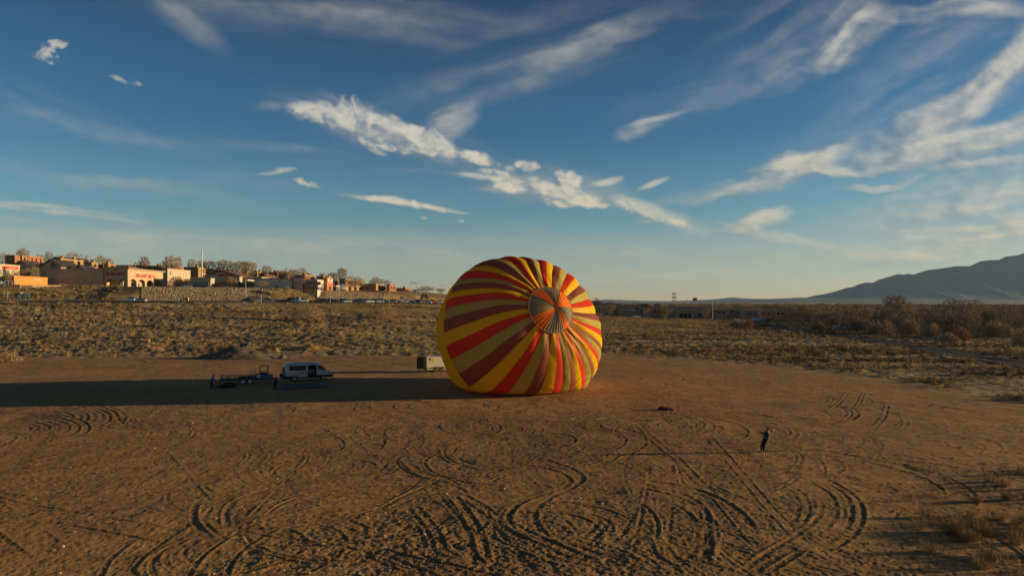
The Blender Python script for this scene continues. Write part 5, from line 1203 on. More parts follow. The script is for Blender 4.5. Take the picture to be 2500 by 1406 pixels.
# --- the adobe apartments: shaded flank, sunlit end with balconies, chimneys
def apartments(label, px0, px1, pxL, Y, ytop, ybase, m, m2, nb=2, chim=2, rf_=None):
    x0, x1, a, b = span(px0, px1, pxL, Y); z0, z1 = zat(ybase, Y), zat(ytop, Y); H = z1 - z0; d = b - a; w = x1 - x0
    e = empty('apartment_block', (x1, a, z0), label, 'apartments', 'adobe apartments on the ridge')
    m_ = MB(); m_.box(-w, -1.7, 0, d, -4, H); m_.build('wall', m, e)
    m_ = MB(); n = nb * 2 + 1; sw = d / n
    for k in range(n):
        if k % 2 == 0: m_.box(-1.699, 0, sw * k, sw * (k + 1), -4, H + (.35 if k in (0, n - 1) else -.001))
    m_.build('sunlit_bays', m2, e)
    for k in range(n):
        if k % 2:
            q = MB(); q.box(-1.65, -.05, sw * k + .01, sw * (k + 1) - .01, H * .46, H * .46 + .9); q.build('balcony', m2, e)
            MB().box(-1.66, -.02, sw * k + .01, sw * (k + 1) - .01, H - .75, H - .005).build('lintel', m2, e)
            window(e, -1.66, sw * (k + .5), H * .72, sw * .6, H * .28, kind='d'); window(e, -1.66, sw * (k + .5), H * .22, sw * .6, H * .32, kind='d')
    for k in range(0, n, 2):
        if k not in (0,) or n < 4: window(e, .02, sw * (k + .5), H * .68, min(1.3, sw * .4), 1.2)
    if w > 6:
        for k in range(int(w / 5)): window(e, -w + 3 + k * 5, -.02, H * .68, 1.1, 1.2, 'S', 'd')
    for k in range(chim):
        c = MB(); c.box(-2.9, -1.75, d * (k + .5) / chim - .6, d * (k + .5) / chim + .6, H + .001, H + 1.5); c.build('chimney', m2, e)
    MB().box(-w - .15, -1.72, -.15, d + .15, H + .003, H + .3).build('parapet', rf_ or m, e)
    return e
AP = [
    ('dark brown apartment flank with a thin sunlit edge at the far left', 12, 36, 39, 360, 624.5, 660, m_adobe, m_redad, 0, 0),
    ('second apartment block from the left, its narrow golden end catching sun', 39, 54, 66, 366, 625, 660, m_adobe, m_adobe2, 1, 0),
    ('orange apartment block with three dark balcony bays at the left', 66, 69, 106, 370, 626, 662, m_adobe, m_redad, 3, 0),
    ('apartment block with two pale chimneys and dark hipped roof behind the gables', 140, 148, 204, 362, 631, 668, m_adobe, m_adobe2, 3, 2),
    ('low dark apartment flank with two golden end walls above the tyre shop', 204, 224, 252, 366, 641, 668, m_adobe, m_adobe2, 2, 1),
    ('golden topped apartment peeping over the middle of the tyre shop roof', 254, 264, 284, 372, 644, 668, m_redad, m_adobe2, 1, 1),
    ('long low apartment roofline with little vents behind the tyre shop sign', 284, 352, 362, 440, 648, 668, m_adobe, m_adobe2, 1, 3),
    ('dark apartment end just left of the beige block wall building', 352, 392, 403, 430, 650, 672, m_adobe, m_adobe2, 1, 2),
    ('red topped apartment rising over the beige block wall building', 403, 410, 448, 425, 650, 676, m_redad, m_redad, 2, 3),
    ('big dark apartment flank beside the tall white mast', 449, 484, 516, 400, 653, 684, m_adobe, m_adobe2, 2, 3),
    ('row of golden roofs over the gabled shop', 516, 540, 556, 435, 659, 684, m_adobe, m_adobe2, 1, 3),
    ('orange apartment with dark bays right of the gabled shop roof', 556, 562, 591, 415, 663, 690, m_redad, m_redad, 2, 3),
    ('brown apartment with golden end behind the low white wall', 591, 604, 618, 415, 662, 688, m_adobe, m_adobe2, 1, 2),
    ('brown apartment with red chimneys left of the little white gable', 618, 628, 656, 420, 663, 688, m_adobe, m_adobe2, 2, 3),
    ('long dark apartment roof above the white pharmacy wall', 656, 676, 692, 425, 665, 690, m_adobe, m_redad, 1, 2),
    ('red chimneyed apartment behind the thin trees over the pharmacy', 692, 700, 718, 430, 668, 690, m_redad, m_redad, 1, 3),
    ('golden apartment end between the two pharmacy towers', 735, 745, 770, 400, 671, 700, m_adobe, m_adobe2, 2, 2),
    ('small dark roofed apartment directly above the sunlit pharmacy entrance', 772, 790, 805, 410, 675, 700, m_adobe, m_adobe2, 1, 1),
    ('tall golden ended apartment right of the white box truck', 828, 844, 888, 350, 681, 712, m_adobe, m_adobe2, 3, 0),
    ('wide golden apartment block with a dark flank above the right end of the rocks', 884, 918, 948, 385, 694, 722, m_adobe, m_adobe2, 3, 0),
    ('red brown apartment end attached beside the wide golden block', 948, 952, 967, 392, 695, 722, m_adobe, m_redad, 2, 0),
    ('last and smallest brown apartment before the traffic signals', 966, 990, 1001, 430, 704, 726, m_adobe, m_redad, 1, 1),
]
for a in AP: apartments(*a)
m_ = MB(); ap = [o for o in C.objects if o.get('label', '').startswith('apartment block with two pale')][0]
m_.add([(-6, -1, 7.0), (-1.8, -1, 7.0), (-1.8, 30, 7.0), (-6, 30, 7.0), (-4, 2, 9.2), (-3.4, 27, 9.2)], [(0, 1, 4), (1, 2, 5, 4), (2, 3, 5), (3, 0, 4, 5), (0, 3, 2, 1)])
m_.build('hipped_roof', m_droof, ap)
e = empty('retaining_wall', (0, 0, 0), 'yellow lit retaining wall stepping down below the right hand apartments', 'wall')
for a, b, t in ((884, 905, 706.5), (905, 925, 709), (925, 945, 713), (945, 962, 717)):
    Ya = 362; MB().box((a - 1250) * Ya / F, (b - 1250) * Ya / F, Ya, Ya + .4, 9, zat(t, Ya)).build('wall_section', m_adobe2, e)
e = empty('low_shop', (0, 0, 0), 'white flat shop strip in front of the orange balcony apartments', 'shop')
for a, b, t in ((50, 104, 646), (140, 150, 651.5), (155, 168, 650.5), (175, 190, 651)):
    Ya = 335; MB().box((a - 1250) * Ya / F, (b - 1250) * Ya / F, Ya, Ya + 5, 16, zat(t, Ya)).build('wall', m_cream, e)
# --- right of the balloon: buildings in shade beyond the grass
m_sh = mat('brown stucco', (.38, .25, .155), .9, nscale=.4, var=.15); m_sh2 = mat('rose brown stucco', (.44, .29, .19), .9, nscale=.4, var=.15)
def rblock(name, label, cat, px0, px1, Y, ytop, ybase, m, wins=(), depth=16, group=None, wk='d'):
    x0, x1 = (px0 - 1250) * Y / F, (px1 - 1250) * Y / F; z0, z1 = zat(ybase, Y), zat(ytop, Y)
    e = empty(name, (x0, Y, z0), label, cat, group); w = x1 - x0; H = z1 - z0
    MB().box(0, w, 0, depth, -2.5, H).build('wall', m, e); MB().box(-.15, w + .15, -.15, depth + .15, H + .002, H + .35).build('parapet', m, e)
    for u, v, ww, hh in wins: window(e, w * u, -.02, H * v, ww, hh, 'S', wk)
    return e, w, H
rblock('flat_building', 'low brown building nearest the right edge of the balloon', 'building', 1484, 1512, 455, 752, 768, m_sh2, [(.5, .5, 2, 1.5)])
e, w, H = rblock('shop_building', 'wide brown shop with a white framed bay right of the balloon', 'shop', 1511, 1572, 450, 744.5, 768, m_sh, [(.7, .55, 2, 1.4), (.9, .4, 1.6, 1.6)])
MB().box(w * .30, w * .68, -1.2, -.02, H * .42, H * .50).build('white_canopy', m_white, e)
for k in range(3): MB().box(w * (.30 + .185 * k), w * (.31 + .185 * k), -1.2, -1.0, -1, H * .42).build('canopy_post', m_white, e)
e, w, E_, Rr = gable('gabled_house', 'gabled brown building with round window, right of the balloon', 1569, 1588, 448, 748, 742.5, 768, m_sh2, m_droof, 14)
MB().tube((-w / 2, -.3, E_ - .2), (-w / 2, -.02, E_ - .2), 1.0, 1.0, 14).build('round_window', m_glass, e)
rblock('flat_building', 'dark roofed brown building behind the wispy tree, with tall square lift tower', 'building', 1588, 1640, 455, 750, 770, m_sh, [(.2, .5, 2, 1.5), (.45, .5, 2, 1.5), (.7, .5, 2, 1.5)])
rblock('stair_tower', 'dark square tower rising over the brown building centre right', 'tower', 1600, 1612, 470, 742, 760, m_sh, depth=6); rblock('stair_tower', 'dark square tower just left of the blue signed store', 'tower', 1638, 1650, 462, 743, 760, m_sh, depth=6)
e, w, H = rblock('corner_store', 'big plain brown store with a blue and red sign strip, right of centre', 'store', 1652, 1742, 440, 748.5, 777, m_sh2, [(.12, .22, 2.4, 2.8), (.24, .22, 2.4, 2.8), (.36, .22, 2.4, 2.8), (.62, .25, 2, 2.2)], 22)
MB().box(w * .08, w * .36, -.25, -.01, H * .82, H * .90).build('blue_sign', m_blue, e); MB().box(w * .09, w * .35, -.26, -.02, H * .74, H * .79).build('white_strip', m_white, e); MB().box(w * .41, w * .43, -.3, -.01, 0, H * .5).build('lit_pilaster', m_white, e)
GA = 'adobe houses beyond the grass on the right'
for px0, px1, yt, yb, Y, lb in [(1748, 1774, 756, 774, 430, 'adobe house immediately right of the tall white flagpole'), (1774, 1815, 753, 775, 440, 'two storey adobe house left of the dark garden shrubs'), (1820, 1852, 759, 778, 425, 'low adobe house with a small square window'), (1852, 1886, 757, 779, 430, 'adobe house above the parked white cars'),
                                (1892, 1918, 757, 778, 435, 'small adobe house right of the road mouth'), (1989, 2027, 763, 784, 380, 'square adobe house above the white pickup truck'), (2043, 2076, 766, 786, 385, 'adobe house half hidden behind pale willows'), (1925, 1962, 760, 780, 440, 'faint adobe house between thin trees near the road')]:
    rblock('adobe_house', lb, 'house', px0, px1, Y, yt, yb, m_sh2 if px0 % 2 else m_sh, [(.3, .6, 1.4, 1.2), (.72, .6, 1.4, 1.2)], 12, GA)
GR = 'stacked pale townhouses beside the balloon'
for k, (a, b, t, yb) in enumerate([(1450, 1466, 738, 756), (1466, 1484, 741, 758), (1484, 1500, 739, 757), (1500, 1514, 741, 757), (1458, 1478, 748, 764)]):
    rblock('townhouse', ['leftmost townhouse touching the balloon outline', 'second townhouse right of the balloon outline', 'third townhouse right of the balloon with flat roof', 'fourth and last townhouse before the brown shop', 'lower front townhouse beside the balloon'][k], 'house', a, b, 520 - 30 * (k == 4), t, yb, mat('townhouse%d' % k, (.30 + .03 * k, .21 + .02 * k, .15), .9), [(.3, .7, 1.6, 1.2), (.7, .7, 1.6, 1.2), (.3, .3, 1.6, 1.2)], 12, GR, 'w')
# thin trees among them
GTR = 'bare trees before the buildings right of the balloon'
for px, Y, yt, w, kd, lb in [(1490, 440, 742, 26, 'vase2', 'pale bare tree before the townhouses beside the balloon'), (1580, 430, 748, 20, 'open', 'bare tree before the gabled house with round window'), (1625, 425, 749, 30, 'vase2', 'pale fan shaped tree left of the blue signed store'), (1722, 420, 750, 24, 'vase', 'pale fan shaped tree against the blue signed store'), (1932, 400, 745, 20, 'slim', 'tall thin pale tree beyond the road mouth'), (1966, 350, 742, 26, 'vase2', 'pale tree before the woods left of the pickup truck'), (2115, 330, 746, 30, 'vase2', 'pale upright tree behind the willow shrubs'), (2070, 340, 745, 22, 'vase', 'pale slender tree above the half hidden adobe house'), (2020, 400, 742, 30, 'round', 'round brown tree above the square adobe house')]:
    tree(kd, px, Y, yt, w, lb, GTR, twig=m_twig3, name='winter_tree')
# --- rock bank: rubble held on the slope below the terrace
rp = []
for sd_ in range(4):
    m_ = MB(); m_.ball((0, 0, 0), 1, .8, .7, 7, 5); gg = np.random.default_rng(40 + sd_); m_.v[0] = m_.v[0] * (1 + gg.uniform(-.3, .25, m_.v[0].shape)); rp.append(proto('rock', m_.mesh('rock', [mat('rock%d' % sd_, [(.25, .18, .11), (.32, .235, .15), (.15, .10, .06), (.38, .29, .19)][sd_], .95)])))
g = np.random.default_rng(66); n = 30000; X = g.uniform(-160, -46, n); T = g.random(n); Y = road_y(X) + 11.5 + 16 * T
px = 1250 + X * F / Y; k = ((px > 345) & (px < 668 - 14 * (1 - T)) | (px > 772) & (px < 938)) & (T < .84); X, Y = X[k], Y[k]
S = g.uniform(.12, .46, len(X))[:, None] * np.ones(3)
scatter('rock_bank', rp, np.stack([X, Y, terrain(X, Y) + .05], 1), g.integers(0, 4, len(X)), S, g.uniform(0, 6.28, len(X)), 'pale rubble stones covering the steep bank under the shops')

# ------------------------------------------------------------------ vehicles
def paint(name, c, rough=.3): return mat(name, c, rough, nscale=.8, var=.06, spec=.5, coat=.4)
CARC = {'white': paint('white car paint', (.80, .80, .78)), 'silver': paint('silver car paint', (.42, .43, .44)), 'black': paint('black car paint', (.018, .018, .02)), 'grey': paint('grey car paint', (.14, .145, .15)),
        'blue': paint('blue car paint', (.03, .06, .16)), 'red': paint('dark red car paint', (.28, .02, .02)), 'tan': paint('tan car paint', (.36, .30, .22))}
m_tyre = mat('tyre rubber', (.02, .02, .02), .85); m_rim = mat('alloy rim', (.45, .45, .44), .35, metal=.7); m_plast = mat('black plastic', (.02, .02, .022), .6)
m_head = mat('headlight lens', (.75, .75, .70), .15, spec=.6); m_tail = mat('tail light', (.35, .01, .01), .2, spec=.6); m_amb = mat('amber lens', (.75, .28, .03), .2)
def loft(m_, secs, mi=0, cap=True):
    """skin a stack of equal-length rings"""
    n = len(secs[0]); vs = [p for s in secs for p in s]; fs = []
    for k in range(len(secs) - 1):
        for i in range(n): fs.append((k * n + i, k * n + (i + 1) % n, (k + 1) * n + (i + 1) % n, (k + 1) * n + i))
    if cap: fs += [tuple(range(n))[::-1], tuple(range((len(secs) - 1) * n, len(secs) * n))]
    return m_.add(vs, fs, mi)
def wheel_mesh(r=.34, w=.22, spokes=6):
    m_ = MB(); m_.tube((0, -w / 2, 0), (0, w / 2, 0), r, r, 18, 0); return m_.mesh('wheel', [m_tyre])
def rim_mesh(r=.34, w=.22, spokes=6, m=None):
    m_ = MB(); m_.tube((0, -w / 2 - .012, 0), (0, -w / 2 + .02, 0), r * .62, r * .62, 14, 1)
    for k in range(spokes):
        a = 2 * math.pi * k / spokes; m_.tube((0, -w / 2 - .03, 0), (math.cos(a) * r * .58, -w / 2 - .02, math.sin(a) * r * .58), .035, .03, 4, 0)
    n = 16
    for k in range(n):
        a, b = 2 * math.pi * k / n, 2 * math.pi * (k + 1) / n; m_.tube((math.cos(a) * r * .62, -w / 2 - .015, math.sin(a) * r * .62), (math.cos(b) * r * .62, -w / 2 - .015, math.sin(b) * r * .62), .025, .025, 4, 0)
    m_.tube((0, -w / 2 - .045, 0), (0, -w / 2, 0), .06, .06, 8, 0); return m_.mesh('rim', [m or m_rim, m_plast])
WM, RM = wheel_mesh(), rim_mesh()
def add_wheel(par, x, y, r=.34, side=-1, wm=None, rm=None, z=None):
    w = link('wheel', wm or WM, par, (x, y, r if z is None else z)); 
    if side > 0: w.rotation_euler = (0, 0, math.pi)
    if wm is None: w.scale = (r / .34, 1, r / .34)
    q = link('rim', rm or RM, w); return w
def body_rings(prof_lo, prof_up, W, tumble=.06):
    """a closed side profile widened to a body: the outline given as (x, zlow, zhigh) stations"""
CARM = {}
def car_meshes(kind):
    if kind in CARM: return CARM[kind]
    # stations: x, half width, z bottom, z belt (body side top)
    if kind == 'sedan': L_, H_ = 4.7, 1.45; st = [(-2.35, .70, .42, .72), (-2.28, .84, .28, .92), (-1.6, .90, .22, .95), (0, .91, .20, .92), (1.2, .90, .22, .88), (2.0, .86, .26, .78), (2.28, .76, .30, .66), (2.36, .60, .42, .58)]; gh = [(-1.75, .94, .70), (-1.05, 1.40, .58), (.25, 1.44, .58), (1.15, .90, .72)]
    elif kind == 'suv': L_, H_ = 4.7, 1.75; st = [(-2.35, .80, .45, .95), (-2.30, .90, .32, 1.08), (-1.6, .94, .26, 1.10), (0, .94, .25, 1.08), (1.1, .94, .26, 1.06), (2.0, .90, .30, .98), (2.28, .82, .34, .84), (2.36, .66, .45, .70)]; gh = [(-2.28, 1.09, .80), (-2.0, 1.70, .70), (.30, 1.74, .70), (1.15, 1.07, .80)]
    else: L_, H_ = 5.6, 1.8; st = [(-2.8, .88, .50, 1.05), (-2.75, .93, .40, 1.10), (-.8, .95, .38, 1.10), (0, .95, .36, 1.10), (1.5, .95, .36, 1.10), (2.3, .92, .38, 1.04), (2.7, .86, .40, .92), (2.8, .70, .5, .8)]; gh = [(-.75, 1.10, .82), (-.60, 1.74, .72), (.75, 1.78, .72), (1.5, 1.10, .82)]
    m_ = MB(); secs = []
    for x, w, zb_, zt in st: secs.append([(x, -w, zb_ + .1), (x, -w * .93, zb_), (x, w * .93, zb_), (x, w, zb_ + .1), (x, w, zt - .12), (x, w * .88, zt), (x, -w * .88, zt), (x, -w, zt - .12)])
    loft(m_, secs)
    roof = [(x, z, w) for x, z, w in gh]
    m_.add([(roof[1][0] - .04, -roof[1][2], roof[1][1]), (roof[2][0] + .04, -roof[2][2], roof[2][1]), (roof[2][0] + .04, roof[2][2], roof[2][1]), (roof[1][0] - .04, roof[1][2], roof[1][1]), (roof[1][0] + .1, -roof[1][2] * .8, roof[1][1] + .05), (roof[2][0] - .1, -roof[2][2] * .8, roof[2][1] + .05), (roof[2][0] - .1, roof[2][2] * .8, roof[2][1] + .05), (roof[1][0] + .1, roof[1][2] * .8, roof[1][1] + .05)], [(0, 3, 2, 1), (4, 5, 6, 7), (0, 1, 5, 4), (1, 2, 6, 5), (2, 3, 7, 6), (3, 0, 4, 7)])
    xm_ = (roof[1][0] + roof[2][0]) / 2
    for sg in (-1, 1):
        for (xa, za, wa), (xb, zb2, wb) in (((roof[0]), (roof[1])), ((roof[3]), (roof[2]))): m_.tube((xa, sg * wa, za), (xb, sg * wb, zb2), .05, .045, 5)
        m_.tube((xm_ - .1, sg * .80, gh[0][1]), (xm_ - .1, sg * (gh[1][2] + .01), gh[1][1]), .045, .045, 5)
    if kind == 'pickup': m_.box(-2.70, -.85, -.86, .86, 1.101, 1.14); 
    body = m_.mesh('body', [CARC['white']], True)
    me = body; me.polygons.foreach_set('use_smooth', [False] * len(me.polygons))
    g_ = MB(); sc = .985; g_.add([(x, s * w * sc, z - (.01 if 0 < i < 3 else 0)) for i, (x, z, w) in enumerate(gh) for s in (-1, 1)], [(0, 2, 3, 1), (2, 4, 5, 3), (4, 6, 7, 5), (0, 6, 4, 2), (1, 3, 5, 7), (0, 1, 7, 6)])
    glass = g_.mesh('windows', [m_glass])
    xe, xs = st[-1][0], st[0][0]
    hl = MB(); hl.box(xe - .28, xe - .02, -.80, -.52, st[-1][3] - .06, st[-1][3] + .08); h1 = hl.mesh('headlight', [m_head])
    tl = MB(); tl.box(xs - .01, xs + .12, -.86, -.62, st[1][3] - .30, st[1][3] - .10); t1 = tl.mesh('tail_light', [m_tail])
    bp_ = MB(); bp_.box(xe - .10, xe + .03, -.66, .66, .30, .46); bp_.box(xs - .04, xs + .1, -.72, .72, .36, .52); b1 = bp_.mesh('bumper', [m_plast])
    ax_ = {'sedan': (1.42, -1.38), 'suv': (1.42, -1.36), 'pickup': (1.75, -1.75)}[kind]
    CARM[kind] = (body, glass, h1, t1, b1, ax_, .93); return CARM[kind]
def car(kind, colour, pos, heading, label, group, scale=1.0):
    b, gl, h1, t1, b1, ax_, w = car_meshes(kind)
    e = empty('parked_' + {'sedan': 'car', 'suv': 'suv', 'pickup': 'pickup'}[kind], pos, label, {'sedan': 'car', 'suv': 'car', 'pickup': 'pickup truck'}[kind], group, R(heading)); e.scale = (scale,) * 3
    o = link('body', b, e); o.material_slots[0].link = 'OBJECT'; o.material_slots[0].material = CARC[colour]
    link('windows', gl, e); link('bumper', b1, e)
    for s in (1, -1):
        q = link('headlight', h1, e); q.scale = (1, s, 1); q = link('tail_light', t1, e); q.scale = (1, s, 1)
        for x in ax_: add_wheel(e, x, s * .80, .34, s)
    return e
GC = 'cars waiting and parked along the street left of the balloon'
def cpos(px, py, Y): x = (px - 1250) * Y / F; return (x, Y, max(zt(x, Y), 0) + .06)
CARS = [  # px, Y offset from street centre, kind, colour, heading, label
    (319, 1, 'suv', 'white', 170, 'white suv on the street below the tyre shop sign bank'), (343, -1, 'sedan', 'silver', 175, 'silver sedan right behind the white suv below the tyre shop'),
    (655, 0, 'sedan', 'grey', 10, 'lone dark grey sedan driving below the rock bank'), (604, 2, 'sedan', 'black', 8, 'dark sedan passing at the foot of the rock bank near the lamp pole'),
    (723, 2, 'sedan', 'white', 200, 'white sedan at the drive entrance below the pharmacy'), (739, -1, 'suv', 'white', 190, 'bright white suv nearest the verge below the pharmacy'), (716, 4, 'suv', 'black', 190, 'black suv tucked behind the white sedan below the pharmacy')]
for px, dy, kd, co, hd, lb in CARS:
    x = (px - 1250) / F * 290
    for _ in range(6): Y = float(road_y(x)) + dy; x = (px - 1250) * Y / F
    car(kd, co, cpos(px, 0, Y), hd, lb, GC)
names_ = ['first', 'second', 'third', 'fourth', 'fifth', 'sixth', 'seventh', 'eighth', 'ninth', 'tenth', 'eleventh', 'twelfth', 'thirteenth', 'fourteenth', 'fifteenth', 'sixteenth', 'seventeenth', 'eighteenth', 'nineteenth', 'twentieth', 'twenty first', 'twenty second', 'twenty third', 'twenty fourth', 'twenty fifth', 'twenty sixth', 'twenty seventh', 'twenty eighth']
row = [785, 792, 805, 814, 826, 836, 846, 856, 869, 876, 884, 893, 901, 912, 919, 926, 937, 951, 957, 968, 994, 1003, 1015, 1033, 1043, 1056, 1071]
cols_ = ['black', 'white', 'grey', 'black', 'white', 'grey', 'silver', 'white', 'white', 'black', 'silver', 'blue', 'white', 'black', 'black', 'white', 'grey', 'white', 'silver', 'grey', 'white', 'silver', 'black', 'silver', 'white', 'red', 'white']
kds_ = ['suv', 'suv', 'sedan', 'sedan', 'sedan', 'suv', 'sedan', 'sedan', 'suv', 'suv', 'sedan', 'suv', 'sedan', 'pickup', 'suv', 'sedan', 'sedan', 'sedan', 'suv', 'sedan', 'pickup', 'sedan', 'suv', 'sedan', 'sedan', 'pickup', 'suv']
for k, px in enumerate(row):
    x = (px - 1250) / F * 300; dy = [-2, 2, 0][k % 3]
    for _ in range(6): Y = float(road_y(x)) + dy; x = (px - 1250) * Y / F
    car(kds_[k], cols_[k], cpos(px, 0, Y), 190 + 14 * math.sin(k * 2.3), '%s %s in the crowded row below the rocks, %s from the left' % (cols_[k], {'sedan': 'sedan', 'suv': 'suv', 'pickup': 'pickup'}[kds_[k]], names_[k]), GC)
GC2 = 'cars parked in the second row behind the street'
for k, (px, kd, co) in enumerate([(693, 'sedan', 'silver'), (706, 'suv', 'grey'), (775, 'suv', 'grey'), (783, 'sedan', 'silver'), (833, 'suv', 'white'), (882, 'suv', 'blue'), (906, 'sedan', 'white'), (928, 'suv', 'grey'), (955, 'sedan', 'silver'), (989, 'suv', 'white')]):
    x = (px - 1250) / F * 300
    for _ in range(6): Y = float(road_y(x)) + 9; x = (px - 1250) * Y / F
    car(kd, co, cpos(px, 0, Y), 100 + 20 * math.sin(k), '%s %s set back behind the street row, %s from the left' % (co, kd, names_[k]), GC2)
GC3 = 'cars on the shop terrace'
for px, Y, kd, co, hd, lb in [(17, 286, 'sedan', 'blue', 8, 'dark blue sedan on the terrace behind the railing at the left edge'), (455, 300, 'sedan', 'silver', 20, 'silver sedan behind the long lit block wall'), (732, 300, 'suv', 'white', 80, 'white suv in front of the brown pharmacy tower'),
                              (816, 338, 'sedan', 'black', 10, 'black sedan parked right of the pharmacy porch'), (823, 342, 'pickup', 'white', 10, 'white pickup parked right of the pharmacy porch')]:
    car(kd, co, cpos(px, 0, Y), hd, lb, GC3)
GC4 = 'cars beyond the grass right of the balloon'
for px, Y, kd, co, hd, lb in [(1481, 440, 'sedan', 'grey', 0, 'grey sedan before the townhouses beside the balloon'), (1554, 430, 'suv', 'white', 5, 'white suv parked before the brown shop with white bay'), (1602, 430, 'sedan', 'black', 0, 'black sedan parked before the lift tower building'),
                              (1698, 425, 'sedan', 'tan', 0, 'tan sedan under the blue signed store'), (1846, 400, 'suv', 'white', 0, 'white suv, left of the pair at the road mouth'), (1861, 402, 'sedan', 'silver', 0, 'silver sedan, right of the pair at the road mouth'), (1872, 398, 'sedan', 'red', 90, 'dark red car following the pair at the road mouth'),
                              (1971, 385, 'pickup', 'white', 180, 'white pickup on the road below the square adobe house'), (2053, 282, 'sedan', 'silver', 170, 'silver blue sedan behind the rusty shrubs along the track'), (2089, 270, 'pickup', 'grey', 175, 'grey pickup with pale roof right of the silver sedan')]:
    x = (px - 1250) * Y / F; car(kd, co, (x, Y, zt(x, Y) + .1), hd, lb, GC4)
# box truck on the terrace
x = (838 - 1250) * 345 / F; e = empty('box_truck', (x, 345, zt(x, 345)), 'white box truck gleaming on the terrace above the rock bank', 'truck', None, R(-75))
MB().box(-2.9, 1.6, -1.2, 1.2, .8, 3.3).build('cargo_box', CARC['white'], e); m_ = MB(); m_.prism([(1.7, .5), (3.2, .5), (3.2, 1.2), (2.7, 2.2), (1.7, 2.3)], -1.05, 1.05); m_.build('cab', CARC['white'], e)
MB().box(-2.9, 3.1, -.5, .5, .5, .79).build('chassis', m_plast, e)
for x_ in (2.5, -1.9):
    for s in (-1, 1): add_wheel(e, x_, s * .95, .42, s)
# --- passenger van by the trailer
HEAD = R(27)
rw = GP(719, 931.2); van = empty('passenger_van', (0, 0, 0), 'white passenger van with open side door and red lettering in the balloon shadow', 'van', None, HEAD)
c_, s_ = math.cos(HEAD), math.sin(HEAD)
lx_, ly_ = -1.98, -.98
van.location = (rw.x - (lx_ * c_ - ly_ * s_), rw.y - (lx_ * s_ + ly_ * c_), surf(np.array([rw.x]), np.array([rw.y]))[0] + .0)
# side profile, x forward, z up
PROF = [(-3.30, .50), (-3.32, 1.30), (-3.26, 1.95), (-3.12, 2.42), (-2.90, 2.53), (.95, 2.55), (1.45, 2.42), (1.95, 2.02), (2.38, 1.56), (3.05, 1.30), (3.26, 1.05), (3.32, .70), (3.22, .42)]
def van_w(z): return np.interp(z, [.3, 1.1, 1.5, 2.3, 2.45, 2.56], [.99, 1.02, .99, .90, .82, .62])
def vpt(x, z, s): nose = 1 - .20 * sstep(x, 2.3, 3.35) - .05 * (x < -3.2); return (x, s * float(van_w(z)) * nose, z)
vb = MB(); n = len(PROF)
low = lambda x: .40
prof = PROF
# the side skin is cut where the windows and the open doorway are: columns of quads
xs_v = [-3.30, -3.12, -2.62, -1.92, -1.42, -.35, -.22, -.20, .98, 1.00, 1.18, 1.5, 1.9, 2.30, 2.7, 3.05, 3.26]
def top_z(x): return float(np.interp(x, [p[0] for p in PROF[2:]], [p[1] for p in PROF[2:]])) if x > -3.26 else 1.95
zs_v = [.42, .60, .80, 1.00, 1.22, 1.42, 1.55, 1.80, 2.05, 2.22, 2.36, 2.48, 2.56]
def arch_cut(x, z):
    for wx in (1.98, -1.98):
        if (x - wx) ** 2 + (z - .36) ** 2 < .47 ** 2: return True
    return False
XF = np.linspace(-3.30, 3.26, 83); ZF = np.linspace(.40, 2.44, 27)
def side(s):
    v, f, mi, ix = [], [], [], {}
    def vid(i, k):
        if (i, k) not in ix:
            x, z = XF[i], ZF[k]; tz = top_z(x) - .12; z = min(z, max(tz, .42)); ix[(i, k)] = len(v); v.append(vpt(x, z, s))
        return ix[(i, k)]
    for i in range(len(XF) - 1):
        for k in range(len(ZF) - 1):
            x, z = (XF[i] + XF[i + 1]) / 2, (ZF[k] + ZF[k + 1]) / 2
            if z > top_z(x) - .10 or arch_cut(x, z): continue
            if s < 0:
                if .99 > x > -.21 and .52 < z < 2.22: continue      # open doorway
            win = (-2.72 < x < -2.05 or -1.98 < x < -.38) and 1.52 < z < 2.18
            drv = 1.18 < x < 2.32 and 1.46 < z < min(2.16, top_z(x) - .2)
            if s > 0 and -.3 < x < 1.05 and 1.52 < z < 2.18: win = True
            if win or drv: continue
            v4 = [vid(i, k), vid(i + 1, k), vid(i + 1, k + 1), vid(i, k + 1)]
            if len(set(v4)) == 4: f.append(tuple(v4)); mi.append(1 if z < .80 else 0)
    vb.add(v, [], 0); base = vb.n - len(v)
    for q, m_i in zip(f, mi): vb.f.append(tuple(base + t for t in (q if s < 0 else q[::-1]))); vb.m.append(m_i)
side(-1); side(1)
# roof, nose and tail across the width
def cross(x, z, inset=1.0): return [vpt(x, z, s * t * inset) for s, t in ((-1, 1), (-1, .75), (-1, .35), (1, .35), (1, .75), (1, 1))]
cap = [(-3.30, .42), (-3.33, 1.0), (-3.32, 1.4)]; 
rows = [(-3.30, .42, 0, 0), (-3.33, 1.30, 0, 0)]
def strip(a, b, mi=0, ta=0, tb=0):
    A = [(p[0] , p[1], p[2] + ta * (1 - abs(t) ** 2)) for p, t in zip(cross(*a), (-1, -.75, -.35, .35, .75, 1))]; B = [(p[0], p[1], p[2] + tb * (1 - abs(t) ** 2)) for p, t in zip(cross(*b), (-1, -.75, -.35, .35, .75, 1))]
    vb.add(A + B, [(i, i + 1, 7 + i, 6 + i) for i in range(5)], mi)
RS = [(-3.30, 2.0), (-3.22, 2.20), (-3.10, 2.32), (-2.9, 2.42), (-1, 2.44), (.9, 2.43), (1.2, 2.36), (1.45, 2.29)]
crown = [0, .05, .12, .13, .14, .14, .13, .10]
for k in range(len(RS) - 1): strip(RS[k], RS[k + 1], 0, crown[k], crown[k + 1])
for a, b, mi in [((-3.30, .42), (-3.33, .75), 1), ((-3.33, .75), (-3.33, 1.35), 0)]: strip(a, b, mi)
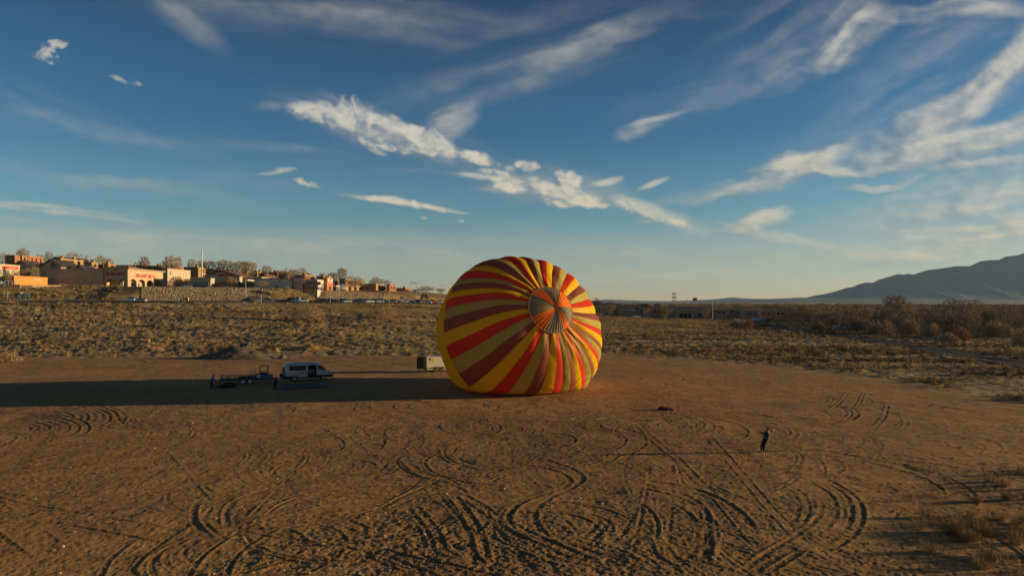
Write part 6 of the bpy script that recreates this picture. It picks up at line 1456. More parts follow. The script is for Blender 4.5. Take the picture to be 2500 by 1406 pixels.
for a, b in [((2.30, 1.47), (3.05, 1.20)), ((3.05, 1.20), (3.24, .98)), ((3.24, .98), (3.30, .72))]: strip(a, b, 0)
strip((3.30, .72), (3.20, .42), 1)
m_vanw = paint('greyed white van paint', (.40, .41, .43), .35)  # white greyed evenly, as the van in the balloon shadow rendered too bright
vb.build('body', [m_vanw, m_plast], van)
m_vglass = mat('tinted van glass', (.012, .014, .015), .2, spec=.18)
def pane(pts, name='window', m=m_vglass): q = MB(); q.add(pts, [tuple(range(len(pts)))]); o = q.build(name, m, van); return o
for s in (-1, 1):
    k = .975
    def sp_(x, z): p = vpt(x, z, s); return (p[0], p[1] * k, p[2])
    pane([sp_(-2.76, 1.48), sp_(-2.0, 1.48), sp_(-2.0, 2.22), sp_(-2.76, 2.22)]); pane([sp_(-2.0, 1.48), sp_(-.34, 1.48), sp_(-.34, 2.22), sp_(-2.0, 2.22)])
    pane([sp_(1.12, 1.40), sp_(2.40, 1.40), sp_(2.40, 1.50), sp_(1.66, 2.16), sp_(1.12, 2.2)])
    if s > 0: pane([sp_(-.34, 1.48), sp_(1.1, 1.48), sp_(1.1, 2.22), sp_(-.34, 2.22)])
ws = MB(); A = cross(1.45, 2.30, .93); Bc = cross(2.36, 1.46, .93); ws.add(A + Bc, [(i, i + 1, 7 + i, 6 + i) for i in range(5)]); ws.build('windscreen', m_vglass, van)
rwn = MB(); A = cross(-3.32, 1.36, .98); Bc = cross(-3.29, 2.02, .98); rwn.add(A + Bc, [(i, i + 1, 7 + i, 6 + i) for i in range(5)]); o_ = rwn.build('rear_door_window', m_vglass, van)
MB().box(-3.35, -3.31, -.02, .02, .5, 2.1).build('door_seam', m_plast, van)
MB().box(-3.1, 2.9, -.90, .90, .44, .50).build('floor_pan', m_plast, van)
for k in range(3):
    q = MB(); q.box(-2.4 + k * 1.05, -1.95 + k * 1.05, -.75, .75, .5, .95); q.box(-2.45 + k * 1.05, -2.3 + k * 1.05, -.75, .75, .95, 1.75); q.build('bench_seat', m_plast, van)
q = MB(); q.box(1.2, 1.75, -.75, -.2, .5, 1.0); q.box(1.1, 1.25, -.72, -.25, 1.0, 1.85); q.box(1.2, 1.75, .2, .75, .5, 1.0); q.box(1.1, 1.25, .25, .72, 1.0, 1.85); q.build('front_seats', m_plast, van)
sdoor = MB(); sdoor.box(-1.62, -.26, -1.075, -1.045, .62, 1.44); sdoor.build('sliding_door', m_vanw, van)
sl = MB(); sl.box(-1.60, -.28, -1.090, -1.077, .86, 1.42); sl.build('sign_panel', m_white, van)
lettering('RAINBOW', .26, m_red, van, (-.96, -1.094, 1.27), (R(90), 0, 0), .004, width=1.18); lettering('RYDERS', .26, m_red, van, (-.96, -1.094, 1.0), (R(90), 0, 0), .004, width=1.12)
MB().box(-3.1, -1.0, -1.035, -1.02, 1.17, 1.20).build('door_rail', m_plast, van)
MB().box(-1.45, 1.45, -1.10, -.90, .36, .44).build('running_board', m_steel, van)
for s in (-1, 1):
    q = MB(); q.prism([(2.88, .98), (3.22, .88), (3.20, 1.04), (2.86, 1.26)], s * .80 - .06, s * .80 + .06); q.build('headlight', m_head, van)
    MB().box(2.80, 2.87, s * .88 - .04, s * .88 + .04, .98, 1.22).build('indicator', m_amb, van)
    MB().box(-3.37, -3.20, s * .93 - .07, s * .93 + .05, .95, 1.55).build('tail_light', m_tail, van)
    q = MB(); q.tube((1.95, s * .98, 1.42), (1.95, s * 1.18, 1.45), .03, .03, 6); q.box(1.88, 2.0, s * 1.22 - .09, s * 1.22 + .09, 1.35, 1.72); q.build('wing_mirror', m_plast, van)
    for x_ in (1.98, -1.98): add_wheel(van, x_, s * .86, .36, s)
    MB().box(1.12, 1.30, s * 1.02 - .02, s * 1.02 + .02, 1.28, 1.33).build('door_handle', m_plast, van)
q = MB(); q.box(3.20, 3.36, -.78, .78, .42, .70); q.box(-3.42, -3.28, -.9, .9, .46, .64); q.build('bumper', m_plast, van)
MB().box(3.25, 3.33, -.45, .45, .76, .92).build('grille', m_plast, van)
MB().box(-3.36, -3.34, -.26, .26, .70, .84).build('number_plate', m_white, van)
q = MB(); q.box(-3.75, -3.35, -.5, .5, .50, .58); q.box(-3.75, -3.45, -.45, .45, .58, 1.1); q.build('rear_rack', m_plast, van)
# --- flatbed trailer hitched behind the van
tw = GP(592.3, 938.6); TH = R(24); tl_ = empty('flatbed_trailer', (0, 0, 0), 'long black open flatbed trailer with white wheels hitched behind the white van', 'trailer', None, TH)
c2, s2 = math.cos(TH), math.sin(TH); wy = -1.05
tl_.location = (tw.x - (-.42 * c2 - wy * s2), tw.y - (-.42 * s2 + wy * c2), surf(np.array([tw.x]), np.array([tw.y]))[0])
m_bk = mat('black steel', (.018, .018, .018), .5, spec=.4); m_deck = mat('worn wood deck', (.10, .07, .045), .9, nscale=6); m_wrim = mat('white steel rim', (.55, .55, .52), .5)
q = MB(); 
for s in (-1, 1): q.box(-3.0, 2.9, s * .95 - .05, s * .95 + .05, .52, .68)
for k in range(8): q.box(-3.0 + k * .83, -2.9 + k * .83, -.9, .9, .50, .60)
q.tube((2.9, -.9, .56), (4.3, 0, .50), .06, .05, 6); q.tube((2.9, .9, .56), (4.3, 0, .50), .06, .05, 6); q.build('frame', m_bk, tl_)
for k in range(9): MB().box(-3.0, 2.9, -.90 + .2 * k, -.71 + .2 * k, .682 + .002 * (k % 2), .72).build('deck_plank', m_deck, tl_)
for s in (-1, 1):
    q = MB(); q.box(-3.0, 2.9, s * 1.0 - .03, s * 1.0 + .03, 1.02, 1.10)
    for k in range(8): q.box(-3.0 + k * .835, -2.94 + k * .835, s * 1.0 - .028, s * 1.0 + .028, .68, 1.02)
    q.build('side_rail', m_bk, tl_)
    q = MB(); q.prism([(-1.0, .70), (-.85, .84), (.98, .84), (1.12, .70), (1.12, .66), (-1.0, .66)], s * 1.05 - .12, s * 1.05 + .12); q.build('mudguard', m_bk, tl_)
TW_, TR_ = wheel_mesh(.36, .2), rim_mesh(.36, .2, 0, m_wrim)
q = MB(); q.tube((0, -.115, 0), (0, -.06, 0), .24, .24, 16, 0); q.tube((0, -.13, 0), (0, -.10, 0), .06, .06, 8, 1); q.tube((0, -.122, 0), (0, -.1, 0), .25, .20, 16, 0); TR_ = q.mesh('rim', [m_wrim, m_plast])
for x_ in (-.42, .48):
    for s in (-1, 1): add_wheel(tl_, x_, s * 1.05, .36, s, TW_, TR_)
sw_ = add_wheel(tl_, 1.55, -1.12, .36, -1, TW_, TR_, z=1.02); sw_.name = 'spare_wheel'
q = MB(); q.box(-3.08, -3.02, -.95, .95, .60, 1.75 - .6); 
for k in range(9): q.box(-3.079, -3.02, -.95 + k * .237, -.925 + k * .237, 1.15, 1.30)
for k in range(13): q.tube((-3.06, -.98 + 0, .5 + 0), (-3.06, -.98, 1.3), .03, .03, 4) if k == 0 else None
q.build('tailgate', m_bk, tl_)
q = MB()
for k in range(7): q.tube((-3.0 + k * .3, -1.02, 1.10), (-3.0 + k * .3, -1.02, 1.38), .02, .02, 4)
q.tube((-3.0, -1.02, 1.38), (-1.2, -1.02, 1.38), .02, .02, 4); q.tube((-3.0, -1.02, 1.24), (-1.2, -1.02, 1.24), .015, .015, 4); q.build('mesh_rack', m_grey, tl_)
def local(par_loc, h, x, y, z): return (par_loc[0] + x * math.cos(h) - y * math.sin(h), par_loc[1] + x * math.sin(h) + y * math.cos(h), par_loc[2] + z)
tz0 = tl_.location
e = empty('basket_frame', local(tz0, TH, 2.35, 0, .73), 'tall dark upright frame standing at the front of the flatbed', 'frame', None, TH)
q = MB()
for a, b in ((-.5, -.8), (.5, -.8), (-.5, .8), (.5, .8)): q.tube((a, b, 0), (a, b, 1.55), .035, .035, 6)
for z in (.75, 1.55):
    for a, b in (((-.5, -.8), (.5, -.8)), ((.5, -.8), (.5, .8)), ((.5, .8), (-.5, .8)), ((-.5, .8), (-.5, -.8))): q.tube((*a, z), (*b, z), .03, .03, 6)
q.build('posts', m_bk, e); q = MB(); q.box(-.45, .45, -.70, .70, .02, .62); q.build('padded_case', m_plast, e)
m_cloth = mat('blue tarpaulin', (.04, .09, .14), .6, nscale=4, var=.3, bump=.5, bscale=6)
e = empty('blue_bundle', local(tz0, TH, 2.3, -1.02, .70), 'long blue and white striped bundle strapped to the front side of the flatbed', 'bundle', None, TH)
q = MB(); q.box(-.9, 1.1, -.18, -.02, .0, .50); q.build('cover', m_cloth, e); q = MB(); q.box(-.88, 1.08, -.20, -.181, .18, .26); q.build('white_stripe', m_grey, e)
e = empty('blue_box', local(tz0, TH, .95, -.5, .73), 'blue and white cooler box on the middle of the flatbed', 'box', None, TH)
q = MB(); q.box(-.55, .55, -.28, .28, 0, .34); q.build('tub', mat('blue plastic', (.05, .10, .28), .4), e); q = MB(); q.box(-.57, .57, -.30, .30, .342, .42); q.build('lid', m_white, e)
e = empty('roll_cage', local(tz0, TH, .95, .3, .73), 'thin metal hoop standing behind the blue box', 'frame', None, TH)
q = MB(); q.tube((-.3, 0, 0), (-.3, 0, 1.15), .03, .03, 6); q.tube((.3, 0, 0), (.3, 0, 1.15), .03, .03, 6); q.tube((-.3, 0, 1.15), (.3, 0, 1.15), .03, .03, 6); q.build('hoop', m_steel, e)
# --- inflation fan on its cart and the long dark bag
fp = GP(538, 947); e = empty('inflator_fan', (fp.x, fp.y, 0), 'dark inflator fan on wheels with a red engine beside the man in blue', 'fan', None, R(20))
q = MB(); n = 18
for k in range(n):
    a, b = 2 * math.pi * k / n, 2 * math.pi * (k + 1) / n; q.tube((0, math.cos(a) * .5, .72 + math.sin(a) * .5), (0, math.cos(b) * .5, .72 + math.sin(b) * .5), .04, .04, 5)
for k in range(8): a = math.pi * k / 8; q.tube((.03, math.cos(a) * .5, .72 + math.sin(a) * .5), (.03, -math.cos(a) * .5, .72 - math.sin(a) * .5), .012, .012, 4)
q.build('guard_ring', m_bk, e)
q = MB()
for k in range(4): a = math.pi / 2 * k + .4; q.add([(-.05, 0, .72), (.02, math.cos(a) * .42, .72 + math.sin(a) * .42), (-.06, math.cos(a + .45) * .42, .72 + math.sin(a + .45) * .42)], [(0, 1, 2)])
q.build('blade', m_wrim, e); q = MB(); q.box(-.55, -.15, -.2, .2, .45, .82); q.build('engine', m_red, e)
q = MB(); q.tube((-.7, -.3, .2), (.3, -.3, .2), .03, .03, 6); q.tube((-.7, .3, .2), (.3, .3, .2), .03, .03, 6); q.tube((-.7, -.3, .2), (-1.2, -.3, .95), .03, .03, 6); q.tube((-.7, .3, .2), (-1.2, .3, .95), .03, .03, 6); q.tube((-1.2, -.3, .95), (-1.2, .3, .95), .03, .03, 6); q.tube((-.4, -.3, .2), (-.4, .3, .2), .025); q.tube((.1, -.3, .2), (.1, .3, .2), .025); q.tube((-.35, 0, .2), (-.35, 0, .5), .05); q.tube((.05, 0, .18), (.05, 0, .24), .05); q.build('cart_frame', m_bk, e)
for s in (-1, 1): w_ = link('wheel', WM, e, (.1, s * .36, .2)); w_.scale = (.58, .5, .58)
bp_ = GP(552, 946); e = empty('equipment_bag', (bp_.x + .3, bp_.y + .1, 0), 'lumpy dark green equipment bag on the ground under the trailer tail', 'bag', None, R(15))
def lump(par, name, m, sx, sy, sz, seed, amp=.25):
    q = MB(); q.ball((0, 0, 0), 1, 1, 1, 18, 10); v = q.v[0]; nn = fbm(v[:, 0] * 2.2 + seed, v[:, 1] * 2.2 + v[:, 2] * 1.7, seed, 3); v = v * (1 + (nn - .5)[:, None] * amp * 2) * [sx, sy, sz]; v[:, 2] += sz * .8; v[:, 2] = np.maximum(v[:, 2], 0); q.v[0] = v; return q.build(name, m, par, True)
lump(e, 'bag', mat('dark green canvas', (.02, .03, .022), .9), .95, .45, .38, 5); q = MB(); q.path([(-.6, -.1, .5), (-.3, -.15, .72), (.2, -.12, .72), (.5, -.1, .5)], .025, 5); q.build('strap', m_bk, e)
# ground tarp in front of the van: thin blue-grey sheet with folds
tp = [GP(672, 950), GP(700, 953), GP(790, 946), GP(822, 938), GP(770, 934.5), GP(700, 940)]
A_, B_, C_, D_ = GP(676, 952), GP(812, 944), GP(800, 934.5), GP(690, 941)
nu, nv = 60, 14; uu, vv = np.meshgrid(np.linspace(0, 1, nu), np.linspace(0, 1, nv))
QX = (A_.x * (1 - uu) + B_.x * uu) * (1 - vv) + (D_.x * (1 - uu) + C_.x * uu) * vv; QY = (A_.y * (1 - uu) + B_.y * uu) * (1 - vv) + (D_.y * (1 - uu) + C_.y * uu) * vv
ed = (fbm(uu * 9, vv * 2, 71, 3) - .5) * .5; QY = QY + ed * np.abs(vv - .5) * 2
QZ = surf(QX, QY) + .04 + .10 * np.maximum(0, fbm(QX / 1.6, QY / .22, 73, 3) - .35) + .05 * fbm(QX, QY * 3, 74, 2)
o = bpy.data.objects.new('ground_tarp', grid_mesh('ground_tarp', QX, QY, QZ, [mat('blue grey tarp', (.055, .062, .068), .55, nscale=1.5, var=.3)])); C.objects.link(o); tag(o, 'long blue grey tarp spread on the dirt in front of the white van', 'tarp')
md = o.modifiers.new('thick', 'SOLIDIFY'); md.thickness = .012; md.offset = 1
# red brown bag on the bare ground right of the balloon
bp_ = GP(1625, 1001); e = empty('red_bag', (bp_.x, bp_.y, 0), 'crumpled dark red cloth bag lying on the bare ground right of the balloon', 'bag', None, R(-8))
mr_ = mat('dark red cloth', (.14, .018, .018), .9, bump=.6, bscale=9); lump(e, 'bag', mr_, .80, .26, .15, 9, .5); o_ = lump(e, 'folded_top', mr_, .34, .2, .18, 12, .5); o_.location = (-.35, .02, .08); o_ = lump(e, 'loose_end', mat('orange cloth', (.40, .12, .04), .9), .09, .14, .10, 3, .4); o_.location = (.80, 0, 0)
# --- enclosed cargo trailer behind the balloon
CH = R(20); cp = GP(1064, 909); ct = empty('cargo_trailer', (0, 0, 0), 'cream enclosed cargo trailer with open rear door half hidden by the balloon', 'trailer', None, CH)
c3, s3 = math.cos(CH), math.sin(CH); ct.location = (cp.x - (-.5 * c3 + 1.05 * s3), cp.y - (-.5 * s3 - 1.05 * c3), 0)
m_scene = mat('painted landscape wrap', (.62, .52, .33), .6, nscale=.9, col2=(.50, .46, .34))
q = MB(); q.box(-1.95, 2.4, -1.05, -1.0, .42, 2.35); q.box(-1.95, 2.4, 1.0, 1.05, .42, 2.35); q.box(2.35, 2.4, -1.0, 1.0, .42, 2.35); q.prism([(2.4, .45), (3.0, .45), (2.4, 2.3)], -.5, .5); q.build('body', m_scene, ct)
MB().box(-1.95, 2.4, -1.07, 1.07, 2.352, 2.42).build('roof', m_white, ct); MB().box(-1.95, 2.35, -.99, .99, .36, .44).build('floor', m_bk, ct)
q = MB(); q.box(-2.02, -1.951, -1.08, -.96, .40, 2.44); q.box(-2.02, -1.951, .96, 1.08, .40, 2.44); q.box(-2.02, -1.951, -.96, .96, 2.34, 2.44); q.box(-2.02, -1.951, -.96, .96, .36, .44); q.build('rear_frame', m_bk, ct)
MB().box(-1.6, -1.56, -.95, .55, .46, 2.2).build('inner_panel', m_white, ct); MB().box(-1.63, -1.601, -.8, -.55, .9, 1.15).build('latch_box', m_bk, ct)
# the door swung right back on its hinge, seen from inside
dd = MB(); dd.box(-3.0, -2.03, 1.12, 1.17, .46, 2.30); o_ = dd.build('rear_door', mat('brown plywood', (.16, .09, .045), .8), ct)
q = MB(); q.box(-3.03, -3.0, 1.10, 1.19, .44, 2.32); q.box(-3.0, -2.03, 1.10, 1.19, 2.302, 2.33); q.box(-3.0, -2.03, 1.10, 1.19, .44, .458); q.build('door_frame', m_bk, ct)
q = MB(); q.ball((-.9, -1.06, 1.95), .22, .01, .26, 10, 6); q.ball((1.2, -1.06, 1.85), .3, .01, .2, 10, 6); q.build('painted_balloon', mat('faded yellow print', (.70, .45, .08), .6), ct)
q = MB(); q.prism([(-1.6, 2.25), (-1.4, 1.75), (-1.2, 2.25), (-1.3, 2.25), (-1.4, 1.95), (-1.5, 2.25)], -1.075, -1.052); q.build('dark_emblem', m_brick, ct)
q = MB(); q.box(-1.9, 2.35, -1.056, -1.051, .5, .85); q.build('painted_band', mat('olive print', (.30, .30, .10), .7), ct)
for x_ in (-.5, .38):
    for s in (-1, 1): add_wheel(ct, x_, s * .97, .36, s)
q = MB(); q.prism([(-1.0, .72), (-.9, .86), (.78, .86), (.88, .72)], -1.16, -1.057); q.build('mudguard', m_bk, ct)

# ------------------------------------------------------------------ people: one skinned body each, zones of clothing by material
m_skin = mat('skin', (.42, .24, .16), .6); m_hair = mat('dark hair', (.03, .02, .015), .8); m_navy = mat('dark navy jacket', (.04, .046, .056), .85, bump=.4, bscale=14); m_dkt = mat('dark trousers', (.014, .014, .017), .9, bump=.4, bscale=14)
m_sky = mat('blue shirt', (.03, .09, .38), .8, bump=.4, bscale=14); m_shoe = mat('dark shoes', (.03, .028, .025), .7); m_wshoe = mat('pale trainers', (.5, .5, .48), .7); m_grn = mat('dark olive trousers', (.03, .03, .02), .9); m_blkj = mat('black jacket', (.010, .010, .012), .85)
def person(label, loc, J, jacket, trousers, shoes, heading=0.0, hat=None, face_dir=(1, 0, 0)):
    e = empty('person', loc, label, 'person', None, heading)
    V_, E_, Rd, Z_ = [], [], [], []
    def add(p, r, zone, par=None):
        V_.append(p); Rd.append(r); Z_.append(zone)
        if par is not None: E_.append((par, len(V_) - 1))
        return len(V_) - 1
    j = {k: Vector(v) for k, v in J.items()}
    pel = add(j['pelvis'], (.155, .12), 'T'); sp = add(j['pelvis'].lerp(j['chest'], .5), (.150, .115), 'J', pel); ch = add(j['chest'], (.175, .125), 'J', sp)
    nb = add(j['chest'].lerp(j['neck'], .65), (.12, .09), 'J', ch); nk = add(j['neck'], (.058, .058), 'S', nb)
    hd = j['head'] - j['neck']; h1 = add(j['neck'] + hd * .42, (.078, .085), 'S', nk); h2 = add(j['head'], (.085, .098), 'S', h1); add(j['head'] + hd.normalized() * .09, (.055, .062), 'S', h2)
    for s in 'LR':
        sh_ = add(j['sh' + s], (.068, .068), 'J', nb if False else ch); el = add(j['el' + s], (.050, .050), 'J', sh_); wr = add(j['wr' + s], (.034, .034), 'J', el); d = (j['wr' + s] - j['el' + s]).normalized(); add(j['wr' + s] + d * .07, (.030, .040), 'S', wr)
        hp = add(j['hip' + s], (.105, .105), 'T', pel); kn = add(j['kn' + s], (.066, .066), 'T', hp); an = add(j['an' + s], (.046, .046), 'T', kn); ft = Vector(J.get('toe' + s, tuple(j['an' + s] + Vector((.2, 0, -.05))))); add(j['an' + s] + Vector((0, 0, -.045)), (.045, .045), 'F', an); add(ft, (.036, .045), 'F', len(V_) - 1)
    me = bpy.data.meshes.new('body'); me.from_pydata([tuple(v) for v in V_], E_, []); o = bpy.data.objects.new('body', me); C.objects.link(o)
    md = o.modifiers.new('skin', 'SKIN'); md.use_smooth_shade = True; md.branch_smoothing = .3
    if not me.skin_vertices: 
        bpy.context.view_layer.update()
    if not me.skin_vertices:
        with bpy.context.temp_override(object=o, active_object=o): bpy.ops.mesh.customdata_skin_add()
    for k, r in enumerate(Rd): me.skin_vertices[0].data[k].radius = tuple(q * {'J': 1.62, 'T': 1.42, 'S': 1.15, 'F': 1.3}[Z_[k]] for q in r)
    me.skin_vertices[0].data[0].use_root = True
    o.modifiers.new('sub', 'SUBSURF').levels = 2
    dg = bpy.context.evaluated_depsgraph_get(); nm = bpy.data.meshes.new_from_object(o.evaluated_get(dg)); bpy.data.objects.remove(o)
    # hands: five tapering bent fingers rooted in the palm, added to the same mesh
    import bmesh
    bm = bmesh.new(); bm.from_mesh(nm)
    zones = {'J': 0, 'T': 1, 'S': 2, 'F': 3}; segs_ = [(V_[a], V_[b], Z_[b]) for a, b in E_]
    def zone(p):
        best, z = 9e9, 'J'
        for a, b, zz in segs_:
            d = b - a; t = max(0, min(1, (p - a).dot(d) / (d.length_squared + 1e-9))); q = (p - a - d * t).length
            if q < best: best, z = q, zz
        return z
    for f in bm.faces: f.material_index = zones[zone(f.calc_center_median())]; f.smooth = True
    for s in 'LR':
        w, el = j['wr' + s], j['el' + s]; d = (w - el).normalized(); side_ = d.orthogonal().normalized(); dn = d.cross(side_)
        palm = w + d * .085
        for k in range(5):
            if k < 4: a = palm + side_ * (.026 * (k - 1.5)); d1 = (d + side_ * (.12 * (k - 1.5))).normalized(); L = [.068, .078, .074, .058][k]
            else: a = w + d * .045 + side_ * -.036; d1 = (d * .6 - side_ * .8).normalized(); L = .058
            d2 = (d1 + dn * .7).normalized(); pts = [a - d1 * .015, a + d1 * L * .55, a + d1 * L * .55 + d2 * L * .5]
            for p0, p1, r0, r1 in ((pts[0], pts[1], .0105, .0095), (pts[1], pts[2], .0095, .007)):
                q = MB().tube(p0, p1, r0, r1, 6); vs = [bm.verts.new(tuple(v)) for v in np.concatenate(q.v)]
                for f in q.f: ff = bm.faces.new([vs[i] for i in f]); ff.material_index = 2; ff.smooth = True
    bm.to_mesh(nm); bm.free()
    assert len(nm.materials) == 0
    for m in (jacket, trousers, m_skin, shoes): nm.materials.append(m)
    b = bpy.data.objects.new('body', nm); C.objects.link(b); b.parent = e
    # head details
    hc = j['head']; fd = Vector(face_dir).normalized(); up = hd.normalized(); fd = (fd - up * fd.dot(up)).normalized(); sd_ = up.cross(fd)
    q = MB(); q.add([hc + fd * .095 + up * .02, hc + fd * .085 + sd_ * .014 - up * .02, hc + fd * .085 - sd_ * .014 - up * .02, hc + fd * .122 - up * .018], [(0, 1, 3), (1, 2, 3), (2, 0, 3), (0, 2, 1)])
    for t in (-1, 1): q.ball(hc + sd_ * .088 * t, .014, .022, .03, 6, 4)
    q.build('nose_and_ears', m_skin, e)
    q = MB()
    for t in (-1, 1): q.ball(hc + fd * .090 + sd_ * .030 * t + up * .015, .010, .010, .008, 6, 4)
    q.ball(hc + fd * .090 - up * .045, .012, .022, .006, 6, 4); q.build('eyes_and_mouth', m_hair, e)
    q = MB(); q.ball((0, 0, 0), 1, 1, 1, 14, 10); v = q.v[0]; P_ = []
    for p in v:
        p = Vector(p); w = hc + (fd * p.x * .108 + sd_ * p.y * .104 + up * (p.z * .118 + .018)) - fd * .022
        if p.x > .35 and p.z < .45: w = w - fd * .06
        P_.append(tuple(w))
    q.v[0] = np.array(P_); q.build('hair' if not hat else 'beanie', hat or m_hair, e, True)
    return e
# the man on the right, leaning back with both arms stretched to the left
gp = GP(1862, 1103); g0 = float(surf(np.array([gp.x]), np.array([gp.y]))[0]); k_ = 1.0
J = dict(pelvis=(.16, 0, .90), chest=(.34, 0, 1.28), neck=(.40, 0, 1.50), head=(.36, 0, 1.66), shL=(.33, .19, 1.40), shR=(.33, -.19, 1.40), elL=(.08, .20, 1.36), elR=(.06, -.18, 1.38), wrL=(-.16, .12, 1.50), wrR=(-.18, -.10, 1.53),
         hipL=(.14, .10, .84), hipR=(.14, -.10, .84), knL=(-.02, .13, .48), knR=(.04, -.13, .47), anL=(-.04, .14, .09), anR=(.03, -.14, .09), toeL=(-.22, .15, .03), toeR=(-.15, -.15, .03))
person('man in dark hooded jacket leaning back with arms stretched out, alone at right', (gp.x, gp.y, g0), J, m_navy, m_dkt, m_wshoe, 0, m_hair, (-1, 0, .1))
# the man in blue bending over the fan
gp = GP(517, 947)
J = dict(pelvis=(0, 0, .92), chest=(.08, 0, 1.30), neck=(.16, 0, 1.46), head=(.24, 0, 1.58), shL=(.10, .19, 1.40), shR=(.10, -.19, 1.40), elL=(.26, .22, 1.12), elR=(.28, -.20, 1.12), wrL=(.50, .16, .98), wrR=(.50, -.14, .96),
         hipL=(0, .10, .86), hipR=(0, -.10, .86), knL=(.04, .14, .48), knR=(-.06, -.12, .48), anL=(.0, .15, .09), anR=(-.16, -.13, .09), toeL=(.18, .16, .03), toeR=(.02, -.14, .03))
person('man in a bright blue shirt bending over the fan behind the trailer', (gp.x, gp.y, 0), J, m_sky, m_grn, m_shoe, R(20), None, (1, 0, -.5))
# the one in black looking down by the trailer hitch
gp = GP(672, 951.5)
J = dict(pelvis=(0, 0, .93), chest=(.03, 0, 1.32), neck=(.08, 0, 1.51), head=(.15, 0, 1.65), shL=(.03, .20, 1.43), shR=(.03, -.20, 1.43), elL=(.12, .25, 1.15), elR=(.10, -.25, 1.15), wrL=(.32, .10, 1.10), wrR=(.31, -.10, 1.08),
         hipL=(0, .10, .87), hipR=(0, -.10, .87), knL=(.02, .12, .48), knR=(-.03, -.11, .48), anL=(-.02, .13, .09), anR=(-.08, -.12, .09), toeL=(.16, .14, .03), toeR=(.10, -.13, .03))
person('person dressed all in black standing by the trailer hitch, head bowed', (gp.x, gp.y, 0), J, m_blkj, m_dkt, m_shoe, R(10), None, (1, 0, -.6))

# ------------------------------------------------------------------ street furniture
def gz(x, Y): return zt(x, Y)
def pole(name, label, cat, px, Y, ytop, r=.12, m=m_steel, group=None, base=None):
    x = (px - 1250) * Y / F; z0 = gz(x, Y) if base is None else base; h = zat(ytop, Y) - z0
    e = empty(name, (x, Y, z0), label, cat, group); MB().tube((0, 0, -.3), (0, 0, h), r, r * .7, 8).build('pole', m, e); return e, h
GL = 'street lamps along the street'
def lamp(px, Y, ytop, arm, label, double=False):
    e, h = pole('street_lamp', label, 'street lamp', px, Y, ytop + 5, .13, m_steel, GL)
    for s in ((-1, 1) if double else (1,)):
        a = arm * s; pts = [(a * (1 - math.cos(t)) , 0, h + 1.0 * math.sin(t)) for t in np.linspace(0, math.pi / 2, 7)]
        q = MB(); q.path(pts, .07, 6); q.build('arm', m_steel, e); q = MB(); q.ball((a * 1.12, 0, h + 1.0), .5, .18, .12, 8, 4); q.build('lamp_head', m_grey, e)
lamp(950, 315, 684, -3.0, 'tall street lamp with arm reaching left over the parked cars'); lamp(1027, 335, 690, -3.0, 'street lamp right of the traffic signals'); lamp(1002, 330, 688, .9, 'slim lamp pole at the junction left of the signals')
lamp(1089, 350, 696, -2.4, 'small street lamp just left of the balloon outline'); lamp(600, 284, 677, 1.6, 'street lamp with short arm before the side shop'); lamp(827, 300, 676, 1.2, 'slim lamp pole above the rock bank right of the pharmacy'); lamp(806, 296, 722, -1.0, 'short pole lamp at the foot of the rock bank')
e, h = pole('utility_pole', 'dark straight pole before the large tan tree', 'pole', 553, 276, 668, .14, m_dark, None); MB().box(-.5, .5, -.1, .1, h - 1.2, h - 1.0).build('crossarm', m_dark, e)
e, h = pole('mast', 'tall pale mast rising above the skyline over the awning shop', 'mast', 493, 345, 613, .42, m_white); MB().tube((0, 0, h), (0, 0, h + .8), .25, .1, 8).build('tip', m_steel, e)
GP2 = 'car park floodlights behind the tyre shop'
for px, yt, lb in ((291, 638, 'floodlight pole with gleaming head left of the dark evergreen'), (331, 641, 'floodlight pole with gleaming head behind the dark evergreen'), (322, 638, 'thin floodlight pole between the two gleaming ones')):
    e, h = pole('floodlight', lb, 'street lamp', px, 380, yt, .10, m_steel, GP2); MB().ball((0, 0, h), .55, .35, .3, 8, 5).build('lamp_head', m_white, e)
# traffic signals on a mast arm
e, h = pole('traffic_signal', 'traffic signal mast with a long arm, two green backed heads and a street sign', 'traffic light', 1017, 340, 692, .15, m_steel)
MB().tube((0, 0, h - 3.6), (-9.2, 0, h - 3.3), .10, .06, 6).build('mast_arm', m_steel, e)
for k, x_ in enumerate((-8.2, -5.0)):
    o = MB().box(x_ - .28, x_ + .28, -.25, .25, h - 4.3, h - 3.0).build('signal_head', m_green, e)
    q = MB(); [q.tube((x_, -.30, h - 3.25 - .4 * t), (x_, -.251, h - 3.25 - .4 * t), .13, .13, 8) for t in range(3)]; q.build('lens', m_blk, o)
MB().box(-3.3, -2.1, -.05, .05, h - 3.95, h - 3.45).build('street_sign', m_white, e); MB().box(-3.2, -2.2, -.05, .05, h - 4.6, h - 4.1).build('street_sign', m_white, e)
MB().tube((0, 0, h), (-4.2, 0, h + .1), .07, .05, 6).build('lamp_arm', m_steel, e)
# signs
def board(name, label, cat, px0, px1, Y, ytop, ybot, m, legs=2, lm=None, base=None):
    xc = ((px0 + px1) / 2 - 1250) * Y / F; w = (px1 - px0) * Y / F; z0 = gz(xc, Y) if base is None else base; a, b = zat(ybot, Y) - z0, zat(ytop, Y) - z0
    e = empty(name, (xc, Y, z0), label, cat); MB().box(-w / 2, w / 2, -.08, .08, a, b).build('panel', m, e)
    q = MB(); [q.box(x_ - .08, x_ + .08, -.079, .079, -.5, a - .001) for x_ in ([-w * .38, w * .38] if legs == 2 else [0])]; q.build('post', lm or m_steel, e); return e, w, a, b
e, w, a, b = board('monument_sign', 'grey rose sign board with white edge on the rocks below the tyre shop', 'sign', 402, 418, 284, 705, 714.5, mat('rose grey panel', (.34, .24, .24), .7)); MB().box(w / 2 + .01, w / 2 + .5, -.3, .3, a - 1.5, b + .1).build('side_post', m_white, e)
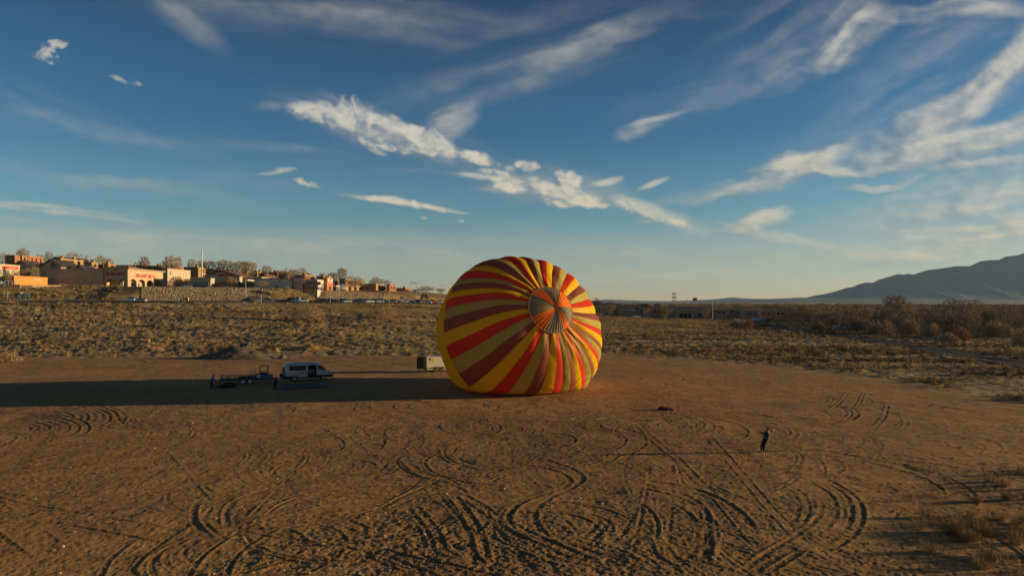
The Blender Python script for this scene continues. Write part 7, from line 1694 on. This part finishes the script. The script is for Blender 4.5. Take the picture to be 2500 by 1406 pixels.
e, w, a, b = board('road_sign', 'white board on two posts behind the parked cars left of the signals', 'sign', 976, 987, 318, 724, 731, m_white); 
e, w, a, b = board('pylon_sign', 'slim red and blue pylon sign at the foot of the rock bank', 'sign', 634.5, 640.5, 272, 710, 717.5, m_red, 1, m_white); MB().box(-w / 2, w / 2, -.09, .09, b + .01, b + .8).build('white_cap', m_white, e); MB().box(-w / 2 - .01, 0, -.095, .095, a, a + .9).build('blue_panel', m_blue, e)
x = (513 - 1250) * 275 / F; e = empty('stop_sign', (x, 275, gz(x, 275)), 'red octagonal stop sign before the rock bank', 'sign'); h = zat(720, 275) - gz(x, 275)
MB().tube((0, 0, -.3), (0, 0, h - .4), .05, .05, 6).build('post', m_steel, e); MB().tube((0, -.03, h), (0, .03, h), .42, .42, 8).build('panel', m_red, e); lettering('STOP', .26, m_white, e, (0, -.04, h), (R(90), 0, 0), .005, width=.62)
e, w, a, b = board('utility_cabinet', 'yellow utility boxes at the street edge under the rock bank', 'cabinet', 451, 461, 268, 725.5, 733.5, m_yell, 2, m_yell); MB().box(-w / 2 - .4, -w / 2 - .1, -.3, .3, a - .6, b - .1).build('end_post', m_yell, e); MB().box(-w / 2, w / 2, -.5, -.09, a, b - .1).build('box', m_yell, e)
e, w, a, b = board('small_sign', 'small white sign on one post left of the bus shelter', 'sign', 16, 19.5, 248, 713, 719, m_white, 1)
# bus shelter
x = (54 - 1250) * 252 / F; z0 = gz(x, 252); e = empty('bus_shelter', (x, 252, z0), 'teal roofed bus shelter with grey end panel beside the street', 'bus shelter'); s_ = 252 / F
MB().box(-15 * s_, 15 * s_, -1.2, 1.4, 2.35, 2.55).build('roof', m_green, e); MB().box(-12 * s_, -1 * s_, -.8, .6, 2.551, 2.75).build('roof_vent', m_white, e)
MB().box(-13 * s_, -5 * s_, -1.0, -.92, .1, 2.3).build('grey_panel', mat('blue grey panel', (.16, .18, .20), .6), e); MB().box(-4.8 * s_, 8 * s_, 1.1, 1.18, .35, 2.3).build('pale_panel', mat('pale green glass', (.45, .50, .34), .3), e)
for k, p_ in enumerate((-13, -5, 8.5, 13)): MB().box(p_ * s_ - .06, p_ * s_ + .06, -1.08, -.96, -.3, 2.35).build('post', m_teal, e); MB().box(p_ * s_ - .06, p_ * s_ + .06, 1.0, 1.09, -.3, 2.35).build('post', m_teal, e)
MB().box(-4 * s_, 7 * s_, .3, .8, .42, .5).build('bench', m_steel, e); MB().box(-3.5 * s_, -3.2 * s_, .4, .7, -.1, .42).build('bench_leg', m_steel, e); MB().box(6.2 * s_, 6.5 * s_, .4, .7, -.1, .42).build('bench_leg', m_steel, e)
# railing at the left edge
e = empty('railing', (0, 0, 0), 'white tube railing on the terrace at the far left edge', 'fence')
Ya = 267.0
for z_ in (686.5, 690, 694): a, b = Vector(((-8 - 1250) * Ya / F, Ya, zat(z_, Ya))), Vector(((39 - 1250) * Ya / F, Ya, zat(z_, Ya))); MB().tube(a, b, .06, .06, 5).build('rail', m_white, e)
for k in range(6): px = -7 + 9 * k; x = (px - 1250) * Ya / F; MB().box(x - .1, x + .1, Ya - .1, Ya + .1, 15.5, zat(685.5, Ya)).build('post', m_white, e)
# masts right of the balloon
def mastr(name, label, cat, px, Y, ytop, r, m): return pole(name, label, cat, px, Y, ytop, r, m)
e, h = mastr('cell_tower', 'slender cell tower with antenna crown on the horizon right of the balloon', 'tower', 1646, 470, 718, .28, m_steel)
for z_, n in ((h - .5, 6), (h - 3.0, 6), (h - 5.2, 4)):
    q = MB()
    for k in range(n): a = 2 * math.pi * k / n; q.tube((0, 0, z_), (math.cos(a) * 1.3, math.sin(a) * 1.3, z_ + .5), .06, .06, 4); q.box(math.cos(a) * 1.3 - .12, math.cos(a) * 1.3 + .12, math.sin(a) * 1.3 - .12, math.sin(a) * 1.3 + .12, z_ + .0, z_ + 1.4)
    q.build('antenna', m_steel, e)
e, h = mastr('flagpole', 'flagpole with a small dark red flag on the horizon', 'flagpole', 1702, 520, 727, .12, m_steel); q = MB(); q.add([(-.1, 0, h), (-3.4, .3, h - .1), (-3.2, .1, h - 2.2), (-.1, 0, h - 2.1), (-.1, .06, h), (-3.4, .36, h - .1), (-3.2, .16, h - 2.2), (-.1, .06, h - 2.1)], [(0, 1, 2, 3), (7, 6, 5, 4)]); q.build('flag', m_red, e)
e, h = mastr('lamp_mast', 'tall pale pole standing at the right end of the blue signed store', 'pole', 1739.5, 418, 733, .20, m_white); MB().box(-.7, .7, -.15, .15, h, h + .25).build('lamp_bar', m_grey, e)
e, h = mastr('utility_pole', 'short pole on the roofline above the blue signed store', 'pole', 1678, 470, 730, .14, m_steel); MB().box(-.6, .6, -.08, .08, h - .8, h - .6).build('crossarm', m_steel, e)
e, h = mastr('utility_pole', 'pale post sticking out of the brush left of the tall cottonwood', 'pole', 2144, 300, 759, .22, m_white); MB().box(-.4, .4, -.2, .2, h * .55, h * .7).build('crossarm', m_grey, e)
# --- heaps of dirt beyond the van
def heap(name, label, px, py, wpx, h, seed, dy=3.2, m=gm, skew=0):
    c = GP(px, py); w = wpx * c.y / F; n = 70; u, v = np.meshgrid(np.linspace(-1, 1, n), np.linspace(-1, 1, 40))
    r = np.sqrt((u + skew * (1 - v * v) * .3) ** 2 + v ** 2) + (fbm(u * 2 + seed, v * 2, seed, 4) - .5) * .35
    Z = h * (np.clip(1 - r, 0, 1) ** .85) * (.8 + .5 * fbm(u * 3, v * 3 + seed, seed + 2, 3)) + (fbm(u * 14, v * 9, seed + 5, 4, .65) - .5) * .28 * np.clip(1.1 - r, 0, 1)
    e = empty(name, (c.x, c.y, 0), label, 'dirt heap', 'heaps of dark dirt beyond the van'); me_ = grid_mesh('heap', u * w / 2, v * dy, Z - .04, [m], True)
    a_ = me_.attributes.new('bare', 'FLOAT', 'POINT'); a_.data.foreach_set('value', np.ones(len(me_.vertices), np.float32)); o = link('heap', me_, e); return e
m_dk = mat('dark loose soil', (.15, .105, .065), .95, nscale=1.5, var=.35, bump=.6, bscale=7)
heap('dirt_heap', 'large low heap of dark soil left of and beyond the van', 588, 874, 200, 2.15, 5, 5.0, m_dk, .5); heap('dirt_heap', 'smaller heap of dark soil just behind the large one', 606, 857, 84, 1.9, 9, 4, m_dk)
heap('dirt_heap', 'tiny dark clod heap right of the large one', 690, 874, 22, .9, 12, 1.2, m_dk); heap('dirt_heap', 'long low sandy hump at the edge of the scrub on the left', 362, 858, 130, 1.6, 15, 4, gm, .4); heap('dirt_heap', 'low sandy ridge in the scrub right of the heaps', 760, 858, 150, 1.5, 17, 3, gm)
